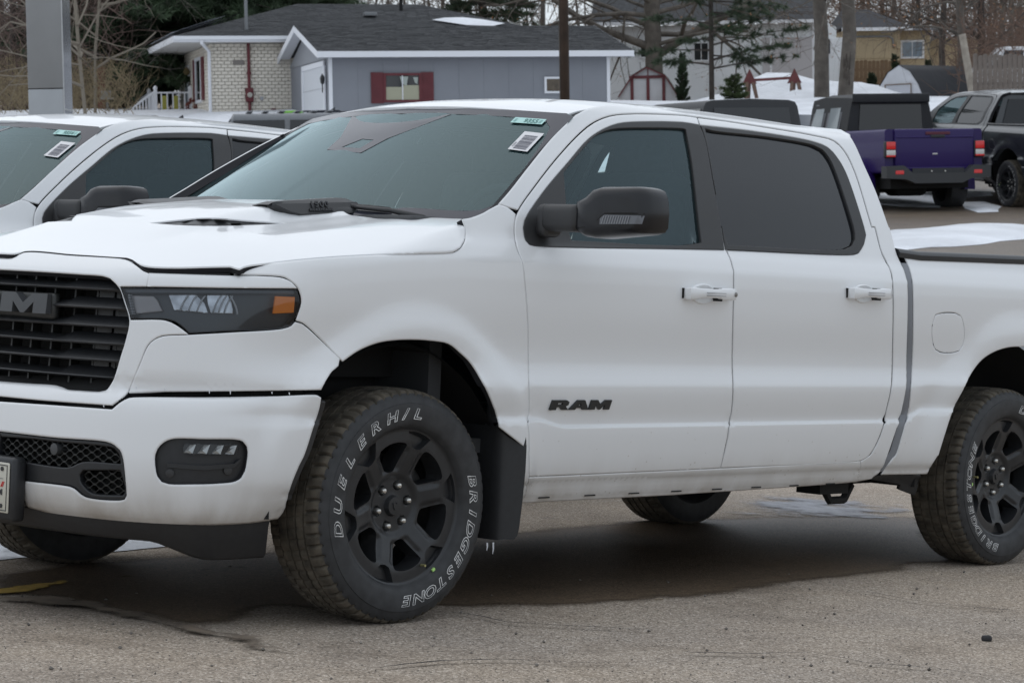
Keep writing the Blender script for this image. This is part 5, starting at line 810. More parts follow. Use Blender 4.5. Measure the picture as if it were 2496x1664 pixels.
    for side in (0, 1):
        fl = (lambda q: q) if not side else flip
        mk('window_trim', *fl(sheet(Tr, FE['front_trim'], [fgl], h=.02, rim=.014, hem=.003, rows=[1.28, 1.29, 1.30])), MATTE, fd[side], True)
        mk('window_glass', *fl(sheet(Gs, fgl, h=.06, rim=0, hem=0)), GF, fd[side], True)
        mk('window_trim', *fl(sheet(Tr, FE['rear_trim'], [rgl], h=.02, rim=.014, hem=.003, rows=[1.30, 1.31, 1.32])), MATTE, rd[side], True)
        mk('window_glass', *fl(sheet(Gs, rgl, h=.06, rim=0, hem=0)), GR, rd[side], True)
    # inner door skins so that the cabin is closed
        V, F = sheet(offB(-.10), np.array([(.45, .45), (2.72, .45), (2.75, 1.27), (.55, 1.26)]), h=.12, rim=0, hem=0); mk('door_card', *fl((V, F)), INT, fd[side])
    # roof, headliner
    rf = FE['roof_front']; rf = rf[(rf[:, 1] > -.60) | (rf[:, 0] > .98)]
    o_ = rf[np.argmin(np.abs(rf[:, 1] + .30))]
    ye = np.linspace(-.66, 0, 16); fr_x = .883 + .34 * ye ** 2 + .008
    ed = np.array([(1.15, -.655), (1.3, -.65), (1.6, -.645), (2.0, -.642), (2.5, -.64), (2.80, -.62)]); bk = np.stack([2.86 - .15 * (np.linspace(-.6, 0, 8)) ** 2, np.linspace(-.6, 0, 8)], 1)
    roofp = A(np.stack([fr_x, ye], 1)[::-1], [[1.062, -.672]], ed, bk)
    ro_ = pan('roof', R_, roofp, rim=.03, h=.04, sym=True); ro_.data.materials[1] = PAINT
    for sg in (1, -1):
        V = []; F = []; pts = [(1.03, -.700, 1.757)] + [(x, -(1.03 + float(off(x, z))) + .004, z) for x, z in ((1.12, 1.79), (1.22, 1.811), (1.35, 1.829), (1.5, 1.840), (1.8, 1.846), (2.2, 1.847), (2.6, 1.842), (2.8, 1.835))]
        for x, y, z in pts: V += [(x, sg * y, z - .004), (x, sg * (y + .018), z - .012), (x, sg * (y + .06), z - .006), (x, sg * (y + .10), z - .02)]
        for i in range(len(pts) - 1):
            for j in range(3): F.append((i * 4 + j, i * 4 + j + 1, i * 4 + 5 + j, i * 4 + 4 + j))
        mk('roof_ditch_trim', V, F, MATTE, T, True, recalc=True)
    # back of the cab
    b = MB(); b.add([(2.90, -.86, 1.28), (2.90, .86, 1.28), (2.80, .62, 1.83), (2.80, -.62, 1.83), (2.90, -.9, .5), (2.90, .9, .5)], [(0, 1, 2, 3), (4, 5, 1, 0)]); bkp = b.build('cab_back', PAINT, T)
    b = MB(); b.add([(2.893, -.70, 1.33), (2.893, .70, 1.33), (2.818, .56, 1.745), (2.818, -.56, 1.745)], [(0, 1, 2, 3)]); mk('rear_window', [(x + .012, y, z) for x, y, z in b.v], b.f, GR, bkp)
    # windscreen with its black band
    gs = FE['wind_glass']; fr = FE['frit_in']; ft = FE['frit_top']
    go = A([[-.60, 1.345]], [[-.80, 1.35]], [[-.87, 1.37]], [[-.905, 1.42]], gs + [.003, 0], [[-.70, 1.775]], [[-.5, 1.785]], [[-.3, 1.79]], [[0, 1.793]], [[0, 1.345]])
    ws = mk('windscreen', *sheet(W, go, h=.04, rim=0, hem=0, sym=True), GW, T, True)
    iny = fr[::-1]   # from the cowl up to the top corner
    inner = A([[0, 1.385]], [[-.45, 1.388]], iny, ft[ft[:, 1] > 0], [[0, 1.765]])
    inner = A([[0, 1.383]], [[-.35, 1.386]], iny, [[-.655, 1.748]], [[-.5, 1.757]], [[-.3, 1.765]], [[0, 1.770]])
    Wf = lambda y, z: W(y, z) + np.stack([np.full(np.shape(y), -.003), 0 * np.asarray(y), 0 * np.asarray(z)], -1)
    Wf.screen = True
    VF = sheet(Wf, A(go[:-2], [[0, 1.793]], [[0, 1.770]], inner[:-1][::-1], [[0, 1.345]]), h=.03, rim=0, hem=0)
    V, F = VF; V = np.array(V); V2, F2 = flip(VF); mk('black_band', np.vstack([V, V2]), F + [tuple(i + len(V) for i in f) for f in F2], FRIT, ws, True, recalc=False)
    # sensor patch behind the mirror
    sp_ = np.array([(.30, 1.765), (.16, 1.67), (.13, 1.615), (-.09, 1.60), (-.12, 1.66), (-.26, 1.766)])
    mk('sensor_patch', *sheet(Wf, sp_, [np.array([(.06, 1.625), (-.05, 1.62), (-.06, 1.655), (.01, 1.66)])], h=.05, rim=0, hem=0), FRIT, ws, True)
    b = MB(); b.rbox((1.0, 0, 1.63), (.05, .24, .07), .02); b.tube([(1.0, 0, 1.66), (.95, 0, 1.74)], .01); b.build('rear_view_mirror', INT, ws, True, 50)
    # cowl, wipers
    V = []; F = []; yy = np.linspace(-.84, .84, 25)
    for y in yy:
        for dx, dz in ((-.02, -.035), (.02, -.012), (.07, .004), (.10, .02)): q = W(np.array(y), np.array(1.36)); V.append((q[0] + dx - .05, y, 1.353 + dz * .8 - .004))
    for i in range(24):
        for j in range(3): F.append((i * 4 + j, i * 4 + j + 1, i * 4 + 5 + j, i * 4 + 4 + j))
    mk('cowl_panel', V, F, MATTE, T, True)
    for y0, y1 in ((-.56, -.02), (.1, .7)):
        b = MB(); P = [W(np.array(y0 + (y1 - y0) * t), np.array(1.378 + .016 * t)) + np.array([-.016, 0, .006]) for t in np.linspace(0, 1, 9)]; b.tube(P, [.004, .007, .008, .008, .008, .008, .008, .007, .003], 6)
        q = P[4]; b.tube([W(np.array(y0 - .16), np.array(1.352)) + np.array([-.03, 0, .0]), W(np.array(y0 - .02), np.array(1.366)) + np.array([-.02, 0, .01]), q], [.012, .009, .006], 6); b.build('wiper', MATTE, T, True)
    # stickers on the screen
    sg_ = FE['st_green'][[0, 1, 3, 4]]; sw_ = FE['st_white']
    Wo = lambda u, v: W(u, v) + np.stack([np.full(np.shape(u), -.007), 0 * np.asarray(u), .003 + 0 * np.asarray(v)], -1)
    def bil(q, a, c): return (q[0] * (1 - a) + q[3] * a) * (1 - c) + (q[1] * (1 - a) + q[2] * a) * c
    def decal(name, q, m_, parent, o=.0): P = np.array([bil(q, a, c) for a, c in ((0, 0), (1, 0), (1, 1), (0, 1))]); V = Wo(P[:, 0], P[:, 1]) + np.array([-o, 0, o * .4]); return mk(name, V, [(0, 1, 2, 3)], m_, parent)
    GT = mat('pale_green_label', (.46, .72, .68), .5); GI = mat('label_ink_green', (.10, .24, .22), .6); WL = mat('white_label', (.72, .71, .72), .5); BI = mat('barcode_ink', (.16, .16, .19), .6)
    g1 = decal('stock_label', sg_, GT, ws)
    def ink(txt, q, c0, c1, a0, a1, parent, m_, rot=False, o=.0012):
        V, F = textmesh(txt, 1.0, bold=.02); V = np.array(V); lo, hi = V.min(0), V.max(0); n = (V - lo) / (hi - lo + 1e-9)
        if rot: n = n[:, [1, 0, 2]]
        P = np.array([bil(q, a0 + (a1 - a0) * w_[0], c0 + (c1 - c0) * w_[1]) for w_ in n]); return mk('label_lettering', Wo(P[:, 0], P[:, 1]) + np.array([-o, 0, o * .4]), F, m_, parent)
    ink('9355', sg_, .14, .86, .38, .82, g1, GI)
    for a in (.06, .86):
        b = MB()
        for k in range(4): P = np.array([bil(sg_, a + x, c) for x, c in ((0, .2 + .16 * k), (.08, .2 + .16 * k), (.08, .28 + .16 * k), (0, .28 + .16 * k))]); b.add(Wo(P[:, 0], P[:, 1]) + np.array([-.0012, 0, .0005]), [(0, 1, 2, 3)])
        b.build('label_fine_print', mat('label_fine', (.26, .46, .44), .6), g1)
    w1 = decal('barcode_label', sw_, WL, ws); b = MB(); r2 = random.Random(3); c = .07
    while c < .80:
        t = r2.choice((.006, .012, .02)); P = np.array([bil(sw_, a, c_) for a, c_ in ((.20, c), (.86, c), (.86, c + t), (.20, c + t))]); b.add(Wo(P[:, 0], P[:, 1]) + np.array([-.0012, 0, .0005]), [(0, 1, 2, 3)]); c += t + r2.choice((.006, .01, .016))
    b.build('barcode_bars', BI, w1); ink('CAN', sw_, .16, .40, .15, .05, w1, BI, rot=True)
    # cabin
    b = MB(); b.rbox((.62, 0, 1.25), (.55, 1.62, .22), .08); b.rbox((.42, 0, 1.33), (.40, 1.50, .06), .03); b.build('dashboard', INT, T, True, 50)
    for y in (-.40, .40):
        b = MB(); b.rbox((1.45, y, 1.02), (.56, .54, .20), .08); b.rbox((1.74, y, 1.30), (.16, .52, .62), .07, rot=Matrix.Rotation(.22, 3, 'Y')); b.rbox((1.82, y, 1.66), (.10, .28, .19), .05); b.build('seat', SEATM, T, True, 50)
    b = MB(); b.rbox((2.45, 0, 1.02), (.5, 1.5, .2), .08); b.rbox((2.70, 0, 1.32), (.16, 1.46, .6), .07, rot=Matrix.Rotation(.15, 3, 'Y'))
    for y in (-.45, 0, .45): b.rbox((2.74, y, 1.66), (.09, .26, .16), .04)
    b.build('rear_bench', SEATM, T, True, 50)
    b = MB(); ring = [(.98 + .10 * math.sin(a) * .45, -.40 + .19 * math.cos(a), 1.33 + .19 * math.sin(a) * .9) for a in np.linspace(0, 2 * math.pi, 25)]; b.tube(ring, .016, 8); b.rbox((.97, -.40, 1.33), (.06, .16, .12), .03); b.tube([(.97, -.58, 1.33), (.97, -.22, 1.33)], .014); b.build('steering_wheel', INT, T, True)
    b = MB(); b.box((.2, -.90, .55), (2.86, .90, .60)); b.box((.20, -.88, .55), (.26, .88, 1.30)); b.build('cabin_floor', INT, T)
    V = []; F = []; xs = np.linspace(1.02, 2.8, 10); ys = np.linspace(-.62, .62, 9)
    for x in xs:
        for y in ys: V.append(tuple(R_(np.array(x), np.array(y)) - np.array([0, 0, .05])))
    for i in range(9):
        for j in range(8): F.append((i * 9 + j, i * 9 + j + 1, i * 9 + 10 + j, i * 9 + 9 + j))
    mk('headliner', V, F, mat('grey_headliner', (.30, .31, .31), .9), T, True)
    # mirrors
    for side in (1,):
        par = fd[0 if side == 1 else 1]; f2 = lambda b_: [(x, y * side, z) for x, y, z in b_]
        V = []; F = []; pro = [(1.13, 1.432), (1.17, 1.450), (1.20, 1.476), (1.24, 1.486), (1.39, 1.487), (1.415, 1.478), (1.430, 1.45), (1.437, 1.40), (1.435, 1.352), (1.424, 1.335), (1.395, 1.326), (1.22, 1.308), (1.17, 1.312), (1.13, 1.332)]
        cy, cz = 1.28, 1.40
        # sections from the nose of the shell backwards
        secs = [(.622, .55, .55), (.6245, .75, .75), (.631, .88, .88), (.646, .96, .96), (.672, 1.0, 1.0), (.725, 1.0, 1.0), (.755, .985, .98)]
        n = len(pro)
        for x, ky, kz in secs:
            for y, z in pro: V.append((x + .10 * (y - 1.30), -(cy + (y - cy) * ky), cz + (z - cz) * kz))
        for i in range(len(secs) - 1):
            for j in range(n): F.append((i * n + j, i * n + (j + 1) % n, (i + 1) * n + (j + 1) % n, (i + 1) * n + j))
        F += [tuple(range(n))]
        mir = mk('side_mirror', f2(V), F, PIANO, par, True, 60, recalc=True)
        ba = (len(secs) - 1) * n; mk('mirror_glass', f2([(V[ba + j][0] - .004, V[ba + j][1] * .999, V[ba + j][2]) for j in range(n)]), [tuple(range(n))], mat('mirror_silver', (.7, .72, .74), .03, metal=1), mir)
        b = MB(); P = [(-1.22, 1.352), (-1.285, 1.388), (-1.462, 1.386), (-1.470, 1.362)]; X = lambda y, z=1.36: float(np.interp(max(abs(-y - 1.28) / .155, abs(z - 1.40) / .09), [q[1] for q in secs[:5]], [q[0] for q in secs[:5]])) + .10 * (-y - 1.30) - .002
        nq = 9; top = [(-1.27 - .155 * k / nq, 1.388) for k in range(nq + 1)]; bot = [(-1.215 - .205 * k / nq, 1.354 + .006 * k / nq) for k in range(nq + 1)]
        b.add([(X(y, z), y, z) for y, z in top] + [(X(y, z), y, z) for y, z in bot], [(k, k + 1, nq + 2 + k, nq + 1 + k) for k in range(nq)]); tl = mk('turn_lamp', f2(b.v), b.f, mat('clear_turn_lens', (.115, .12, .135), .12, coat=.4), mir, recalc=True)
        b = MB()
        for k in range(11): y = -1.262 - .0105 * k; b.add([(X(y, 1.358) - .0015, y, 1.358), (X(y, 1.358) - .0015, y - .004, 1.358), (X(y, 1.385) - .0015, y - .013, 1.385), (X(y, 1.385) - .0015, y - .009, 1.385)], [(0, 1, 2, 3)])
        mk('lamp_flute', f2(b.v), b.f, mat('lens_flute', (.22, .225, .24), .3), mir)
        b = MB(); ln = [(-1.14, 1.342), (-1.18, 1.343), (-1.213, 1.346), (-1.245, 1.370), (-1.276, 1.393), (-1.33, 1.395), (-1.38, 1.396), (-1.425, 1.395)]
        b.tube([(X(y, z) + .001, y, z) for y, z in ln], .0026, 5); mk('mirror_split_line', f2(b.v), b.f, UNDER, mir)
        b = MB(); b.rbox((.645, -1.07, 1.375), (.085, .17, .095), .025); b.rbox((.655, -.985, 1.365), (.10, .06, .115), .025); b.build('mirror_arm', MATTE, mir, True, 50) if side == 1 else mk('mirror_arm', f2(b.v), b.f, MATTE, mir, True, 50, recalc=True)
        V, F = sheet(offB(.002), np.array([(.575, 1.285), (.80, 1.29), (.795, 1.38), (.79, 1.475), (.765, 1.475), (.60, 1.335)]), h=.05, rim=.02, hem=.003); VV = (V, F) if side == 1 else flip((V, F)); mk('mirror_sail', *VV, MATTE, par, True)
    # wheel arch liners, flaps, frame, air dam
    for xc in (0, 3.672):
        for sg in (1, -1):
            b = MB(); V = []; F = []
            for i, a in enumerate(np.linspace(-.06 if xc == 0 else -.1, math.pi + .05, 30)):
                for y, r in ((-.93, .53 if xc == 0 else .60), (-.90, .545 if xc == 0 else .61), (-.60, .545 if xc == 0 else .61), (-.55, .3)): V.append((xc + r * math.cos(a), y * sg, max(WZ + r * math.sin(a), .2)))
            for i in range(29):
                for j in range(3): F.append((i * 4 + j, i * 4 + j + 1, i * 4 + 5 + j, i * 4 + 4 + j))
            mk('arch_liner', V, F, UNDER, T, True)
    for side in (0, 1):
        fl = (lambda q: q) if not side else flip
        V = []; F = []; zs = [.648, .640, .60, .50, .40, .30, .272, .255]; wd = [.55, .9, 1, 1, .92, .80, .72, .55]
        for z, k in zip(zs, wd):
            for x, y in ((.43, -.70), (.452, -.95), (.462, -.985), (.475, -1.005), (.475 + .058 * k, -1.005 - .033 * k)): V.append((x, y, z if y > -.99 else z - .0 + (.004 if z < .26 else 0)))
        for q in range(7):
            for r in range(4): F.append((q * 5 + r, q * 5 + r + 1, q * 5 + 6 + r, q * 5 + 5 + r))
        V = np.array(V); V2 = V + np.array([.007, .004, 0]); mk('mud_flap', *fl((np.vstack([V, V2]), F + [tuple(i + len(V) for i in f)[::-1] for f in F])), BLK, T, True, 60)
    b = MB(); b.box((-.75, -.52, .33), (4.8, -.40, .50)); b.box((-.75, .40, .33), (4.8, .52, .50)); b.box((-.3, -.6, .36), (.25, .6, .62)); b.box((.6, -.25, .30), (3.2, .10, .45)); b.box((.5, -.93, .41), (2.8, .93, .55)); b.box((2.9, -.9, .45), (3.0, .9, .7))
    b.tube([(3.672, -.85, .386), (3.672, -.2, .386), (3.672, 0, .37), (3.672, .2, .386), (3.672, .85, .386)], [.05, .05, .14, .05, .05], 12); b.tube([(0, -.85, .386), (0, .85, .386)], .04, 8); b.tube([(1.2, .3, .34), (3.1, .35, .34), (3.4, .5, .45)], .04, 8)
    b.box((2.55, -.82, .33), (2.75, -.70, .45)); b.tube([(2.62, -.78, .36), (2.66, -.79, .30), (2.76, -.79, .30), (2.82, -.78, .36)], .018, 6); b.box((-.6, -.9, .45), (-.45, .9, .8)); b.box((-.85, -.6, .4), (-.75, .6, 1.0)); b.box((-.7, -.7, .8), (.2, .7, 1.05)); b.box((-.3, -.62, .5), (.45, -.5, 1.2)); b.box((-.3, .5, .5), (.45, .62, 1.2)); b.build('chassis', UNDER, T)
    ss = np.linspace(S0, -.525, 40); V = []; F = []
    for s in ss:
        t = float(sm(-1.0, -.75, s)); zb = .285 - .055 * t
        base = B(s, .352)
        for d, z in ((-.005, .352), (-.014, .332), (-.026, zb + .01), (-.040, zb), (-.22, zb + .01)): V.append(base + np.array([plan(s)[2] * d, plan(s)[3] * d, z - .352]))
    for i in range(39):
        for j in range(4): F.append((i * 5 + j, i * 5 + j + 1, i * 5 + 6 + j, i * 5 + 5 + j))
    V = np.array(V); V2, F2 = flip((V, F)); mk('air_dam', np.vstack([V, V2]), F + [tuple(i + len(V) for i in f) for f in F2], BLK, T, True, 50)
    # gap filler behind bumper and fascia
    V, F = sheet(offB(-.05), np.array([(S0, .66), (-.46, .70), (-.45, .80), (-1.05, .80), (S0, .76)]), h=.06, rim=0, hem=0, sym=True); mk('bumper_backing', V, F, UNDER, T)
    V = np.array([(x, y, z - .05) for x, y, z in H(*[q.ravel() for q in np.meshgrid(np.linspace(-.66, .14, 8), np.linspace(-.78, .78, 9))])]); F = [(j * 8 + i, j * 8 + i + 1, j * 8 + i + 9, j * 8 + i + 8) for j in range(8) for i in range(7)]; mk('engine_bay_cover', V, F, UNDER, T)
    # icicles on the flap and beads of ice on the bumper seam
    ICE = mat('ice', (.75, .77, .80), .2)
    b = MB(); r3 = random.Random(5)
    for k in range(9):
        s = -1.75 + 1.3 * r3.random(); p = B(np.array(s), np.array(.762 if s > -1.06 else .700)); b.tube([Vector(p) + Vector((0, 0, .004)), Vector(p) + Vector((0, -.002, -.002 - .006 * r3.random() ** 3))], [.0022, .0010], 5)
    b.build('ice_bead', ICE, T, kind='stuff')
    for dx, l in ((.40, .026), (.43, .040)): b = MB(); b.tube([(dx, -1.0, .25), (dx + .002, -1.0, .25 - l * .5), (dx, -1.0, .25 - l)], [.0035, .003, .001], 6); b.build('icicle', ICE, T)
    # wheels
    dg = math.degrees
    lt = (('DUELER', 192, 122, .295, .048), ('H/L', 107, 85, .295, .048), ('BRIDGESTONE', 16, -86, .295, .048))
    wheel(T, (0, -1.0, WZ), 1.2717, lt, valve=math.radians(-62))
    lr = (('BRIDGESTONE', -103, -205, .295, .048), ('DUELER', 73, 3, .295, .048), ('H/L', -12, -34, .295, .048))
    wheel(T, (3.672, -1.0, WZ), 1.5156, lr, valve=math.radians(178))
    wheel(T, (0, 1.0, WZ), .3, None, math.pi); wheel(T, (3.672, 1.0, WZ), .5, None, math.pi)
    return T

# ---------------------------------------------------------------- the lie of the land
_far = pchip([8, 16, 22, 32, 38, 42.6, 47, 52, 57, 60, 64, 80, 120, 400], [-.20, -.30, -.12, .34, .54, .74, .92, 1.5, 2.5, 2.85, 3.15, 3.6, 5.0, 14.0])
def gz(x, y):
    x = np.asarray(x, float); y = np.asarray(y, float)
    p = -.061448 * np.clip(x, -9, 9) - .045817 * np.clip(y, -12, 17) + .327744; t = sm(13.5, 24, y)
    return mix(p, _far(y) - .02 * np.clip(x, -9, 9) * (1 - sm(24, 50, y)), t)
def on_ground(px, py, hi=90.):
    """where the line of sight through a point of the photograph meets the ground"""
    d = fw + RT * ((px - 1248) / FPX) - UP * ((py - 832) / FPX); t0 = 3.0; t = 3.0
    while t < hi:
        p = CAM + d * t
        if p.z < float(gz(p.x, p.y)):
            a, b = t0, t
            for _ in range(24):
                c = (a + b) / 2; p = CAM + d * c
                if p.z < float(gz(p.x, p.y)): b = c
                else: a = c
            return CAM + d * b
        t0 = t; t += .1 if t < 20 else .4
    return CAM + d * hi
def ground_mat():
    M = bpy.data.materials.new('dusty_asphalt'); M.use_nodes = True; n = M.node_tree; p = n.nodes['Principled BSDF']; L = n.links.new; tc = n.nodes.new('ShaderNodeTexCoord')
    def noise(scale, det=4, rough=.5, kind='ShaderNodeTexNoise'):
        t = n.nodes.new(kind); t.inputs['Scale'].default_value = scale
        if kind == 'ShaderNodeTexNoise': t.inputs['Detail'].default_value = det; t.inputs['Roughness'].default_value = rough
        L(tc.outputs['Object'], t.inputs['Vector']); return t
    def ramp(src, pts):
        r = n.nodes.new('ShaderNodeValToRGB'); L(src, r.inputs[0]); e = r.color_ramp.elements
        while len(e) < len(pts): e.new(.5)
        for k, (a, c) in enumerate(pts): e[k].position = a; e[k].color = (*c, 1)
        return r.outputs[0]
    def mixc(f, a, b, mode='MIX'):
        m = n.nodes.new('ShaderNodeMixRGB'); m.blend_type = mode
        for i, q in enumerate((f, a, b)):
            if isinstance(q, (int, float)): m.inputs[i].default_value = q
            elif isinstance(q, tuple): m.inputs[i].default_value = (*q, 1)
            else: L(q, m.inputs[i])
        return m.outputs[0]
    v = noise(170, kind='ShaderNodeTexVoronoi'); vc = n.nodes.new('ShaderNodeSeparateXYZ'); L(v.outputs['Color'], vc.inputs[0])
    stones = ramp(vc.outputs[0], [(0, (.09, .078, .066)), (.16, (.265, .226, .186)), (.6, (.365, .312, .257)), (.86, (.46, .395, .33)), (1, (.70, .635, .56))])
    warm = ramp(noise(.55, 5, .6).outputs['Fac'], [(.3, (.86, .86, .88)), (.5, (1, .98, .96)), (.7, (1.10, 1.05, .98))])
    c = mixc(1.0, stones, warm, 'MULTIPLY')
    blot = ramp(noise(1.6, 8, .7).outputs['Fac'], [(.30, (.66, .64, .62)), (.46, (.98, .97, .96)), (.55, (1, 1, 1)), (.74, (1.14, 1.12, 1.09))]); c = mixc(1.0, c, blot, 'MULTIPLY')
    v2 = noise(34, kind='ShaderNodeTexVoronoi'); sp = n.nodes.new('ShaderNodeMath'); sp.operation = 'LESS_THAN'; sp.inputs[1].default_value = .12; L(v2.outputs['Distance'], sp.inputs[0]); dk = n.nodes.new('ShaderNodeMath'); dk.operation = 'MULTIPLY'; dk.inputs[1].default_value = .7; L(sp.outputs[0], dk.inputs[0]); sc_ = n.nodes.new('ShaderNodeSeparateXYZ'); L(v2.outputs['Color'], sc_.inputs[0]); gt = n.nodes.new('ShaderNodeMath'); gt.operation = 'GREATER_THAN'; gt.inputs[1].default_value = .55; L(sc_.outputs[0], gt.inputs[0]); d2 = n.nodes.new('ShaderNodeMath'); d2.operation = 'MULTIPLY'; L(dk.outputs[0], d2.inputs[0]); L(gt.outputs[0], d2.inputs[1]); c = mixc(d2.outputs[0], c, (.11, .10, .092))
    L(c, p.inputs['Base Color']); p.inputs['Roughness'].default_value = .9; p.inputs['Specular IOR Level'].default_value = .3
    b = n.nodes.new('ShaderNodeBump'); b.inputs['Strength'].default_value = .45; b.inputs['Distance'].default_value = .004; L(v.outputs['Distance'], b.inputs['Height']); L(b.outputs[0], p.inputs['Normal'])
    return M
ASPH = ground_mat()
SNOW = mat('old_snow', (.76, .78, .82), .7, noise=(.9, .16, 10), bump=(5, .7, .10))
xs = np.unique(np.concatenate([np.linspace(-160, -20, 15), np.linspace(-20, 20, 61), np.linspace(20, 160, 15)])); ys = np.unique(np.concatenate([np.linspace(-40, 4, 14), np.linspace(4, 26, 50), np.linspace(26, 70, 60), np.linspace(70, 420, 30)]))
X, Y = np.meshgrid(xs, ys); Z = gz(X, Y); nx_ = len(xs); V = np.stack([X.ravel(), Y.ravel(), Z.ravel()], 1)
mk('ground', V, [(j * nx_ + i, j * nx_ + i + 1, (j + 1) * nx_ + i + 1, (j + 1) * nx_ + i) for j in range(len(ys) - 1) for i in range(nx_ - 1)], ASPH, None, True, kind='structure')
def faded(M, width, nscale, namt):
    """lets a lying sheet thin out unevenly towards its rim"""
    n = M.node_tree; L = n.links.new; p = n.nodes['Principled BSDF']; a = n.nodes.new('ShaderNodeAttribute'); a.attribute_name = 'edge'; tc = n.nodes.new('ShaderNodeTexCoord'); t = n.nodes.new('ShaderNodeTexNoise'); t.inputs['Scale'].default_value = nscale; t.inputs['Detail'].default_value = 9; t.inputs['Roughness'].default_value = .65; L(tc.outputs['Object'], t.inputs['Vector'])
    d = n.nodes.new('ShaderNodeMath'); d.operation = 'DIVIDE'; d.inputs[1].default_value = width; L(a.outputs['Fac'], d.inputs[0]); m = n.nodes.new('ShaderNodeMath'); m.operation = 'MULTIPLY_ADD'; m.inputs[1].default_value = namt; L(t.outputs['Fac'], m.inputs[0]); m.inputs[2].default_value = -namt * .5
    s = n.nodes.new('ShaderNodeMath'); s.operation = 'ADD'; s.use_clamp = True; L(d.outputs[0], s.inputs[0]); L(m.outputs[0], s.inputs[1]); r = n.nodes.new('ShaderNodeMapRange'); r.interpolation_type = 'SMOOTHSTEP'; r.inputs[1].default_value = .1; r.inputs[2].default_value = .9; L(s.outputs[0], r.inputs[0]); L(r.outputs[0], p.inputs['Alpha']); return M
def wob0(i, s): return math.sin(i * 12.9898 + s * 78.233) * 43758.5453 % 1 - .5
def wob(i, s):
    a = math.floor(i); t = i - a; t = t * t * (3 - 2 * t); return wob0(a, s) * (1 - t) + wob0(a + 1, s) * t
def ground_patch(name, poly, m, lift=.004, bulge=0, rough=.0, seed=1, grid=.12, world=False):
    """a sheet lying on the ground along an outline; bulge makes it a low drift"""
    W3 = [on_ground(*q) for q in poly] if not world else poly; P = np.array([(q[0], q[1]) for q in W3]); P = dense(P, grid); d = np.roll(P, -1, 0) - np.roll(P, 1, 0); d /= np.linalg.norm(d, axis=1)[:, None] + 1e-9
    if rough: k = np.array([wob(i / 1.7, seed) * .5 + wob(i / 2.7, seed + 3) * .8 + wob(i / 6.1, seed + 7) for i in range(len(P))]); P = P + np.stack([-d[:, 1], d[:, 0]], 1) * k[:, None] * rough
    lo, hi = P.min(0), P.max(0); G = np.stack(np.meshgrid(np.arange(lo[0], hi[0], grid), np.arange(lo[1], hi[1], grid)), -1).reshape(-1, 2)
    G = G[inpoly(G, P)] if len(G) else G; G = G[edist(G, P) > grid * .4] if len(G) else G
    n = len(P); v, _, f, _, _, _ = delaunay_2d_cdt([Vector(q) for q in P] + [Vector(q) for q in G], [(i, (i + 1) % n) for i in range(n)], [], 0, 1e-6)
    v = np.array([tuple(q) for q in v]); f = np.array([tuple(q) for q in f]); f = f[inpoly(v[f].mean(1), P)]; e = edist(v, P); z = gz(v[:, 0], v[:, 1]) + lift + bulge * (1 - np.exp(-e / (bulge * 3 + .02))) * (1 + .35 * np.sin(v[:, 0] * 2.1) * np.cos(v[:, 1] * 1.3)) if bulge else gz(v[:, 0], v[:, 1]) + lift
    o = mk(name, np.column_stack([v, z]), f, m, None, True, kind='structure', recalc=False); at_ = o.data.attributes.new('edge', 'FLOAT', 'POINT'); at_.data.foreach_set('value', e.astype(np.float32)); return o
SP = lambda *q: [(a * 1.06122, b * 1.06122) for a, b in q]
# wet tarmac round and under the parked trucks, slush, yellow line, cracks
def wet_mat():
    M = ASPH.copy(); M.name = 'wet_asphalt'; n = M.node_tree; p = n.nodes['Principled BSDF']; src = p.inputs['Base Color'].links[0].from_socket
    m = n.nodes.new('ShaderNodeMixRGB'); m.blend_type = 'MULTIPLY'; m.inputs[0].default_value = 1; m.inputs[2].default_value = (.40, .345, .285, 1); n.links.new(src, m.inputs[1]); n.links.new(m.outputs[0], p.inputs['Base Color']); p.inputs['Roughness'].default_value = .5; p.inputs['Specular IOR Level'].default_value = .35; return faded(M, .16, 5, 1.1)
WET = wet_mat()
ground_patch('wet_patch', SP((-60, 1318), (60, 1300), (330, 1278), (700, 1262), (1100, 1225), (1500, 1190), (2140, 1185), (2230, 1296), (2140, 1300), (2050, 1318), (1850, 1343), (1650, 1372), (1480, 1388), (1320, 1398), (1150, 1400), (1000, 1394), (860, 1420), (700, 1408), (640, 1398), (560, 1432), (470, 1452), (400, 1444), (300, 1418), (180, 1388), (60, 1368), (-60, 1362)), WET, .004, rough=.05, seed=2, grid=.07)
SLUSH = faded(mat('thin_slush', (.20, .21, .245), .35, noise=(14, .45, 8)), .55, 4.5, 2.6)
ground_patch('snow_patch', [(-80, 1290), (-80, 1372), (40, 1364), (120, 1357), (240, 1350), (330, 1342), (470, 1329), (450, 1305), (300, 1290), (100, 1280)], SNOW, .004, .03, .03, 4, .05)
ground_patch('slush_patch', [(1262, 1262), (1290, 1254), (1340, 1256), (1385, 1264), (1370, 1274), (1330, 1279), (1285, 1277), (1262, 1272)], SLUSH, .008, 0, .03, 6, .05)
ground_patch('slush_patch', [(1740, 1250), (1780, 1215), (1860, 1206), (2000, 1212), (2130, 1222), (2240, 1238), (2240, 1276), (2120, 1276), (2000, 1268), (1880, 1262), (1790, 1266)], SLUSH, .008, 0, .04, 7, .05)
YEL = faded(mat('worn_yellow_paint', (.46, .30, .06), .85, noise=(30, .35, 8)), .03, 16, 1.5); YEL2 = faded(mat('faded_yellow_paint', (.26, .185, .085), .85, noise=(20, .4, 8)), .09, 9, 1.6)
G2 = lambda *q: [(a / 2.8261, 1110 + b / 2.8261) for a, b in q]
ground_patch('painted_line', G2((-200, 945), (0, 925), (200, 895), (460, 868), (485, 884), (330, 925), (200, 952), (0, 968), (-200, 985)), YEL, .008, 0, .012, 3, .05)
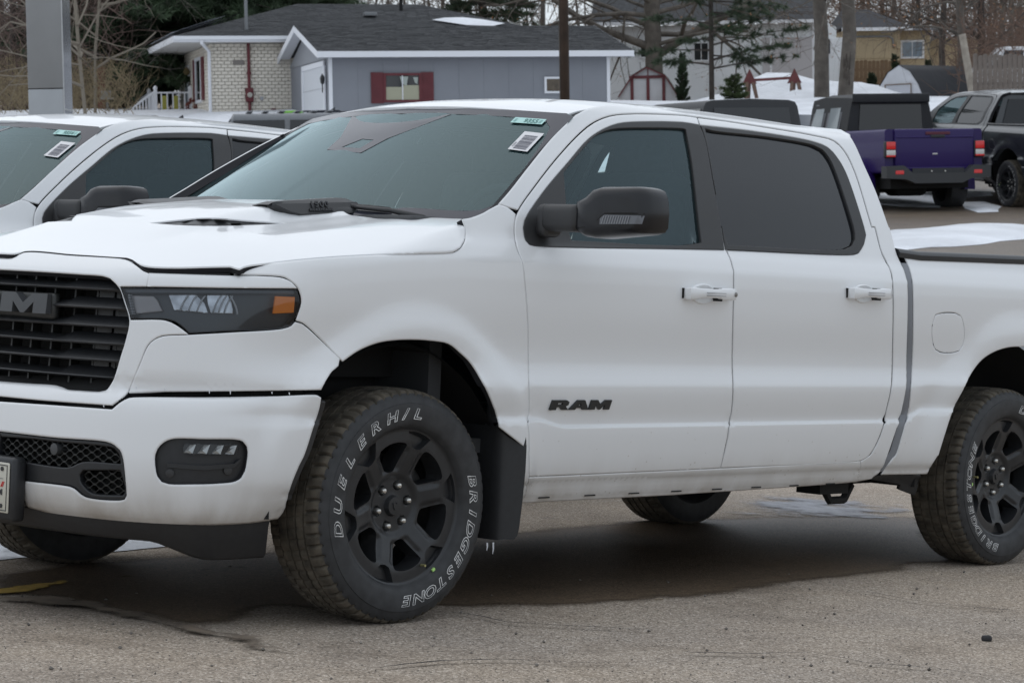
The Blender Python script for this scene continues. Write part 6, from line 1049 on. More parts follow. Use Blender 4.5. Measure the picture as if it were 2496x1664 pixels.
ground_patch('painted_line', G2((500, 868), (900, 830), (1400, 790), (1860, 752), (1900, 768), (1400, 812), (900, 858), (510, 886)), YEL2, .008, 0, .012, 5, .06)
CRK = mat('dark_crack', (.035, .030, .026), .9); DAMP = faded(mat('damp_seam', (.15, .118, .088), .8, noise=(9, .5, 6)), .07, 9, 1.9)
def crack(pts, w0, w1, m, seed):
    P = [on_ground(*q) for q in pts]; D = []
    for a, b in zip(P[:-1], P[1:]):
        k = max(1, int((b - a).length / .035)); D += [a + (b - a) * (i / k) for i in range(k)]
    D.append(P[-1]); V = []; E_ = []; n = len(D)
    for i, p in enumerate(D):
        d = (D[min(i + 1, n - 1)] - D[max(i - 1, 0)]).normalized(); s = Vector((-d.y, d.x, 0)); t = i / (n - 1); w = (w0 + (w1 - w0) * t) * (.55 + 1.0 * abs(wob(i / 1.7, seed)) + .5 * wob(i / 5.3, seed)) * min(1, 8 * min(t, 1 - t) + .15); o = s * (wob(i / 2.7, seed + 1) * (w0 + w1) * .5 + wob(i / 11., seed + 2) * .03)
        for sg in (1, 0, -1): q = p + o + s * w * sg; V.append((q.x, q.y, float(gz(q.x, q.y)) + .012)); E_.append(0 if sg else w)
    o = mk('pavement_crack', V, [f for i in range(n - 1) for f in ((3 * i, 3 * i + 1, 3 * i + 4, 3 * i + 3), (3 * i + 1, 3 * i + 2, 3 * i + 5, 3 * i + 4))], m, None, kind='structure'); at_ = o.data.attributes.new('edge', 'FLOAT', 'POINT'); at_.data.foreach_set('value', E_)
crack(G2((-100, 985), (300, 1000), (600, 1055), (850, 1105), (1000, 1135), (1300, 1205), (1650, 1290), (1900, 1365), (2060, 1402)), .15, .035, DAMP, 1)
crack(G2((200, 1148), (500, 1160), (760, 1172), (1000, 1182)), .03, .02, DAMP, 2)
H2 = lambda *q: [(832 + a / 2.8261, 1110 + b / 2.8261) for a, b in q]; I2 = lambda *q: [(1664 + a / 2.8261, 1110 + b / 2.8261) for a, b in q]
crack(H2((640, 1085), (850, 1105), (1000, 1128), (1150, 1165), (1450, 1183), (1850, 1202), (2200, 1225)), .0075, .004, CRK, 3)
crack(H2((230, 1492), (450, 1465), (700, 1440), (1100, 1428), (1600, 1445), (2100, 1440)), .007, .004, CRK, 4)
crack(I2((1270, 950), (1600, 1012), (1900, 1050), (2340, 1092)), .006, .004, CRK, 5); crack(I2((-100, 1370), (500, 1390), (900, 1380), (1250, 1445), (1700, 1480), (2300, 1560)), .006, .004, CRK, 6); crack(I2((600, 835), (850, 880), (1000, 905)), .02, .02, DAMP, 7)
b = MB(); r5 = random.Random(21)
for k in range(330):
    px = r5.uniform(-40, 2540); py = r5.uniform(1370, 1690) if k < 420 else r5.uniform(1290, 1400); p = on_ground(px, py); s = .003 + .006 * r5.random() ** 4
    V = [Vector(q) * s for q in ((1, 0, 0), (-.8, .3, 0), (0, 1, .2), (.1, -.9, .1), (0, .1, .8), (0, 0, -.5))]; a = Matrix.Rotation(r5.random() * 6.3, 3, 'Z'); b.add([a @ q + p + Vector((0, 0, s * .4)) for q in V], [(0, 2, 4), (2, 1, 4), (1, 3, 4), (3, 0, 4), (2, 0, 5), (1, 2, 5), (3, 1, 5), (0, 3, 5)]); b.cur = 0
b.build('gravel', mat('loose_stone', (.15, .135, .118), .9, noise=(.9, .8)), None, kind='stuff')
b = MB(); p = on_ground(2405, 1561); b.rbox((p.x, p.y, p.z + .008), (.035, .026, .022), .008, 2); tag(b.build('stone', mat('dark_stone', (.035, .034, .036), .9), None, True), 'single dark stone lying on the pale tarmac in front of the rear wheel', 'stone')
b = MB(); p = on_ground(1606, 1463); b.tube([p + Vector((-.015, 0, .006)), p + Vector((0, 0, .008)), p + Vector((.016, -.012, .006))], [.003, .004, .0025], 6); tag(b.build('twig', mat('pale_twig', (.30, .25, .19), .9)), 'short pale twig on the tarmac at the edge of the wet patch', 'twig')
WET2 = wet_mat(); WET2.name = 'damp_lot'
for nd_ in WET2.node_tree.nodes:
    if nd_.type == 'MIX_RGB' and nd_.blend_type == 'MULTIPLY' and not nd_.inputs[2].is_linked: nd_.inputs[2].default_value = (.42, .40, .38, 1)
ground_patch('wet_patch', [(-24, 19), (0, 18), (24, 18.5), (26, 30), (25, 46), (24, 50.5), (-24, 50.5), (-26, 34)], WET2, .004, rough=.5, seed=31, grid=.8, world=True)
# snow: drift across the lot, remnants under the far trucks, the bank along the yards
SB = lambda *q: q
ground_patch('snow_drift', [(2130, 572), (2186, 566), (2260, 560), (2330, 554), (2400, 551), (2520, 548), (2520, 584), (2440, 590), (2390, 598), (2330, 603), (2270, 604), (2200, 612), (2130, 618)], SNOW, .01, .10, .10, 9, .30)
for k, q in enumerate(([(2110, 476), (2180, 470), (2240, 474), (2296, 480), (2310, 494), (2290, 508), (2200, 506), (2120, 498)], [(2245, 472), (2330, 466), (2420, 468), (2420, 478), (2330, 484), (2250, 482)], [(2350, 494), (2400, 492), (2446, 504), (2440, 518), (2380, 520), (2340, 510)])): ground_patch('snow_patch', list(q), SNOW, .01, .03, .12, 11 + k, .3)
# yard snow behind the row of parked cars
xs = np.linspace(-26, 40, 90); ys = np.linspace(51, 78, 54); X, Y = np.meshgrid(xs, ys); r6 = np.sin(X * .9) * .5 + np.sin(X * 2.3 + Y) * .25 + np.cos(X * .37 + 1.7 * Y) * .3
bank = .07 + .05 * r6; bank = bank + .62 * np.exp(-((Y - 77.0) / 1.9) ** 2) * (1 + .55 * r6) * sm(5.6, 8, X) + .38 * np.exp(-((X - 10.2) / .8) ** 2 - ((Y - 69) / 1.5) ** 2) + .28 * np.exp(-((X - 8.4) / .6) ** 2 - ((Y - 69) / 1.5) ** 2)
bank *= sm(50.5, 56, Y); Z = gz(X, Y) + bank + .006; n = 90
mk('snow_field', np.stack([X.ravel(), Y.ravel(), Z.ravel()], 1), [(j * n + i, j * n + i + 1, (j + 1) * n + i + 1, (j + 1) * n + i) for j in range(53) for i in range(n - 1)], SNOW, None, True, kind='structure')
DRY = mat('dead_grass', (.20, .155, .09), .95, noise=(3, .4))
def ztop(px, py, d): return at(px, py, d).z
# ---------------------------------------------------------------- sign pylon
ALU = mat('brushed_grey_cladding', (.40, .415, .43), .38, metal=.35, noise=(2, .06)); ALU2 = mat('satin_metal_side', (.40, .41, .43), .16, metal=.75, noise=(1.1, .12))
p0 = at(70, 270, 40); zg = float(gz(p0.x, 40)); t = thing('sign_pylon', 'tall grey metal sign pylon rising behind the white trucks at far left', 'sign pylon', (p0.x, p0.y, zg)); zj = ztop(100, 217, 40) - zg; wv = .575
for nm, z0, z1 in (('cladding_panel', -.2, zj - .006), ('cladding_panel', zj + .006, 9.5)):
    b = MB(); b.rbox((wv / 2, .40, (z0 + z1) / 2), (wv, .80, z1 - z0), .012, 2); b.build(nm, ALU, t, True, 40)
zk = ztop(170, 267, 40) - zg
for z0, z1 in ((-.2, zk - .01), (zk + .01, 9.5)): b = MB(); b.box((wv + .002, .03, z0), (wv + .012, .77, z1)); b.build('side_panel', ALU2, t)
b = MB(); b.box((wv + .012, .02, zk - .012), (wv + .02, .78, zk + .012)); b.box((wv + .0, .01, -.2), (wv + .016, .03, 9.5)); b.build('panel_trim', mat('pale_trim', (.6, .61, .62), .4, metal=.3), t)
b = MB(); b.box((.02, .02, -.3), (wv - .02, .78, 9.4)); b.build('core', UNDER, t)
# ---------------------------------------------------------------- houses
WHT = mat('white_trim', (.82, .83, .86), .5); MAR = mat('maroon_paint', (.13, .022, .028), .5, noise=(6, .15)); DGL = mat('dark_window_glass', (.02, .022, .024), .08, coat=.5)
SHN = mat('charcoal_shingle', (.058, .060, .064), .9, noise=(9, .38, 8)); BRK = mat('cream_brick', (.78, .725, .63), .85, noise=(5, .12)); MORT = mat('brown_mortar', (.46, .41, .345), .95); GSID = mat('grey_blue_siding', (.25, .26, .285), .75, noise=(1.2, .06)); CREAM = mat('cream_curtain', (.42, .41, .30), .9)
AL = math.radians(14.2)
def shingled(parent, A_, B_, C_, D_, course=.145, tab=.30, name='shingle', seed=0, m=None):
    """courses of shingle tabs over the slope A-B (eave) to D-C (ridge); one joined part"""
    A_, B_, C_, D_ = [Vector(q) for q in (A_, B_, C_, D_)]; nrm = (B_ - A_).cross(D_ - A_).normalized(); Ls = ((D_ + C_) / 2 - (A_ + B_) / 2).length; nc = max(2, int(Ls / course)); b = MB(); r = random.Random(seed)
    b.add([A_, B_, C_, D_], [(0, 1, 2, 3)])
    for k in range(nc):
        t0, t1 = k / nc, min((k + 1.15) / nc, 1); a0, a1 = A_.lerp(D_, t0), B_.lerp(C_, t0); c0, c1 = A_.lerp(D_, t1), B_.lerp(C_, t1); n = max(1, int((a1 - a0).length / tab)); off_ = r.random() / n
        cuts = [0] + [min(max(off_ + i / n + r.uniform(-.08, .08) / n, 0), 1) for i in range(n)] + [1]
        for u0, u1 in zip(cuts[:-1], cuts[1:]):
            if u1 - u0 < .02 / n: continue
            h = .012 + .010 * r.random(); g = .02 / max(n, 1); q = [a0.lerp(a1, u0 + g), a0.lerp(a1, u1 - g), c0.lerp(c1, u1 - g), c0.lerp(c1, u0 + g)]
            b.add([q[0] + nrm * h, q[1] + nrm * h, q[2] + nrm * .004, q[3] + nrm * .004, q[0], q[1]], [(0, 1, 2, 3), (4, 5, 1, 0)])
    return b.build(name, m or SHN, parent, kind='stuff', recalc=False)
def window(parent, x, z, wd, ht, y=0, fr=.06, m=WHT, panes=2, curtain=False, ax='x', glassm=None):
    """frame with sill, and each pane a child; ax is the wall's own axis"""
    f = (lambda u, v, w_: (u, v, w_)) if ax == 'x' else (lambda u, v, w_: (v, u, w_)); s = -1
    def bx(b, u0, v0, z0, u1, v1, z1): a, c = f(u0, v0, z0), f(u1, v1, z1); b.box([min(q) for q in zip(a, c)], [max(q) for q in zip(a, c)])
    b = MB(); bx(b, x, y - .05, z, x + wd, y + .02, z + fr); bx(b, x, y - .05, z + ht - fr, x + wd, y + .02, z + ht); bx(b, x, y - .05, z + fr, x + fr, y + .02, z + ht - fr); bx(b, x + wd - fr, y - .05, z + fr, x + wd, y + .02, z + ht - fr)
    wn = b.build('window', m, parent)
    for k in range(panes):
        u0 = x + fr + (wd - 2 * fr) * k / panes; u1 = x + fr + (wd - 2 * fr) * (k + 1) / panes; b = MB(); bx(b, u0 + .012, y - .022, z + fr, u1 - .012, y - .012, z + ht - fr); b.build('pane', glassm or DGL, wn)
        if k: b = MB(); bx(b, u0 - .012, y - .04, z + fr, u0 + .012, y - .005, z + ht - fr); b.build('mullion', WHT, wn)
    return wn
# brick house
q0 = at(517, 275, 62); zg = float(gz(q0.x, q0.y)) - .1; hs_ = thing('brick_house', 'cream brick bungalow with dark hip roof and white porch railing', 'house', (q0.x, q0.y, zg), AL)
ze = ztop(560, 105, 62) - zg; Lh, Dh = 10.0, 6.9
b = MB(); b.box((.03, .06, -.4), (Lh, Dh, ze)); hw = b.build('wall', MORT, hs_)
cw, ch = .172, .0875; r7 = random.Random(4); n_ = 0; bm_ = MB(); pm = MB(); pm.rbox((0, 0, 0), (cw - .012, .10, ch - .011), .006, 1); proto = None; z = ze - ch / 2 - .02
while z > -.3:
    row = int(round((ze - z) / ch)); x = cw / 2 - (cw / 2 if row % 2 else 0)
    while x < 3.5:
        a, c = max(x - cw / 2 + .006, 0), x + cw / 2 - .006; yy = .05 + r7.uniform(-.006, .004)
        if n_ < 300 and z > ze - 2.05 and x < 2.75:
            if proto is None: proto = mk('brick', pm.v, pm.f, BRK, hs_, recalc=True); o = proto
            else: o = proto.copy(); C.objects.link(o); o.parent = hs_
            o.location = ((a + c) / 2, yy, z); o.scale = ((c - a) / (cw - .012), 1, 1); n_ += 1
        else: bm_.box((a, yy - .05, z - ch / 2 + .0055), (c, yy + .05, z + ch / 2 - .0055))
        x += cw
    y = cw / 2 + (cw / 2 if row % 2 else 0)
    while y < Dh: bm_.box((-.005 + r7.uniform(-.004, .004), y - cw / 2 + .006, z - ch / 2 + .0055), (.06, y + cw / 2 - .006, z + ch / 2 - .0055)); y += cw
    z -= ch
bm_.build('brickwork', BRK, hs_, kind='stuff')
ex0, ex1, ey0, ey1 = -1.0, 9.3, -.55, 7.1; zr_ = ztop(674, 12, 65.5) - zg; ry = 3.1; rx0, rx1 = 2.75, 6.1; zt = ze + .14
rf_ = shingled(hs_, (ex0, ey0, zt), (ex1, ey0, zt), (rx1, ry, zr_), (rx0, ry, zr_), name='roof', seed=1)
b = MB(); b.add([(ex0, ey0, zt), (ex0, ey1, zt), (rx0, ry, zr_), (ex1, ey0, zt), (ex1, ey1, zt), (rx1, ry, zr_)], [(1, 0, 2), (3, 4, 5), (4, 1, 2, 5)]); b.build('roof_slope', SHN, hs_)
b = MB(); b.box((ex0, ey0 - .02, ze - .01), (ex1, ey0 + .02, ze + .14)); b.box((ex0 - .02, ey0, ze - .01), (ex0 + .02, ey1, ze + .14)); b.build('fascia', WHT, hs_); b = MB(); b.box((ex0, ey0, ze - .012), (ex1, ey1, ze)); b.build('soffit', mat('pale_soffit', (.55, .54, .52), .7), hs_)
b = MB(); b.box((ex0, ey0 - .10, ze + .05), (2.9, ey0 - .022, ze + .14)); b.build('gutter', WHT, hs_)
b = MB(); b.tube([(-.30, ey0 - .06, ze + .04), (-.30, ey0 - .06, ze - .03), (-.05, -.07, ze - .22), (-.05, -.07, -.1)], .045, 6); b.build('downspout', WHT, hs_)
b = MB(); b.add([(ex0 - .02, ey0 + .2, zt + .03), (ex0 - .02, ey1 * .8, zt + .03), (ex0 + 1.7, 2.2, zt + .62), (ex0 + 1.1, .55, zt + .42)], [(0, 1, 2, 3)]); b.add([(ex0 - .02, ey0 + .2, zt + .10), (ex0 - .02, ey1 * .8, zt + .10), (ex0 + 1.7, 2.2, zt + .69), (ex0 + 1.1, .55, zt + .49)], [(0, 1, 2, 3), (0, 1, 1, 0)][:1]); b.build('roof_snow', SNOW, hs_)
b = MB(); sx = 6.6; sl = (zr_ - zt) / (ry - ey0); f_ = lambda x, y: (x, y, zt + (y - ey0) * sl + .06)
b.add([f_(6.0, 1.0), f_(6.4, 1.25), f_(6.9, 1.3), f_(7.4, 1.05), f_(7.9, .6), f_(7.5, .3), f_(6.8, .4)], [tuple(range(7))]); b.build('roof_snow', SNOW, hs_)
for nm, x, y, h, r, m_ in (('vent_pipe', .95, .15, 1.05, .045, mat('grey_pipe', (.22, .23, .24), .5)), ('vent_pipe', 5.45, 2.3, .36, .05, UNDER)):
    b = MB(); z0 = zt + (y - ey0) * sl - .05; b.tube([(x, y, z0), (x, y, z0 + h)], r, 10); b.tube([(x, y, z0 + h), (x, y, z0 + h + .07)], [r * 1.7, r * 1.7], 10); b.build(nm, m_, hs_, True, 40)
b = MB(); z0 = zt + (1.55 - ey0) * sl; b.rbox((4.45, 1.55, z0 + .08), (.34, .3, .10), .02); b.build('roof_vent', mat('grey_pipe', (.22, .23, .24), .5), hs_)
# maroon service pipe and meter on the brick
b = MB(); X0 = .96; b.tube([(X0, -.06, ze + .02), (X0, -.06, ze - 2.2)], .042, 10)
for dz in (.78, 1.28): b.lathe([(.06, -.03), (.06, .03)], 10, 'z', (X0, -.06, ze - dz))
b.rbox((X0, -.07, ze - 1.33), (.20, .14, .36), .03); b.build('meter_box', MAR, hs_, True, 50)
b = MB(); b.lathe([(0, -.20), (.055, -.20), (.065, -.19), (.07, -.13)], 20, 'y', (X0, 0, ze - 1.33)); b.build('meter_dial', mat('meter_face', (.45, .43, .38), .3), hs_, True, 40)
for x, z, wd, ht, m_, nm in ((.70, .50, .28, .12, mat('vent_grey', (.22, .20, .18), .7), 'wall_vent'), (1.58, 1.72, .11, .08, MAR, 'outlet_box'), (1.75, 1.85, .13, .13, WHT, 'dryer_vent'), (1.28, 1.42, .09, .09, mat('grey_box', (.4, .41, .43), .5), 'phone_box')): b = MB(); b.rbox((x, -.015, ze - z), (wd, .05, ht), .01); b.build(nm, m_, hs_)
window(hs_, 2.28, ze - .98, .40, .36, fr=.07, panes=2); b = MB(); b.box((2.24, -.03, ze - 1.08), (2.9, .0, ze - .99)); b.build('sill', BRK, hs_)
# left wall: door, window with shutters, lamp, wreath
def lw(y): return y
b = MB(); b.box((-.03, 4.7, -.2), (.0, 5.6, ze - .35)); b.build('front_door', WHT, hs_); b = MB(); b.box((-.045, 4.9, ze - 1.4), (-.03, 5.4, ze - .55)); b.build('door_pane', mat('pale_glass', (.45, .50, .54), .1), hs_)
wn = window(hs_, 1.9, ze - 1.45, 1.2, 1.2, y=0, fr=.08, ax='y', panes=1)
for y in (1.35, 3.15): b = MB(); b.box((-.05, y, ze - 1.4), (0, y + .4, ze - .28)); b.build('shutter', MAR, hs_)
b = MB(); b.lathe([(.06, -.08), (.10, .0), (.06, .10), (.02, .14)], 8, 'z', (-.12, 4.3, ze - .55)); b.build('porch_lamp', mat('brass_lamp', (.12, .09, .04), .4, metal=.5), hs_)
wr = thing('wreath', 'dark red wreath hanging on the brick wall beside the porch', 'wreath', tuple(q0 + Matrix.Rotation(AL, 3, 'Z') @ Vector((-.10, 3.2, ze - 1.52 + zg - q0.z)))); wr.rotation_euler = (0, 0, AL + .6)
b = MB(); r8 = random.Random(9)
for k in range(150): a = r8.random() * 6.283; rr = r8.uniform(.13, .22); c = Vector((r8.uniform(-.08, .02), rr * math.cos(a), rr * math.sin(a))); d = Vector((r8.uniform(-.05, .05), r8.uniform(-.05, .05), r8.uniform(-.05, .05))); e = d.cross(Vector((1, 0, 0))).normalized() * .02; b.add([c - d, c + e, c + d, c - e], [(0, 1, 2, 3)])
b.build('leaves', mat('dark_red_leaves', (.16, .035, .02), .8), wr, kind='stuff')
# porch with railing on the left of the house
pz = ze - 1.92; po = thing('porch', 'white railed porch and steps on the left side of the brick house', 'porch', hs_.location, AL)
b = MB(); b.box((-1.06, 3.85, pz - .6), (-.02, 5.7, pz)); b.build('deck', MAR, po)
PO = [(-1.02, 3.9), (-1.02, 5.6), (-.08, 3.9)]
for x, y in PO: b = MB(); b.rbox((x, y, pz + .45), (.09, .09, .92), .01); b.lathe([(.06, .90), (.055, .95), (.0, 1.0)], 8, 'z', (x, y, pz)); b.build('rail_post', WHT, po)
for (x0, y0), (x1, y1) in ((PO[0], PO[2]), (PO[0], PO[1])):
    for zz in (.10, .80): b = MB(); b.tube([(x0, y0, pz + zz), (x1, y1, pz + zz)], .03, 4); b.build('rail', WHT, po)
    n = int(math.hypot(x1 - x0, y1 - y0) / .135)
    for k in range(1, n): t_ = k / n; b = MB(); b.tube([(x0 + (x1 - x0) * t_, y0 + (y1 - y0) * t_, pz + .10), (x0 + (x1 - x0) * t_, y0 + (y1 - y0) * t_, pz + .80)], .024, 4); b.build('baluster', WHT, po)
for yy in (3.9, 5.6):
    b = MB(); b.tube([(-1.02, yy, pz + .85), (-2.05, yy, pz + .12)], .035, 4); b.build('stair_rail', WHT, po)
    b = MB(); b.tube([(-1.02, yy, pz + .15), (-2.05, yy, pz - .58)], .03, 4); b.build('stair_rail', WHT, po)
    for k in range(1, 12): t_ = k / 12; b = MB(); b.tube([(-1.02 - 1.03 * t_, yy, pz + .15 - .73 * t_), (-1.02 - 1.03 * t_, yy, pz + .85 - .73 * t_)], .024, 4); b.build('baluster', WHT, po)
for k in range(4): b = MB(); b.box((-1.30 - .25 * k, 3.95, pz - .8), (-1.07 - .25 * k, 5.55, pz - .17 * (k + 1))); b.build('step', MAR, po)
bag = thing('garden_chair', 'yellow and black garden chair folded behind the white porch railing', 'chair', tuple(q0 + Matrix.Rotation(AL, 3, 'Z') @ Vector((-.55, 4.6, 0)) + Vector((0, 0, pz + zg - q0.z))), AL)
for dx in (-.14, .14): b = MB(); b.rbox((dx, 0, .50), (.16, .06, .48), .03); b.build('cushion', mat('yellow_cushion', (.50, .47, .10), .8), bag)
b = MB()
for dx in (-.25, 0, .25): b.tube([(dx, .05, 0), (dx, .05, .8)], .02, 6)
b.build('frame', UNDER, bag)
# grey garage
g0 = at(803, 265, 57); zg = float(gz(g0.x, g0.y)) - .2; ga = thing('garage', 'long grey sided garage with dark shingle roof and maroon shutters', 'garage', (g0.x, g0.y, zg), AL); Lg, Dg = 6.87, 5.9
ze = ztop(803, 142, 57) - zg
b = MB(); b.box((.02, .02, -.5), (Lg - .02, Dg, ze + .02)); b.build('wall_core', GSID, ga)
sheets_ = 11; wsd = (Lg - .16) / sheets_
for k in range(sheets_): b = MB(); b.box((.08 + k * wsd + .0015, -.012, -.4), (.08 + (k + 1) * wsd - .0015, .02, ze)); b.build('siding_panel', GSID, ga)
for x in (0, Lg - .08): b = MB(); b.box((x, -.03, -.4), (x + .08, .03, ze)); b.build('corner_board', WHT, ga)
zr_ = ztop(722, 66, 60) - zg; ey0, ex0, ex1 = -.38, -.33, Lg + .50; ry = 2.95; zt = ze + .13; ey1 = 2 * ry - ey0
shingled(ga, (ex0, ey0, zt), (ex1, ey0, zt), (ex1, ry, zr_), (ex0, ry, zr_), name='roof', seed=2, course=.125, tab=.26); b = MB(); b.add([(ex0, ry, zr_), (ex1, ry, zr_), (ex1, ey1, zt), (ex0, ey1, zt)], [(0, 1, 2, 3)]); b.build('roof_slope', SHN, ga)
b = MB(); b.box((ex0, ey0 - .025, ze - .005), (ex1, ey0 + .01, ze + .135)); b.build('fascia', WHT, ga); b = MB(); b.box((ex0, ey0 + .012, ze - .004), (ex1, 0, ze + .008)); b.build('soffit', mat('grey_soffit', (.30, .31, .33), .7), ga)
b = MB(); b.prism([(0, ze), (Dg, ze), (ry, zr_ - .1)], .0, .02, 'yz'); b.build('gable_wall', mat('pale_gable', (.30, .31, .33), .7), ga); b = MB(); b.prism([(0, ze), (Dg, ze), (ry, zr_ - .1)], Lg - .03, Lg - .01, 'yz'); b.build('gable_wall', mat('pale_gable'), ga)
for xx in (ex0, ex1 - .03):
    for ya, za, yb, zb in ((ey0, zt, ry, zr_), (ry, zr_, ey1, zt)): b = MB(); b.add([(xx, ya, za + .01), (xx, yb, zb + .01), (xx, yb, zb - .15), (xx, ya, za - .15), (xx + .03, ya, za + .01), (xx + .03, yb, zb + .01), (xx + .03, yb, zb - .15), (xx + .03, ya, za - .15)], [(0, 1, 2, 3), (7, 6, 5, 4), (0, 3, 7, 4), (1, 5, 6, 2), (3, 2, 6, 7)]); b.build('barge_board', WHT, ga)
for ya, za, yb, zb in ((ey0, zt, ry, zr_), (ry, zr_, ey1, zt)): b = MB(); b.add([(ex0 + .03, ya, za - .03), (ex0 + .03, yb, zb - .03), (0, yb, zb - .03), (0, ya, za - .03)], [(0, 1, 2, 3)]); b.build('rake_soffit', WHT, ga)
b = MB(); b.box((-.04, .42, -.4), (0, .54, ze - .04)); b.box((-.04, 3.6, -.4), (0, 3.72, ze - .04)); b.box((-.04, .42, ze - .16), (0, 3.72, ze - .04)); b.build('door_frame', WHT, ga)
gd = MB(); gd.box((-.015, .54, -.4), (.0, 3.6, ze - .16)); gdo = gd.build('garage_door', mat('door_white', (.66, .68, .71), .5), ga)
for k in range(3):
    b = MB(); b.box((-.022, .62, ze - .16 - .52 * (k + 1) - .006), (-.014, 3.6, ze - .16 - .52 * (k + 1) + .006)); b.build('door_groove', mat('groove_grey', (.4, .41, .43), .6), gdo)
for yc in (.85, 1.65, 2.5):
    for r_ in range(2):
        for c_ in range(3): b = MB(); b.box((-.022, yc + .14 * c_, ze - 1.42 - .17 * r_), (-.014, yc + .11 + .14 * c_, ze - 1.28 - .17 * r_)); b.build('door_light', DGL, gdo)
b = MB(); b.lathe([(.02, -.11), (.045, -.07), (.06, .04), (.035, .10), (.008, .14)], 8, 'z', (-.11, .26, ze - .50)); b.tube([(-.11, .26, ze - .6), (-.11, .26, ze - .80)], .014, 6); b.build('wall_lantern', mat('black_lantern', (.03, .03, .03), .4), ga)
# its windows
def gx(px): return ((px - 1248) / FPX * 57 - (803 - 1248) / FPX * 57) / (math.cos(AL) - math.sin(AL) * (px - 1248) / FPX)
def gzz(px, py): d = 57 + gx(px) * math.sin(AL); return at(px, py, d).z - zg
x0, x1 = gx(905), gx(1057); z0, z1 = gzz(980, 252), gzz(980, 177); sw = (x1 - x0) * .198
wn = window(ga, x0 + sw, z0 + .02, x1 - x0 - 2 * sw, z1 - z0 - .04, y=-.015, fr=.055, m=MAR, panes=2); xm0, xm1 = x0 + sw + .055, x1 - sw - .055; xm = (xm0 + xm1) / 2
b = MB(); b.box((xm0, -.042, z0 + .08), (xm - .012, -.038, z0 + .38)); b.box((xm + .012, -.042, z0 + .08), (xm1, -.038, z0 + .42)); b.build('blind', CREAM, wn)
b = MB(); b.add([(xm - .06, -.043, z1 - .10), (xm + .14, -.043, z1 - .10), (xm + .10, -.043, z1 - .32), (xm - .02, -.043, z1 - .26)], [(0, 1, 2, 3)]); b.add([(xm + .26, -.043, z1 - .12), (xm1 - .02, -.043, z1 - .12), (xm1 - .04, -.043, z1 - .28), (xm + .30, -.043, z1 - .24)], [(0, 1, 2, 3)]); b.build('hanging_cloth', mat('pale_cloth', (.42, .46, .42), .9), wn)
for xa in (x0, x1 - sw):
    b = MB(); b.box((xa, -.05, z0), (xa + sw, -.012, z1)); sh = b.build('shutter', MAR, ga)
    for k in range(9):
        zz = z0 + .06 + (z1 - z0 - .1) * k / 9
        if k == 4: continue
        b = MB(); b.box((xa + .04, -.062, zz), (xa + sw - .04, -.05, zz + .045)); b.build('louver_slat', MAR, sh)
xa, xb = gx(1327), gx(1383); window(ga, xa, gzz(1350, 228), xb - xa, gzz(1350, 188) - gzz(1350, 228), y=-.015, fr=.05, panes=1, glassm=mat('brown_reflecting_glass', (.10, .075, .05), .1, noise=(7, .5)))
# utility pole
p = at(1377, 240, 50); zg = float(gz(p.x, p.y)); t = thing('utility_pole', 'brown wooden utility pole standing before the grey garage', 'utility pole', (p.x, p.y, zg)); b = MB(); b.tube([(0, 0, -.5), (.004, 0, 3), (-.01, 0, 9)], [.098, .096, .085], 14); b.build('shaft', mat('rust_brown_pole', (.055, .035, .024), .9, noise=(2.2, .5, 8), bump=(30, .5, .01)), t, True); b = MB(); b.tube([(-.098, -.03, -.2), (-.098, -.03, 8)], .012, 6); b.build('conduit', mat('dull_conduit', (.12, .10, .085), .7), t)
# gambrel shed
def frame_at(px, py, d): p = at(px, py, d); return p
p = at(1580, 250, 80); zg = p.z - .4; sc = 80 / FPX; sh = thing('garden_shed', 'white barn shaped shed with red trim and mossy gambrel roof', 'shed', (p.x, p.y, zg), -.10); X = lambda u: (u - 2140) / 2.8261 * sc; Zf = lambda v: ztop(1580, v / 2.8261, 80) - zg
front = [(X(1936), -.3), (X(1936), Zf(668)), (X(2030), Zf(528)), (X(2132), Zf(468)), (X(2258), Zf(528)), (X(2346), Zf(668)), (X(2346), -.3)]
b = MB(); b.prism(front, 0, 3.4, 'xz'); b.build('wall', mat('shed_white', (.62, .63, .66), .7, noise=(3, .08)), sh)
MOSS = mat('mossy_shingle', (.045, .045, .035), .95, noise=(6, .5)); ro = [front[1], front[2], front[3], front[4], front[5]]
for a, c in zip(ro[:-1], ro[1:]): dx = -.06 if a[0] < 0 and a is ro[0] else 0; b = MB(); d_ = .05; b.add([(a[0], -.12, a[1]), (c[0], -.12, c[1]), (c[0], 3.5, c[1]), (a[0], 3.5, a[1]), (a[0], -.12, a[1] + d_), (c[0], -.12, c[1] + d_), (c[0], 3.5, c[1] + d_), (a[0], 3.5, a[1] + d_)], [(0, 1, 2, 3), (4, 5, 6, 7), (0, 1, 5, 4), (0, 3, 7, 4), (1, 2, 6, 5)]); b.build('roof_panel', MOSS, sh)
for a, c in zip(ro[:-1], ro[1:]): b = MB(); b.tube([(a[0], -.13, a[1] + .0), (c[0], -.13, c[1])], .028, 4); b.build('roof_trim', MAR, sh)
for u in (2030, 2140, 2248): b = MB(); b.box((X(u) - .05, -.04, -.2), (X(u) + .05, .0, Zf(530))); b.build('door_trim', MAR, sh)
b = MB(); b.box((X(2010), -.045, Zf(542)), (X(2265), -.0, Zf(522))); b.build('door_trim', MAR, sh); b = MB(); b.box((X(2140) - .02, -.03, Zf(520)), (X(2140) + .02, 0, Zf(470))); b.build('door_trim', MAR, sh)
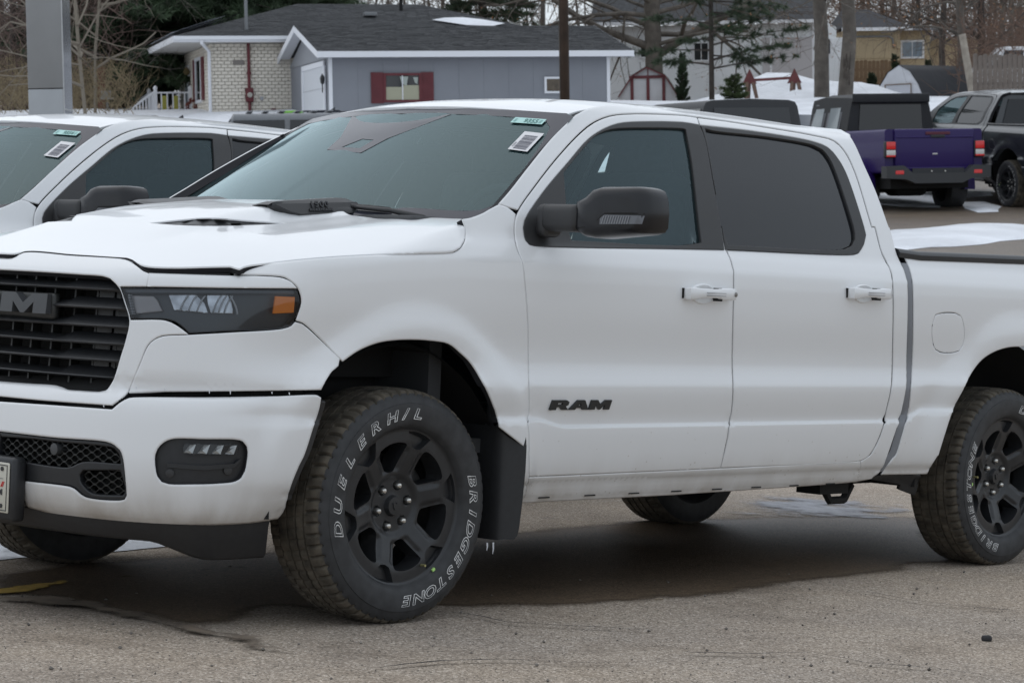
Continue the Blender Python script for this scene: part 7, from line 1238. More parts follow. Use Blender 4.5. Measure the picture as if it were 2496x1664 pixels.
# white clapboard house
def clapboard(parent, x0, x1, y, z0, z1, bd=.105, ax=0):
    b = MB(); z = z0
    while z < z1: zz = min(z + bd, z1); b.add([(x0, y - .022, z), (x1, y - .022, z), (x1, y - .004, zz), (x0, y - .004, zz), (x0, y, z), (x1, y, z)], [(0, 1, 2, 3), (4, 5, 1, 0)]) if ax == 0 else b.add([(y + .022, x0, z), (y + .022, x1, z), (y + .004, x1, zz), (y + .004, x0, zz), (y, x0, z), (y, x1, z)], [(0, 1, 2, 3), (4, 5, 1, 0)]); z += bd
    return b.build('clapboard', CLAP, parent, kind='stuff')
CLAP = mat('white_clapboard', (.84, .86, .88), .7, noise=(1, .06))
p = at(1560, 250, 88); zg = p.z - .8; k = 88 / FPX; wh = thing('clapboard_house', 'white clapboard house behind the bare trees and snowy yard', 'house', (p.x, p.y, zg), 0); Zw = lambda v: ztop(1750, v, 88) - zg; Xw = lambda u: (u - 1560) * k
b = MB(); b.box((Xw(1480), .05, -1), (Xw(1985), 7, Zw(62))); b.build('wall', CLAP, wh); clapboard(wh, Xw(1480), Xw(1880), .05, -.8, Zw(62)); clapboard(wh, Xw(1985), Xw(2070), .6, -.8, Zw(95))
b = MB(); b.box((Xw(1860), -.01, -.6), (Xw(1982), .06, Zw(95))); b.build('garage_door', mat('pale_pinkish_door', (.52, .50, .51), .7), wh)
b = MB(); b.add([(Xw(1440), -.5, Zw(58)), (Xw(2000), -.5, Zw(58)), (Xw(1980), 3.5, Zw(-95)), (Xw(1470), 3.5, Zw(-95))], [(0, 1, 2, 3)]); b.build('roof', SHN, wh); b = MB(); b.box((Xw(1440), -.53, Zw(62)), (Xw(2000), -.49, Zw(54))); b.build('fascia', WHT, wh)
b = MB(); b.prism([(Xw(1985), -1), (Xw(1985), Zw(95)), (Xw(2016), Zw(52)), (Xw(2045), Zw(70)), (Xw(2045), -1)], .6, 6, 'xz'); b.build('gable_wing', CLAP, wh); window(wh, Xw(2009), Zw(138), .36, .62, y=.58, fr=.05, panes=1); window(wh, Xw(1560), Zw(140), .30, .60, y=.0, fr=.05, panes=1); window(wh, Xw(1690), Zw(150), .6, .7, y=.0, fr=.05, panes=2)
for x in (Xw(1880), Xw(1983)): b = MB(); b.box((x - .04, -.02, -.6), (x + .04, .05, Zw(62))); b.build('corner_board', WHT, wh)
# tan house
TAN = mat('tan_siding', (.46, .365, .235), .8, noise=(1.5, .08)); p = at(2080, 200, 92); zg = p.z - .8; k = 92 / FPX; th = thing('tan_house', 'tan sided house with dark hip roof at the right of the yard', 'house', (p.x, p.y, zg), 0); Zt = lambda v: ztop(2200, v, 92) - zg; Xt = lambda u: (u - 2080) * k
b = MB(); b.box((Xt(2060), 0.02, -1), (Xt(2195), 5, Zt(72))); b.box((Xt(2195), .7, -1), (Xt(2275), 5, Zt(72))); b.box((Xt(2275), 1.2, -1), (Xt(2400), 5, Zt(92))); b.build('wall', TAN, th)
for q in range(17): u = 2066 + q * 7.2; b = MB(); b.box((Xt(u), -.012, Zt(142)), (Xt(u + 6.4), .02, Zt(90))); b.build('board', TAN, th)
b = MB(); b.add([(Xt(2050), -.3, Zt(68)), (Xt(2222), -.3, Zt(68)), (Xt(2222), 5.5, Zt(68)), (Xt(2050), 5.5, Zt(68)), (Xt(2074), 2.5, Zt(13)), (Xt(2140), 2.5, Zt(13))], [(0, 1, 5, 4), (1, 2, 5), (2, 3, 4, 5), (3, 0, 4)]); b.build('roof', mat('black_shingle', (.035, .036, .042), .9, noise=(5, .25)), th); b = MB(); b.box((Xt(2050), -.32, Zt(76)), (Xt(2222), -.28, Zt(68))); b.build('fascia', WHT, th)
b = MB(); b.add([(Xt(2210), .3, Zt(74)), (Xt(2420), .3, Zt(78)), (Xt(2400), 3, Zt(60)), (Xt(2215), 3, Zt(60))], [(0, 1, 2, 3)]); b.build('roof', mat('black_shingle'), th); window(th, Xt(2202), Zt(142), Xt(2260) - Xt(2202), Zt(97) - Zt(142), y=.68, fr=.07, panes=2, glassm=mat('sky_glass', (.22, .28, .34), .1))
b = MB(); b.tube([(Xt(2080), -.05, Zt(89)), (Xt(2165), -.05, Zt(89)), (Xt(2176), -.05, Zt(95)), (Xt(2178), -.05, Zt(118))], .035, 8); b.build('conduit', mat('grey_pipe'), th, True); b = MB(); b.rbox((Xt(2190), -.06, Zt(110)), (.16, .1, .30), .02); b.build('meter_box', TAN, th)
# brown board fence below the tan house: every board a part
def fence(name, label, group, pts, h, bw, m, var, seed, post=None, gap=.012):
    p0 = pts[0]; f = thing(name, label, 'fence', tuple(p0), 0, group); r = random.Random(seed); tot = (pts[1] - pts[0]); L = math.hypot(tot.x, tot.y); a = math.atan2(tot.y, tot.x); f.rotation_euler = (0, 0, a); n = int(L / bw); pr = None
    for k in range(n):
        zz = tot.z * k / n
        if pr is None:
            b = MB(); b.prism([(.0, -.4), (bw - gap, -.4), (bw - gap, h - .03), (bw * .7, h), (bw * .3, h), (0, h - .03)], 0, .022, 'xz'); pr = o = b.build('board', m, f)
        else: o = pr.copy(); C.objects.link(o); o.parent = f
        o.location = (k * bw, r.uniform(-.008, .008), zz + r.uniform(-var, var))
    for zz in (.3, h - .35): b = MB(); b.box((0, .03, zz - .04), (L, .07, zz + .04)); b.build('rail', m, f)
    return f
fence('board_fence', 'brown board fence under the tan house behind the little conifers', None, (at(2075, 208, 88) - Vector((0, 0, .1)), at(2200, 208, 88) - Vector((0, 0, .1))), 1.0, .15, mat('brown_board', (.17, .11, .065), .9, noise=(4, .25)), .02, 1)
fence('picket_fence', 'weathered grey picket fence behind the dark pickup at far right', None, (at(2372, 232, 66), at(2530, 232, 66)), 1.10, .135, mat('weathered_board', (.165, .138, .118), .95, noise=(5, .3)), .03, 2)
# tarp shed
p = at(2190, 225, 70); zg = p.z - .5; k = 70 / FPX; ts = thing('tarp_shed', 'black tarp shelter with pointed white end wall in the snowy yard', 'shelter', (p.x, p.y, zg), math.radians(-52)); hh = ztop(2215, 158, 70) - zg; W_ = .95
prof = [(-W_, -.3), (-W_, .35), (-W_ * .80, hh * .55), (-W_ * .45, hh * .85), (0, hh), (W_ * .45, hh * .85), (W_ * .80, hh * .55), (W_, .35), (W_, -.3)]
b = MB(); V = [(x, y, z) for y in np.linspace(0, 2.6, 7) for x, z in prof]; b.add(V, [(j * 9 + i, j * 9 + i + 1, (j + 1) * 9 + i + 1, (j + 1) * 9 + i) for j in range(6) for i in range(8)]); b.build('tarp', mat('black_tarp', (.020, .021, .025), .75, bump=(3, .5, .05)), ts, True, 50)
b = MB(); b.prism([(x * .97, z * .985) for x, z in prof], .02, .04, 'xz'); b.build('end_wall', mat('shed_white'), ts); b = MB(); b.box((-.5, -.01, -.2), (.5, .02, hh * .55)); b.build('door_panel', mat('pale_panel', (.55, .56, .60), .6), ts); b = MB(); b.tube([(-.5, -.02, -.2), (-.5, -.02, hh * .56), (.5, -.02, hh * .56), (.5, -.02, -.2)], .02, 4); b.build('door_trim', mat('brown_board'), ts)
# swing set
p = at(1880, 255, 70); zg = float(gz(p.x, p.y)) + .1; k = 70 / FPX; sw = thing('swing_set', 'dark red wooden swing set frame standing in the snow', 'swing set', (p.x, p.y, zg)); zb = ztop(1880, 194, 70) - zg; X = lambda u: (u * 1.06122 - 1880) * k
RW = mat('red_stained_wood', (.15, .045, .045), .8, noise=(6, .2)); RW2 = mat('weathered_red_wood', (.16, .10, .075), .85, noise=(6, .25))
b = MB(); b.tube([(X(1722), 0, zb - .02), (X(1832), 0, zb + .04)], .055, 4); b.build('top_beam', RW, sw)
for u, s in ((1722, 1), (1825, 1)):
    b = MB(); b.prism([(X(u) - .20, zb - .12), (X(u) + .20, zb - .12), (X(u), zb + .30)], -.09, .09, 'xz'); b.build('gusset', RW, sw)
    for dx, yy in ((-.18, -.7), (.0, .7), (.22, -.6), (.30, .6)): b = MB(); b.tube([(X(u) + dx * .35, 0, zb), (X(u) + dx * 1.3, yy, -.6)], .06, 4); b.build('leg', RW2, sw)
# leaning post, bricks, little things of the left yard
p = at(2368, 180, 68); t = thing('leaning_post', 'pale weathered post leaning left beside the thin trees at right', 'post', (p.x, p.y, p.z - .4)); b = MB(); b.tube([(0.05, 0, -.3), (-.26, 0, 1.50)], [.11, .10], 8); b.build('shaft', mat('pale_wood', (.34, .30, .25), .9, noise=(5, .3)), t)
p = at(249, 262, 66); t = thing('brick_chimney', 'weathered red brick outdoor chimney among the trees beside the porch', 'chimney', (p.x, p.y, p.z - .6)); zc = ztop(249, 166, 66) - p.z + .6; RB = mat('red_brick', (.13, .055, .038), .9, noise=(14, .35)); b = MB(); b.box((-.095, -.1, 0), (.095, .1, zc)); b.box((-.125, -.13, zc - .06), (.125, .13, zc)); b.tube([(-.0, 0, zc), (0, 0, zc + .08)], .06, 8); b.build('shaft', RB, t)
p = at(262, 262, 64); t = thing('bird_table', 'grey wooden bird table in front of the brick chimney', 'bird table', (p.x, p.y, p.z - .3)); zc = ztop(262, 240, 64) - p.z + .3; b = MB(); b.tube([(0, 0, -.2), (0, 0, zc)], .03, 6); b.build('leg', mat('grey_wood', (.24, .23, .21), .9), t); b = MB(); b.rbox((0, 0, zc), (.32, .3, .05), .01); b.build('tray', mat('grey_wood'), t); b = MB(); b.box((-.16, -.02, zc), (.10, .02, zc + .20)); b.build('backboard', mat('grey_wood'), t)
# ---------------------------------------------------------------- trees
BARK = mat('grey_brown_bark', (.115, .10, .085), .95, noise=(4, .4, 8), bump=(14, .9, .03)); BARK2 = mat('dark_bark', (.055, .045, .038), .95, noise=(5, .4, 8), bump=(18, .8, .02)); TWIG = mat('brown_twig', (.10, .075, .058), .95); TWIG2 = mat('grey_twig', (.13, .115, .10), .95)
NEED = mat('pine_needles', (.032, .055, .024), .8, noise=(1.3, .55)); NEED2 = mat('cedar_foliage', (.030, .050, .022), .8, noise=(2, .4)); DEADL = mat('dry_oak_leaves', (.26, .13, .06), .8, noise=(2, .3))
def grow(b, p, d, L, r, lev, rn, sides=5, droop=.0, kids=3, wig=.25, tw=None, zmax=12):
    """a limb that forks into thinner ones"""
    n = 4 if lev > 1 else 3; pts = [p.copy()]; q = p.copy(); dd = d.copy()
    for i in range(n):
        dd = (dd + Vector((rn.gauss(0, wig), rn.gauss(0, wig), rn.gauss(0, wig) - droop)) * .5).normalized(); q = q + dd * (L / n); pts.append(q.copy())
    (tw if (lev <= 1 and tw is not None) else b).tube(pts, [r * (1 - .45 * i / n) for i in range(n + 1)], sides if lev > 1 else 3, cap=False)
    if lev == 0 or q.z > zmax: return
    for k in range(kids):
        i = rn.randint(1, n); base = pts[i]; ax = dd.orthogonal().normalized(); ax.rotate(Matrix.Rotation(rn.random() * 6.283, 3, dd)); nd = (dd * rn.uniform(.35, .9) + ax * rn.uniform(.5, 1.1)).normalized(); grow(b, base, nd, L * rn.uniform(.5, .8), r * (1 - .45 * i / n) * rn.uniform(.45, .65), lev - 1, rn, sides, droop, kids, wig, tw, zmax)
def bare_tree(name, label, px, py, d, r, limbs, seed, h=9, group=None, bark=BARK, twm=TWIG, lean=(0, 0), lev=3, droop=.02, kids=4, leaves=0):
    p = at(px, py, d); z = float(gz(p.x, p.y)); t = thing(name, label, 'tree', (p.x, p.y, z), 0, group); rn = random.Random(seed); b = MB(); top = Vector((lean[0], lean[1], h)); pts = [Vector((0, 0, -.4)), Vector((0, 0, .1))] + [top * k + Vector((rn.gauss(0, .05), rn.gauss(0, .05), 0)) for k in (.2, .4, .6, .8, 1)]
    b.tube(pts, [r * 1.35, r * 1.12, r * 1.0, r * .93, r * .82, r * .66, r * .4], 12, cap=False); b.build('trunk', bark, t, True)
    br = MB(); tw = MB()
    for (zz, az, el, L, rr) in limbs: grow(br, top * (zz / h), Vector((math.cos(az) * math.cos(el), math.sin(az) * math.cos(el), math.sin(el))), L, rr, lev, rn, 6, droop, kids, .28, tw)
    if br.v: br.build('branches', bark, t, True, kind=None)
    if tw.v: tw.build('twigs', twm, t, kind='stuff')
    if leaves and tw.v:
        lb = MB()
        for k in range(leaves): c = Vector(tw.v[rn.randrange(len(tw.v))]); s = rn.uniform(.03, .07); a = Vector((rn.gauss(0, 1), rn.gauss(0, 1), rn.gauss(0, 1))).normalized() * s; e = a.orthogonal().normalized() * s * .6; lb.add([c - a, c + e, c + a, c - e], [(0, 1, 2, 3)])
        lb.build('dead_leaves', DEADL, t, kind='stuff')
    return t
rl = lambda seed, n, z0, z1, L, r, el=(.1, .8): [(random.Random(seed * 100 + k).uniform(z0, z1), random.Random(seed * 77 + k).random() * 6.283, random.Random(seed * 55 + k).uniform(*el), L * random.Random(seed * 33 + k).uniform(.6, 1.2), r * random.Random(seed * 11 + k).uniform(.6, 1.1)) for k in range(n)]
bare_tree('bare_tree', 'stout grey trunk with smooth bark, left of the two beside the white house', 2003, 235, 66, .19, rl(1, 9, 2.9, 5, 3.2, .06), 1, lean=(-.25, 0)); bare_tree('bare_tree', 'stout grey trunk with a dark rotten scar, right of the two beside the white house', 2060, 228, 65, .185, rl(2, 9, 3.0, 5, 3.0, .06), 2, leaves=160, lean=(.05, 0))
p = at(2060, 178, 64.6); b = MB(); r9 = random.Random(3)
for k in range(26): zz = r9.uniform(-.35, .4); xx = r9.uniform(-.04, .14); b.tube([p + Vector((xx, 0, zz)), p + Vector((xx + r9.uniform(-.02, .02), -.02, zz + r9.uniform(.08, .25)))], [.018, .006], 5)
o = b.build('bark_scar', BARK2, bpy.data.objects['bare_tree.001']); o.matrix_parent_inverse = Matrix.Translation(-Vector(bpy.data.objects['bare_tree.001'].location))
bare_tree('oak_tree', 'big spreading bare oak with low curving limbs behind the garage end', 1595, 245, 84, .30, [(1.6, .15, .55, 4.2, .17), (1.9, 3.0, .6, 4.0, .15), (2.4, .5, .35, 3.6, .10), (2.6, 2.6, .4, 3.8, .10), (2.0, -.4, .2, 3.0, .08), (3.0, 3.3, .2, 4.0, .09), (3.1, 0, .3, 4.0, .09), (3.4, 4.0, .4, 4, .08), (3.6, 1.5, .5, 4, .08), (3.2, 2.9, .05, 3.6, .06), (3.4, .2, .05, 3.6, .06)], 3, h=8, lev=4, kids=3, leaves=260)
YL = ['thin bare tree between the tan house window and the leaning post', 'thin bare tree with rusty leaves directly behind the leaning post', 'thin tree leaning right from behind the leaning post', 'slim bare tree over the picket fence, nearest the right edge but one', 'slim bare tree before the tan house window wall', 'slim bare tree over the picket fence at the very right edge', 'thin bare tree seen between the two stout trunks and the white house', 'thin far tree rising behind the low tan wing']
for k, (px, d, r, ln) in enumerate(((2300, 78, .10, -.1), (2342, 72, .12, .05), (2388, 74, .12, .2), (2440, 84, .09, .1), (2235, 98, .10, 0), (2470, 90, .10, -.2), (1960, 100, .09, .1), (2180, 110, .12, 0))): bare_tree('young_tree', YL[k], px, 215, d, r, rl(20 + k, 12, 1.4, 5, 2.6, .04), 30 + k, h=8, group='thin bare trees along the right yard', lev=3, kids=3, leaves=90 if k < 3 else 40, lean=(ln, 0), bark=BARK if k % 2 else BARK2)
SL = ['pale slender tree just right of the sign pylon, leaning left', 'pale slender tree right of the sign pylon, leaning right', 'dark slender tree left of the sign pylon, the nearer one', 'dark slender tree at the very left edge of the photo', 'dark slender tree partly hidden by the right edge of the sign pylon', 'dark slender tree mostly hidden behind the sign pylon', 'dark slender tree beside the brick outdoor chimney', 'dark slender tree above the porch steps', 'dark slender tree behind the left end of the porch roof']
for k, (px, d, r, ln) in enumerate(((208, 60, .042, -.5), (232, 62, .036, .5), (30, 72, .10, .2), (14, 80, .12, -.3), (195, 75, .11, .1), (60, 90, .12, .3))): bare_tree('bare_sapling', SL[k], px, 265, d, r, rl(50 + k, 12, .8, 5.5, 2.2, .035), 60 + k, h=8, group='bare trees in the brush at left', lev=3, kids=3, lean=(ln, 0), bark=BARK2 if k > 1 else mat('pale_bark', (.22, .19, .15), .9), twm=TWIG2 if k % 2 else TWIG)
def needles(b, c, axis, n, L, rn, w=.012):
    for _ in range(n): d = (axis * rn.uniform(.2, 1) + Vector((rn.gauss(0, .6), rn.gauss(0, .6), rn.gauss(0, .5)))).normalized() * L * rn.uniform(.6, 1.2); s = d.orthogonal().normalized() * w; b.add([c + s, c - s, c + d], [(0, 1, 2)])
def conifer(label, px, py, d, h, R, nb, seed, z0=.6, dens=26, mat_=NEED, name='pine_tree', group=None, droop=.25, tl=.22, per=3, w=.016, tr=.2, drop=0, ks=7, arc=None, pw=1.1):
    p = at(px, py, d); z = float(gz(p.x, p.y)) - drop; t = thing(name, label, 'tree', (p.x, p.y, z), 0, group); rn = random.Random(seed); b = MB(); b.tube([(0, 0, -.4), (0, 0, h * .5), (0, 0, h)], [tr, tr * .7, .02], 9, cap=False); b.build('trunk', BARK2, t, True); br = MB(); nd = MB()
    for k in range(nb):
        zz = z0 + (h - z0) * (k / nb) ** pw; L = R * (1 - (zz - z0) / (h - z0 + .01) * .85) * rn.uniform(.65, 1.1); a = k * 2.399 + rn.gauss(0, .3)
        if arc: a = rn.uniform(*arc)
        pts = [Vector((0, 0, zz))]; dd = Vector((math.cos(a), math.sin(a), rn.uniform(-.05, .25)))
        for i in range(5): dd = (dd + Vector((rn.gauss(0, .08), rn.gauss(0, .08), -droop * .22))).normalized(); pts.append(pts[-1] + dd * L / 5)
        br.tube(pts, [.035 * L / R + .012, .028, .022, .016, .01, .005], 4, cap=False)
        for j in range(int(dens * L / R) + 4):
            u = rn.uniform(.18, 1) ** .8; i = min(int(u * 5), 4); c = pts[i].lerp(pts[i + 1], u * 5 - i); sd_ = Vector((-dd.y, dd.x, rn.gauss(-.1, .15))) * rn.choice((-1, 1)); e = c + sd_ * rn.uniform(.05, .32) * L * (1.1 - u * .7) + dd * rn.uniform(0, .12); br.tube([c, e], [.008, .004], 3, cap=False)
            for m_ in range(per): needles(nd, c.lerp(e, .4 + .6 * (m_ + 1) / per), (e - c).normalized(), ks, tl, rn, w)
    br.build('branches', BARK2, t, kind=None); nd.build('needles', mat_, t, kind='stuff'); return t
conifer('huge dark pine filling the sky left of the brick house roof', 470, 262, 71, 13, 5.0, 170, 5, z0=1.3, dens=56, per=4, tl=.30, w=.030, droop=.38, tr=.28, pw=1.7)
conifer('second dark pine behind the porch with drooping lower limbs', 300, 262, 77, 12, 4.0, 120, 6, z0=2.0, dens=46, per=4, tl=.30, w=.028, droop=.3, tr=.24, pw=1.7); conifer('third dark pine rising directly behind the brick house ridge', 610, 262, 76, 13, 4.2, 110, 16, z0=2.4, dens=46, per=4, tl=.30, w=.028, droop=.3, tr=.24, pw=1.5); conifer('dark pine standing directly behind the sign pylon', 215, 262, 86, 12, 4.4, 110, 26, z0=1.2, dens=46, per=4, tl=.32, w=.03, droop=.3, tr=.24, pw=1.7); conifer('dark pine showing above the ridge of the brick house', 690, 262, 84, 14, 4.0, 80, 8, z0=3, dens=40, per=4, tl=.28, w=.024)
conifer('dark pine top showing over the garage roof near the pole', 1180, 262, 88, 12, 3.6, 70, 12, z0=2.0, dens=30, per=4, tl=.28, w=.024)
conifer('open pine with thin trunk and sparse spreading limbs before the white house', 1735, 238, 72, 9, 3.0, 46, 9, z0=1.0, dens=26, per=4, tl=.20, w=.014, droop=.12, tr=.085)
for k, (px, py, d, h, R, lab) in enumerate(((1664, 250, 79, 1.6, .30, 'dark clipped cedar beside the barn shaped shed'), (2125, 205, 84, .85, .26, 'small pointed cedar, left of the two before the tan house'), (2182, 205, 84, 1.5, .22, 'tall narrow cedar right of the small one before the tan house'), (2262, 205, 86, 1.3, .20, 'narrow cedar under the window of the tan house'))): conifer(lab, px, py, d, h, R, 60, 40 + k, z0=.05, dens=16, per=3, tl=.07, w=.016, mat_=NEED2, name='cedar_shrub', droop=-.9, tr=.03)
conifer('little spreading fir half sunk in the snow by the swing set', 1790, 246, 69, .75, .45, 30, 71, z0=.05, dens=14, per=3, tl=.10, w=.014, mat_=mat('fir_green', (.06, .085, .03), .8, noise=(2, .4)), name='fir_shrub', droop=-.2, tr=.03)
# ---------------------------------------------------------------- brush and far woods (nobody could count the twigs)
def brush(name, n, x0, x1, y0, y1, zlo, zhi, L, r, m, seed, up=.6):
    b = MB(); rn = random.Random(seed)
    for _ in range(n):
        px = rn.uniform(x0, x1); d = rn.uniform(y0, y1); p = at(px, 200, d); g = float(gz(p.x, p.y)); q = Vector((p.x, p.y, g + zlo + (zhi - zlo) * rn.random() ** 1.25)); dd = Vector((rn.gauss(0, .7), rn.gauss(0, .7), abs(rn.gauss(up, .4)))).normalized(); l = L * rn.uniform(.5, 1.3); m1 = q + dd * l * .5 + Vector((rn.gauss(0, .1), 0, rn.gauss(0, .1))) * l; e = q + dd * l + Vector((rn.gauss(0, .25), 0, rn.gauss(0, .2))) * l; rr = r * rn.uniform(.5, 1.4); b.tube([q, m1, e], [rr, rr * .7, rr * .3], 3, cap=False)
        for _k in range(2): s = m1.lerp(e, rn.random()); b.tube([s, s + Vector((rn.gauss(0, .5), rn.gauss(0, .3), rn.gauss(.3, .4))) * l * .4], [rr * .5, rr * .2], 3, cap=False)
    return b.build(name, m, None, kind='stuff')
brush('brush', 2600, -60, 330, 66, 96, 0, 3.4, 1.5, .016, mat('red_brown_twig', (.125, .085, .07), .95), 1); brush('brush', 1100, -60, 330, 60, 72, 0, 1.0, .8, .010, DRY, 2, 1.0)
brush('brush', 2600, 1900, 2560, 96, 125, 0, 5.5, 2.0, .020, mat('rusty_twig', (.15, .095, .07), .95), 3); brush('brush', 1800, 300, 1950, 100, 130, .5, 7.5, 2.2, .022, TWIG, 4); brush('brush', 700, 2330, 2540, 68, 80, 0, 2.2, 1.0, .012, mat('rusty_twig'), 6)
rn = random.Random(11); b = MB()
for _ in range(130):
    px = rn.uniform(-80, 2580); d = rn.uniform(105, 170); p = at(px, 200, d); g = float(gz(p.x, p.y)); h = rn.uniform(7, 14); l = Vector((rn.gauss(0, .5), 0, h)); q = Vector((p.x, p.y, g - .3)); b.tube([q, q + l * .5, q + l], [rn.uniform(.08, .17), .07, .02], 5, cap=False)
    for _k in range(14): s = q + l * rn.uniform(.2, 1); e = s + Vector((rn.gauss(0, 1.1), rn.gauss(0, 1), abs(rn.gauss(.9, .5)))); b.tube([s, s.lerp(e, .5) + Vector((0, 0, .15)), e], [.035, .022, .008], 3, cap=False); b.tube([s.lerp(e, .5), e + Vector((rn.gauss(0, .7), 0, .5))], [.02, .006], 3, cap=False)
b.build('far_woods', mat('far_bark', (.10, .088, .08), .95), None, kind='stuff')
# a service wire to the house
b = MB(); p = at(330, 62, 68); q = at(590, 28, 64); b.tube([p.lerp(q, t) - Vector((0, 0, .35 * 4 * t * (1 - t))) for t in np.linspace(-.6, 1, 14)], .008, 5); tag(b.build('overhead_wire', UNDER, None), 'thin overhead wire running to the vent pipe on the brick house roof', 'wire')

# ---------------------------------------------------------------- the other vehicles on the lot (x forward, y to their left)
HARD = mat('black_hardtop', (.030, .032, .036), .55, noise=(40, .15)); GREYTOP = mat('grey_hardtop', (.19, .20, .215), .5, noise=(30, .1)); TINT = mat('dark_tinted_pane', (.012, .013, .015), .06, coat=.4); REDL = mat('red_tail_lens', (.42, .012, .014), .2, coat=.6, emit=((1, .02, .02), .12)); CLR = mat('clear_lens', (.70, .68, .66), .15); FLARE = mat('black_flare', (.025, .026, .028), .6)
def simple_wheel(parent, loc, R=.40, wd=.26, side=1):
    w_ = part('wheel', parent, loc); b = MB(); b.lathe([(R * .60, -.02), (R * .66, -.035), (R * .9, -.03), (R * .98, 0), (R, .03), (R, wd - .05), (R * .97, wd - .01), (R * .6, wd)], 40); V = [(x, y * -side, z) for x, y, z in b.v]; mk('tyre', V, b.f, RUB, w_, True, 40, recalc=True)
    b = MB(); b.lathe([(R * .62, -.01), (R * .58, .03), (R * .50, .05)], 36); b.lathe([(0, .03), (R * .16, .03), (R * .2, .05)], 20)
    for k in range(5): a = 2 * math.pi * k / 5; c, s = math.cos(a), math.sin(a); b.add([(c * R * .14 - s * R * .09, .034, s * R * .14 + c * R * .09), (c * R * .58 - s * R * .13, .02, s * R * .58 + c * R * .13), (c * R * .58 + s * R * .13, .02, s * R * .58 - c * R * .13), (c * R * .14 + s * R * .09, .034, s * R * .14 - c * R * .09)], [(0, 1, 2, 3)])
    V = [(x, y * -side, z) for x, y, z in b.v]; mk('rim', V, b.f, RIMM, w_, True, 40, recalc=True); return w_
def skin(parent, name, prof_fn, xs, m, smooth=True, sharp=40):
    """a closed body lofted through cross-sections: prof_fn(x) -> [(y, z)...]"""
    S = [[(x, y, z) for y, z in prof_fn(x)] for x in xs]; n = len(S[0]); V = [p for q in S for p in q]; F = [(i * n + j, i * n + (j + 1) % n, (i + 1) * n + (j + 1) % n, (i + 1) * n + j) for i in range(len(S) - 1) for j in range(n)] + [tuple(range(n)), tuple(range((len(S) - 1) * n, len(S) * n))]
    return mk(name, V, F, m, parent, smooth, sharp, recalc=True)
def rrect(y, z0, z1, r, n=4):
    P = []
    for cy, cz, a0 in ((y - r, z1 - r, 0), (-y + r, z1 - r, 90), (-y + r, z0 + r, 180), (y - r, z0 + r, 270)):
        for i in range(n + 1): a = math.radians(a0 + 90 * i / n); P.append((cy + r * math.cos(a), cz + r * math.sin(a)))
    return P
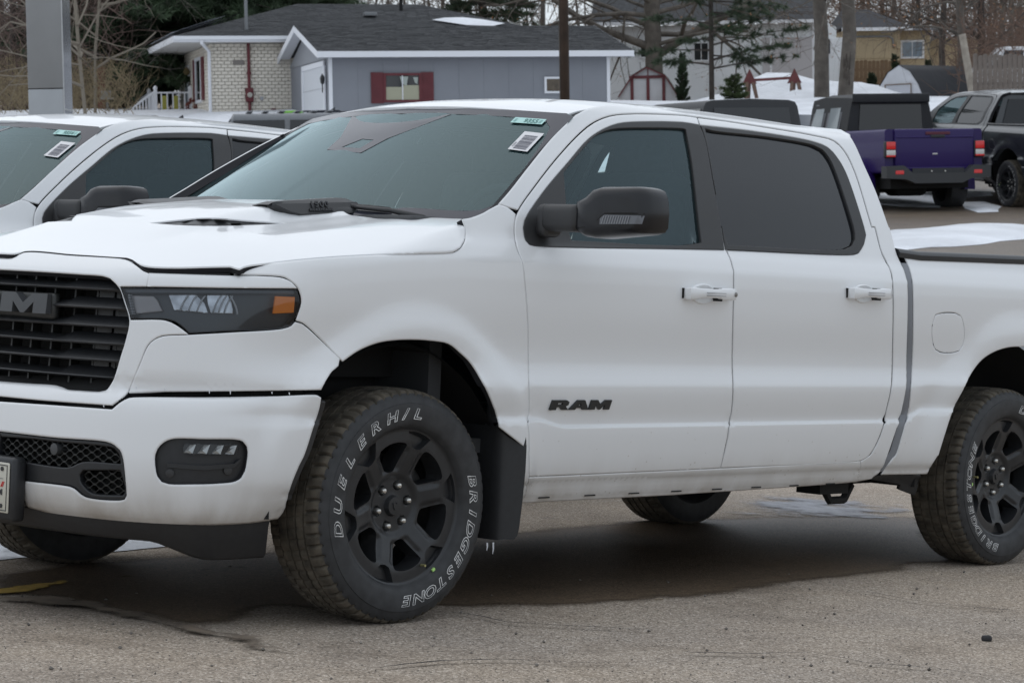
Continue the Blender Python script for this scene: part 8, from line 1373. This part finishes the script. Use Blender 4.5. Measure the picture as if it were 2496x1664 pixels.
def suv(label, px, d, hz, L, Wd, Ht, m, top, group=None, name='parked_car', ribs=False, rails=False, dx=0, boxy=True, cat='car', anten=False):
    p = at(px, 300, d); z = float(gz(p.x, p.y)); t = thing(name, label, cat, (p.x, p.y, z), hz, group); hb = Ht * .56; w2 = Wd / 2
    def body(x):
        k = min(1, (L - x) / .5, (x + .02) / .12); k = max(k, .0) ** .5; zt = hb if x < L * .66 else hb - .06 - .10 * max(0, (x - L * .66) / (L * .34)); return rrect(w2 * (.9 + .1 * k), .34, zt, .09)
    skin(t, 'body', body, [0, .04, .12, .5, 1.2, 2.0, L * .62, L * .67, L * .8, L - .4, L - .15, L], m)
    x0, x1 = (.06, L * .62) if boxy else (.35, L * .60); sl = .10 if boxy else .55; sf = .45 if boxy else .8
    def cab(x): f0 = min(1, (x - x0) / sl if x < x0 + sl else 1); f1 = min(1, (x1 - x) / sf if x > x1 - sf else 1); f = min(f0, f1); zt = hb - .02 + (Ht - hb) * (f if f < 1 else 1); return [(w2 * .97, hb - .05), (w2 * .97 - .13 * f, max(zt - .10, hb - .04)), (w2 * .97 - .17 * f, max(zt - .03, hb - .035)), (w2 * .80 - .12 * f, zt), (0, zt + .02 * f), (-w2 * .80 + .12 * f, zt), (-w2 * .97 + .17 * f, max(zt - .03, hb - .035)), (-w2 * .97 + .13 * f, max(zt - .10, hb - .04)), (-w2 * .97, hb - .05)]
    skin(t, 'roof', cab, [x0, x0 + sl * .5, x0 + sl, x0 + sl + .3, (x0 + x1) / 2, x1 - sf - .2, x1 - sf, x1 - sf * .5, x1 - .01], top, True, 50)
    zb, zt = hb + .05, Ht - .14; yb, yt = w2 * .965 - .02 + .012, w2 * .965 - .115 + .012; xs_ = [x0 + sl + .06, (x0 + x1) / 2 - .1, x1 - sf - .05]
    for s in (1, -1):
        for a, c, fr in ((xs_[0], xs_[1] - .05, 0), (xs_[1] + .05, xs_[2] + sf * .15, 1)):
            b = MB(); b.add([(a, s * yb, zb), (c + (.25 * sf if fr else 0), s * yb, zb), (c, s * yt, zt), (a, s * yt, zt)], [(0, 1, 2, 3)]); b.build('side_window', TINT, t)
        for xw in (.85, L - .95): simple_wheel(t, (xw, s * (w2 - .02), .39), side=s)
        b = MB(); b.rbox((.0, s * (w2 - .14), hb - .18), (.05, .16, .22), .02); b.build('tail_lamp', REDL, t, True, 50)
        b = MB(); b.rbox((L - .02, s * (w2 - .22), hb - .22), (.06, .2, .16), .03); b.build('headlight', CLR, t, True, 50)
        b = MB(); b.rbox((x1 - .45, s * (w2 + .12), hb + .12), (.12, .22, .17), .05); b.build('side_mirror', HARD, t, True, 50)
    xr = x0 + sl * .5 * .3 - .012; b = MB(); k0 = (zb - hb) / (Ht - hb); xa = x0 + sl * k0 - .015; xb_ = x0 + sl * .92 - .02; b.add([(xa, -w2 * .74, zb), (xa, w2 * .74, zb), (xb_, w2 * .66, zt + .01), (xb_, -w2 * .66, zt + .01)], [(0, 1, 2, 3)]); b.build('rear_window', TINT, t)
    b = MB(); a = x1 - sf * .10; b.add([(a + .02, -w2 * .8, hb + .06), (a + .02, w2 * .8, hb + .06), (x1 - sf * .9 + .02, w2 * .70, Ht - .10), (x1 - sf * .9 + .02, -w2 * .70, Ht - .10)], [(0, 1, 2, 3)]); b.build('windscreen', TINT, t)
    b = MB(); b.rbox((-.05, 0, .52), (.16, Wd * .9, .2), .05); b.build('bumper', FLARE, t, True, 50)
    if ribs:
        for k in range(6): b = MB(); xx = x0 + .4 + k * (x1 - sf - x0 - .4) / 6; b.rbox((xx, 0, Ht + .018), (.10, w2 * 1.3, .03), .012); b.build('roof_rib', top, t, True, 50)
    if rails:
        for s in (1, -1): b = MB(); b.tube([(x0 + sl, s * w2 * .62, Ht - .02), (x0 + sl + .1, s * w2 * .62, Ht + .04), (x1 - sf - .1, s * w2 * .62, Ht + .04), (x1 - sf, s * w2 * .62, Ht - .01)], .018, 6); b.build('roof_rail', HARD, t, True)
    if anten: b = MB(); b.add([(x0 + sl + .25, -.02, Ht + .01), (x0 + sl + .25, .02, Ht + .01), (x0 + sl + .45, 0, Ht + .01), (x0 + sl + .26, 0, Ht + .13)], [(0, 1, 3), (1, 2, 3), (2, 0, 3)]); b.build('roof_antenna', HARD, t)
    return t
R_d = math.radians; HD = lambda phi: R_d(90 + phi)
paint = lambda n, c, metal=.0: mat(n, c, .3, metal=metal, coat=.8)
grp = 'cars parked in the back rows of the lot'
suv('grey hardtop four wheel drive with ribbed roof behind the second white truck', 862, 45, R_d(188), 4.3, 1.88, 1.77, paint('grey_paint', (.12, .125, .13)), GREYTOP, grp, ribs=True)
suv('bright blue car whose roof shows in front of the garage', 955, 49.5, R_d(176), 4.5, 1.85, 1.53, paint('blue_paint', (.015, .09, .36)), paint('blue_paint', 0), grp, rails=True, boxy=False, anten=True)
p = at(715, 290, 47.5); t = thing('green_bin', 'lime green bin between the grey hardtop and the blue car', 'bin', (p.x, p.y, float(gz(p.x, p.y)))); zt = at(715, 270, 47.5).z - t.location.z; LIM = paint('lime_green', (.16, .50, .02)); b = MB(); b.rbox((0, 0, zt * .5 - .03), (.34, .5, zt - .10), .05); b.build('body', LIM, t, True, 50); b = MB(); b.rbox((0, 0, zt - .05), (.38, .55, .09), .03); b.build('lid', LIM, t, True, 50)
for s_ in (1, -1): b = MB(); b.lathe([(0, -.03), (.1, -.03), (.1, .03), (0, .03)], 14, 'x', (s_ * .16, .24, .1)); b.build('wheel', RUB, t, True, 40)
suv('dark maroon car with its roof showing below the brick house', 590, 48, R_d(180), 4.5, 1.85, 1.55, paint('maroon_car_paint', (.07, .008, .010)), paint('maroon_car_paint', 0), grp, boxy=False, anten=True)
suv('silver car low in front of the white porch', 486, 50, R_d(180), 4.4, 1.8, 1.50, paint('silver_paint', (.42, .43, .45), .3), paint('silver_paint', 0), grp, boxy=False)
suv('black hardtop four wheel drive seen from behind, above the white roof', 1842, 36, HD(20), 4.3, 1.86, 2.06, paint('black_paint', (.012, .013, .014)), HARD, grp)
suv('blue grey car just showing left of the purple pickup', 1962, 46, HD(12), 4.5, 1.8, 1.62, paint('slate_paint', (.06, .075, .10)), paint('slate_paint', 0), grp, boxy=False)
suv('white sport utility parked behind the grey picket fence', 2600, 74, R_d(182), 4.7, 1.9, 1.55, paint('white_car_paint', (.75, .76, .78)), paint('white_car_paint', 0), grp, boxy=False)
# purple pickup with black soft top
PUR = mat('purple_paint', (.022, .009, .098), .35, coat=.15, spec=.3)
p = at(2158, 500, 41.5); phi = 16; t = thing('purple_pickup', 'deep purple pickup with black soft top seen from behind', 'pickup truck', (p.x, p.y, float(gz(p.x, p.y))), HD(phi)); w2 = .93
# origin: rear left corner at y=0; the body runs to y=-1.86
t.scale = (1.05, 1.05, 1.02); t.location = Vector(t.location) + Matrix.Rotation(HD(phi), 3, 'Z') @ Vector((0, -w2, 0))
skin(t, 'bed', lambda x: rrect(w2 - .06, .66, 1.40, .05), [.05, .06, .8, 1.66], PUR)
b = MB(); b.rbox((.03, 0, 1.03), (.07, 1.42, .74), .03); tg = b.build('tailgate', PUR, t, True, 50)
b = MB(); b.rbox((.0, 0, 1.26), (.03, 1.38, .03), .01); b.rbox((.0, 0, .74), (.025, 1.38, .04), .01); b.build('tailgate_ridge', PUR, tg, True, 50)
b = MB(); b.rbox((-.01, -.05, 1.325), (.02, .44, .05), .008); b.build('handle_strip', mat('dark_red_strip', (.10, .012, .03), .4), tg); b = MB(); b.rbox((-.01, -.05, 1.275), (.03, .26, .055), .02); b.build('tailgate_handle', HARD, tg); b = MB(); b.rbox((-.007, 0, .98), (.012, .09, .022), .005); b.build('tailgate_badge', CLR, tg)
for s in (1, -1):
    b = MB(); b.rbox((.02, s * (w2 - .135), 1.06), (.11, .19, .28), .03); tl = b.build('tail_lamp', HARD, t, True, 50)
    b = MB(); b.rbox((-.035, s * (w2 - .135), 1.125), (.02, .16, .125), .012); b.build('red_lens', REDL, tl, True, 50); b = MB(); b.rbox((-.035, s * (w2 - .135), 1.005), (.02, .16, .085), .012); b.build('reverse_lens', CLR, tl, True, 50); b = MB(); b.rbox((-.034, s * (w2 - .135), .95), (.02, .16, .03), .008); b.build('red_lens', REDL, tl, True, 50)
    b = MB(); b.rbox((-.155, s * .70, .675), (.02, .15, .065), .015); b.build('bumper_reflector', REDL, t)
    for xw in (1.1, 4.55): simple_wheel(t, (xw, s * (w2 + .0), .405), .405, .28, s)
    P = [(1.1 + .56 * math.cos(a), .42 + .52 * math.sin(a)) for a in np.linspace(-.15, math.pi + .1, 12)]; Q = [(1.1 + .43 * math.cos(a), .42 + .43 * math.sin(a)) for a in np.linspace(math.pi + .1, -.15, 12)]
    b = MB(); b.prism(P + Q, s * (w2 - .12), s * (w2 + .07), 'xz'); b.build('fender_flare', PUR, t, True, 40)
b = MB(); b.add([(x, y, z) for x in (-.16, .05) for y, z in ((-w2, .58), (-w2, .78), (-.62, .79), (-.46, .66), (.46, .66), (.62, .79), (w2, .78), (w2, .58), (.58, .56), (.42, .49), (-.42, .49), (-.58, .56))], [(0, 1, 2, 11), (2, 3, 10, 11), (3, 4, 9, 10), (4, 5, 8, 9), (5, 6, 7, 8)] + [(i, (i + 1) % 12, 12 + (i + 1) % 12, 12 + i) for i in range(12)]); b.build('rear_bumper', mat('dark_grey_plastic', (.045, .047, .05), .5), t, recalc=True)
b = MB(); b.box((-.13, -.46, .56), (-.10, .46, .74)); b.build('plate_recess', HARD, t)
for y, z in ((-.12, .69), (.12, .69), (-.10, .60), (.10, .60)): b = MB(); b.rbox((-.135, y, z), (.01, .025, .025), .004); b.build('plate_screw', STEEL, t)
b = MB(); b.box((.2, -.7, .40), (4.9, .7, .62)); b.tube([(1.1, -.8, .4), (1.1, .8, .4)], .07, 8); b.rbox((.9, .1, .42), (.5, .6, .3), .1); b.build('chassis', UNDER, t)
skin(t, 'cab', lambda x: rrect(w2 - .05, .55, 1.16, .05), [1.70, 1.72, 2.6, 3.6], PUR)
skin(t, 'hood', lambda x: rrect(.74, .6, 1.20 - .03 * (x - 3.6), .05), [3.6, 4.4, 5.2, 5.25], PUR)
SOFT = mat('black_soft_top', (.020, .021, .023), .7, noise=(60, .2), bump=(5, .2, .02))
def topf(x): k = 1 if x > 1.9 else (x - 1.68) / .22; zt = 2.00 + .05 * min(1, max(0, x - 1.7)) - .10 * max(0, x - 2.9); return [(w2 - .07, 1.14), (w2 - .10, 1.25), (w2 - .20, 1.82), (w2 - .24, zt - .03), (w2 - .40, zt + .01), (0, zt + .03), (-w2 + .40, zt + .01), (-w2 + .24, zt - .03), (-w2 + .20, 1.82), (-w2 + .10, 1.25), (-w2 + .07, 1.14)]
skin(t, 'soft_top', topf, [1.70, 1.72, 2.1, 2.9, 3.35], SOFT, True, 30)
b = MB(); b.add([(1.685, -.60, 1.24), (1.685, .60, 1.24), (1.685, .56, 1.86), (1.685, -.56, 1.86)], [(0, 1, 2, 3)]); b.build('rear_window', TINT, t)
b = MB(); b.rbox((1.665, 0, 1.97), (.05, 1.42, .16), .02); b.build('top_header', SOFT, t, True, 50)
FRM = mat('grey_door_frame', (.10, .105, .12), .4); GJ = mat('pale_sky_glass', (.25, .29, .31), .08, coat=.3)
for s in (1, -1):
    for x0, x1 in ((2.02, 2.62), (2.72, 3.38)):
        f = lambda x, z: (x, s * (w2 - .095 - (z - 1.25) * .21 + .012), z); b = MB(); b.add([f(x0, 1.20), f(x1, 1.20), f(x1 - (.18 if x1 > 3 else 0), 1.90), f(x0, 1.90)], [(0, 1, 2, 3)]); o = b.build('door_frame', FRM, t); g = lambda x, z: (x, s * (w2 - .095 - (z - 1.25) * .21 + .020), z); b = MB(); b.add([g(x0 + .07, 1.27), g(x1 - .08, 1.27), g(x1 - .10 - (.14 if x1 > 3 else 0), 1.82), g(x0 + .07, 1.82)], [(0, 1, 2, 3)]); b.build('side_window', GJ, o)
    b = MB(); b.rbox((3.35, s * (w2 + .14), 1.28), (.10, .20, .2), .04); b.build('side_mirror', HARD, t, True, 50)

# ---------------------------------------------------------------- the pickups, placed last
TM = Matrix(((0.6878438695509566, -0.7232682566382089, 0.06126858951120345, -1.109971522555088), (0.7219377758962471, 0.6904483641599226, 0.04568264618941065, 8.642063018151083), (-0.07534360527043138, 0.01280958111776686, 0.9970753511026338, 0), (0, 0, 0, 1)))
truck = make_pickup()
two = copy_tree(truck, swap=None, skip=('label_lettering',)); two['label'] = 'white crew cab pickup parked behind the first one, mostly hidden by its hood'
# its own stock number on the screen label
lab = [o for o in two.children_recursive if o.name.split('.')[0] == 'stock_label'][0]; sq = FE['st_green'][[0, 1, 3, 4]]
V, F = textmesh('9354', 1.0, bold=.02); V = np.array(V); lo, hi = V.min(0), V.max(0); nn = (V - lo) / (hi - lo + 1e-9)
bil2 = lambda a, c: (sq[0] * (1 - a) + sq[3] * a) * (1 - c) + (sq[1] * (1 - a) + sq[2] * a) * c
P = np.array([bil2(.38 + .44 * q[0], .14 + .72 * q[1]) for q in nn]); mk('label_lettering', W(P[:, 0], P[:, 1]) + np.array([-.0085, 0, .0036]), F, mat('label_ink_green'), lab)
# the dark pickup at the right edge: the same body in graphite
DKP = dirty_paint('graphite_paint', (.032, .035, .039), z1=.55, coat=.7, rough=.3, metal=.3)
three = copy_tree(truck, swap={'white_paint': DKP}, skip=('stock_label', 'barcode_label', 'dealer_plate', 'ice_bead', 'icicle')); three['label'] = 'dark graphite crew cab pickup cut off by the right edge'; three['group'] = 'dark pickups'; del three['group']
truck.matrix_world = TM
two.matrix_world = TM @ Matrix.Translation((.136, 3.026, -.004)) @ Matrix.Rotation(.006, 4, 'Z')
p = at(2453, 505, 42.7); phi = math.radians(16); rot = Matrix(((math.sin(phi), math.cos(phi), 0), (-math.cos(phi), math.sin(phi), 0), (0, 0, 1))).to_4x4(); m3 = rot.copy(); q = rot.to_3x3() @ Vector((3.672, -1.0, 0)) * 1.08; o3 = Vector((p.x, p.y, 0)) - q; zf, zr3 = float(gz(o3.x, o3.y)), float(gz(p.x, p.y)); m3.translation = (o3.x, o3.y, zf)
three.matrix_world = m3 @ Matrix.Rotation(-math.atan2(zr3 - zf, 3.672), 4, 'Y') @ Matrix.Scale(1.08, 4)
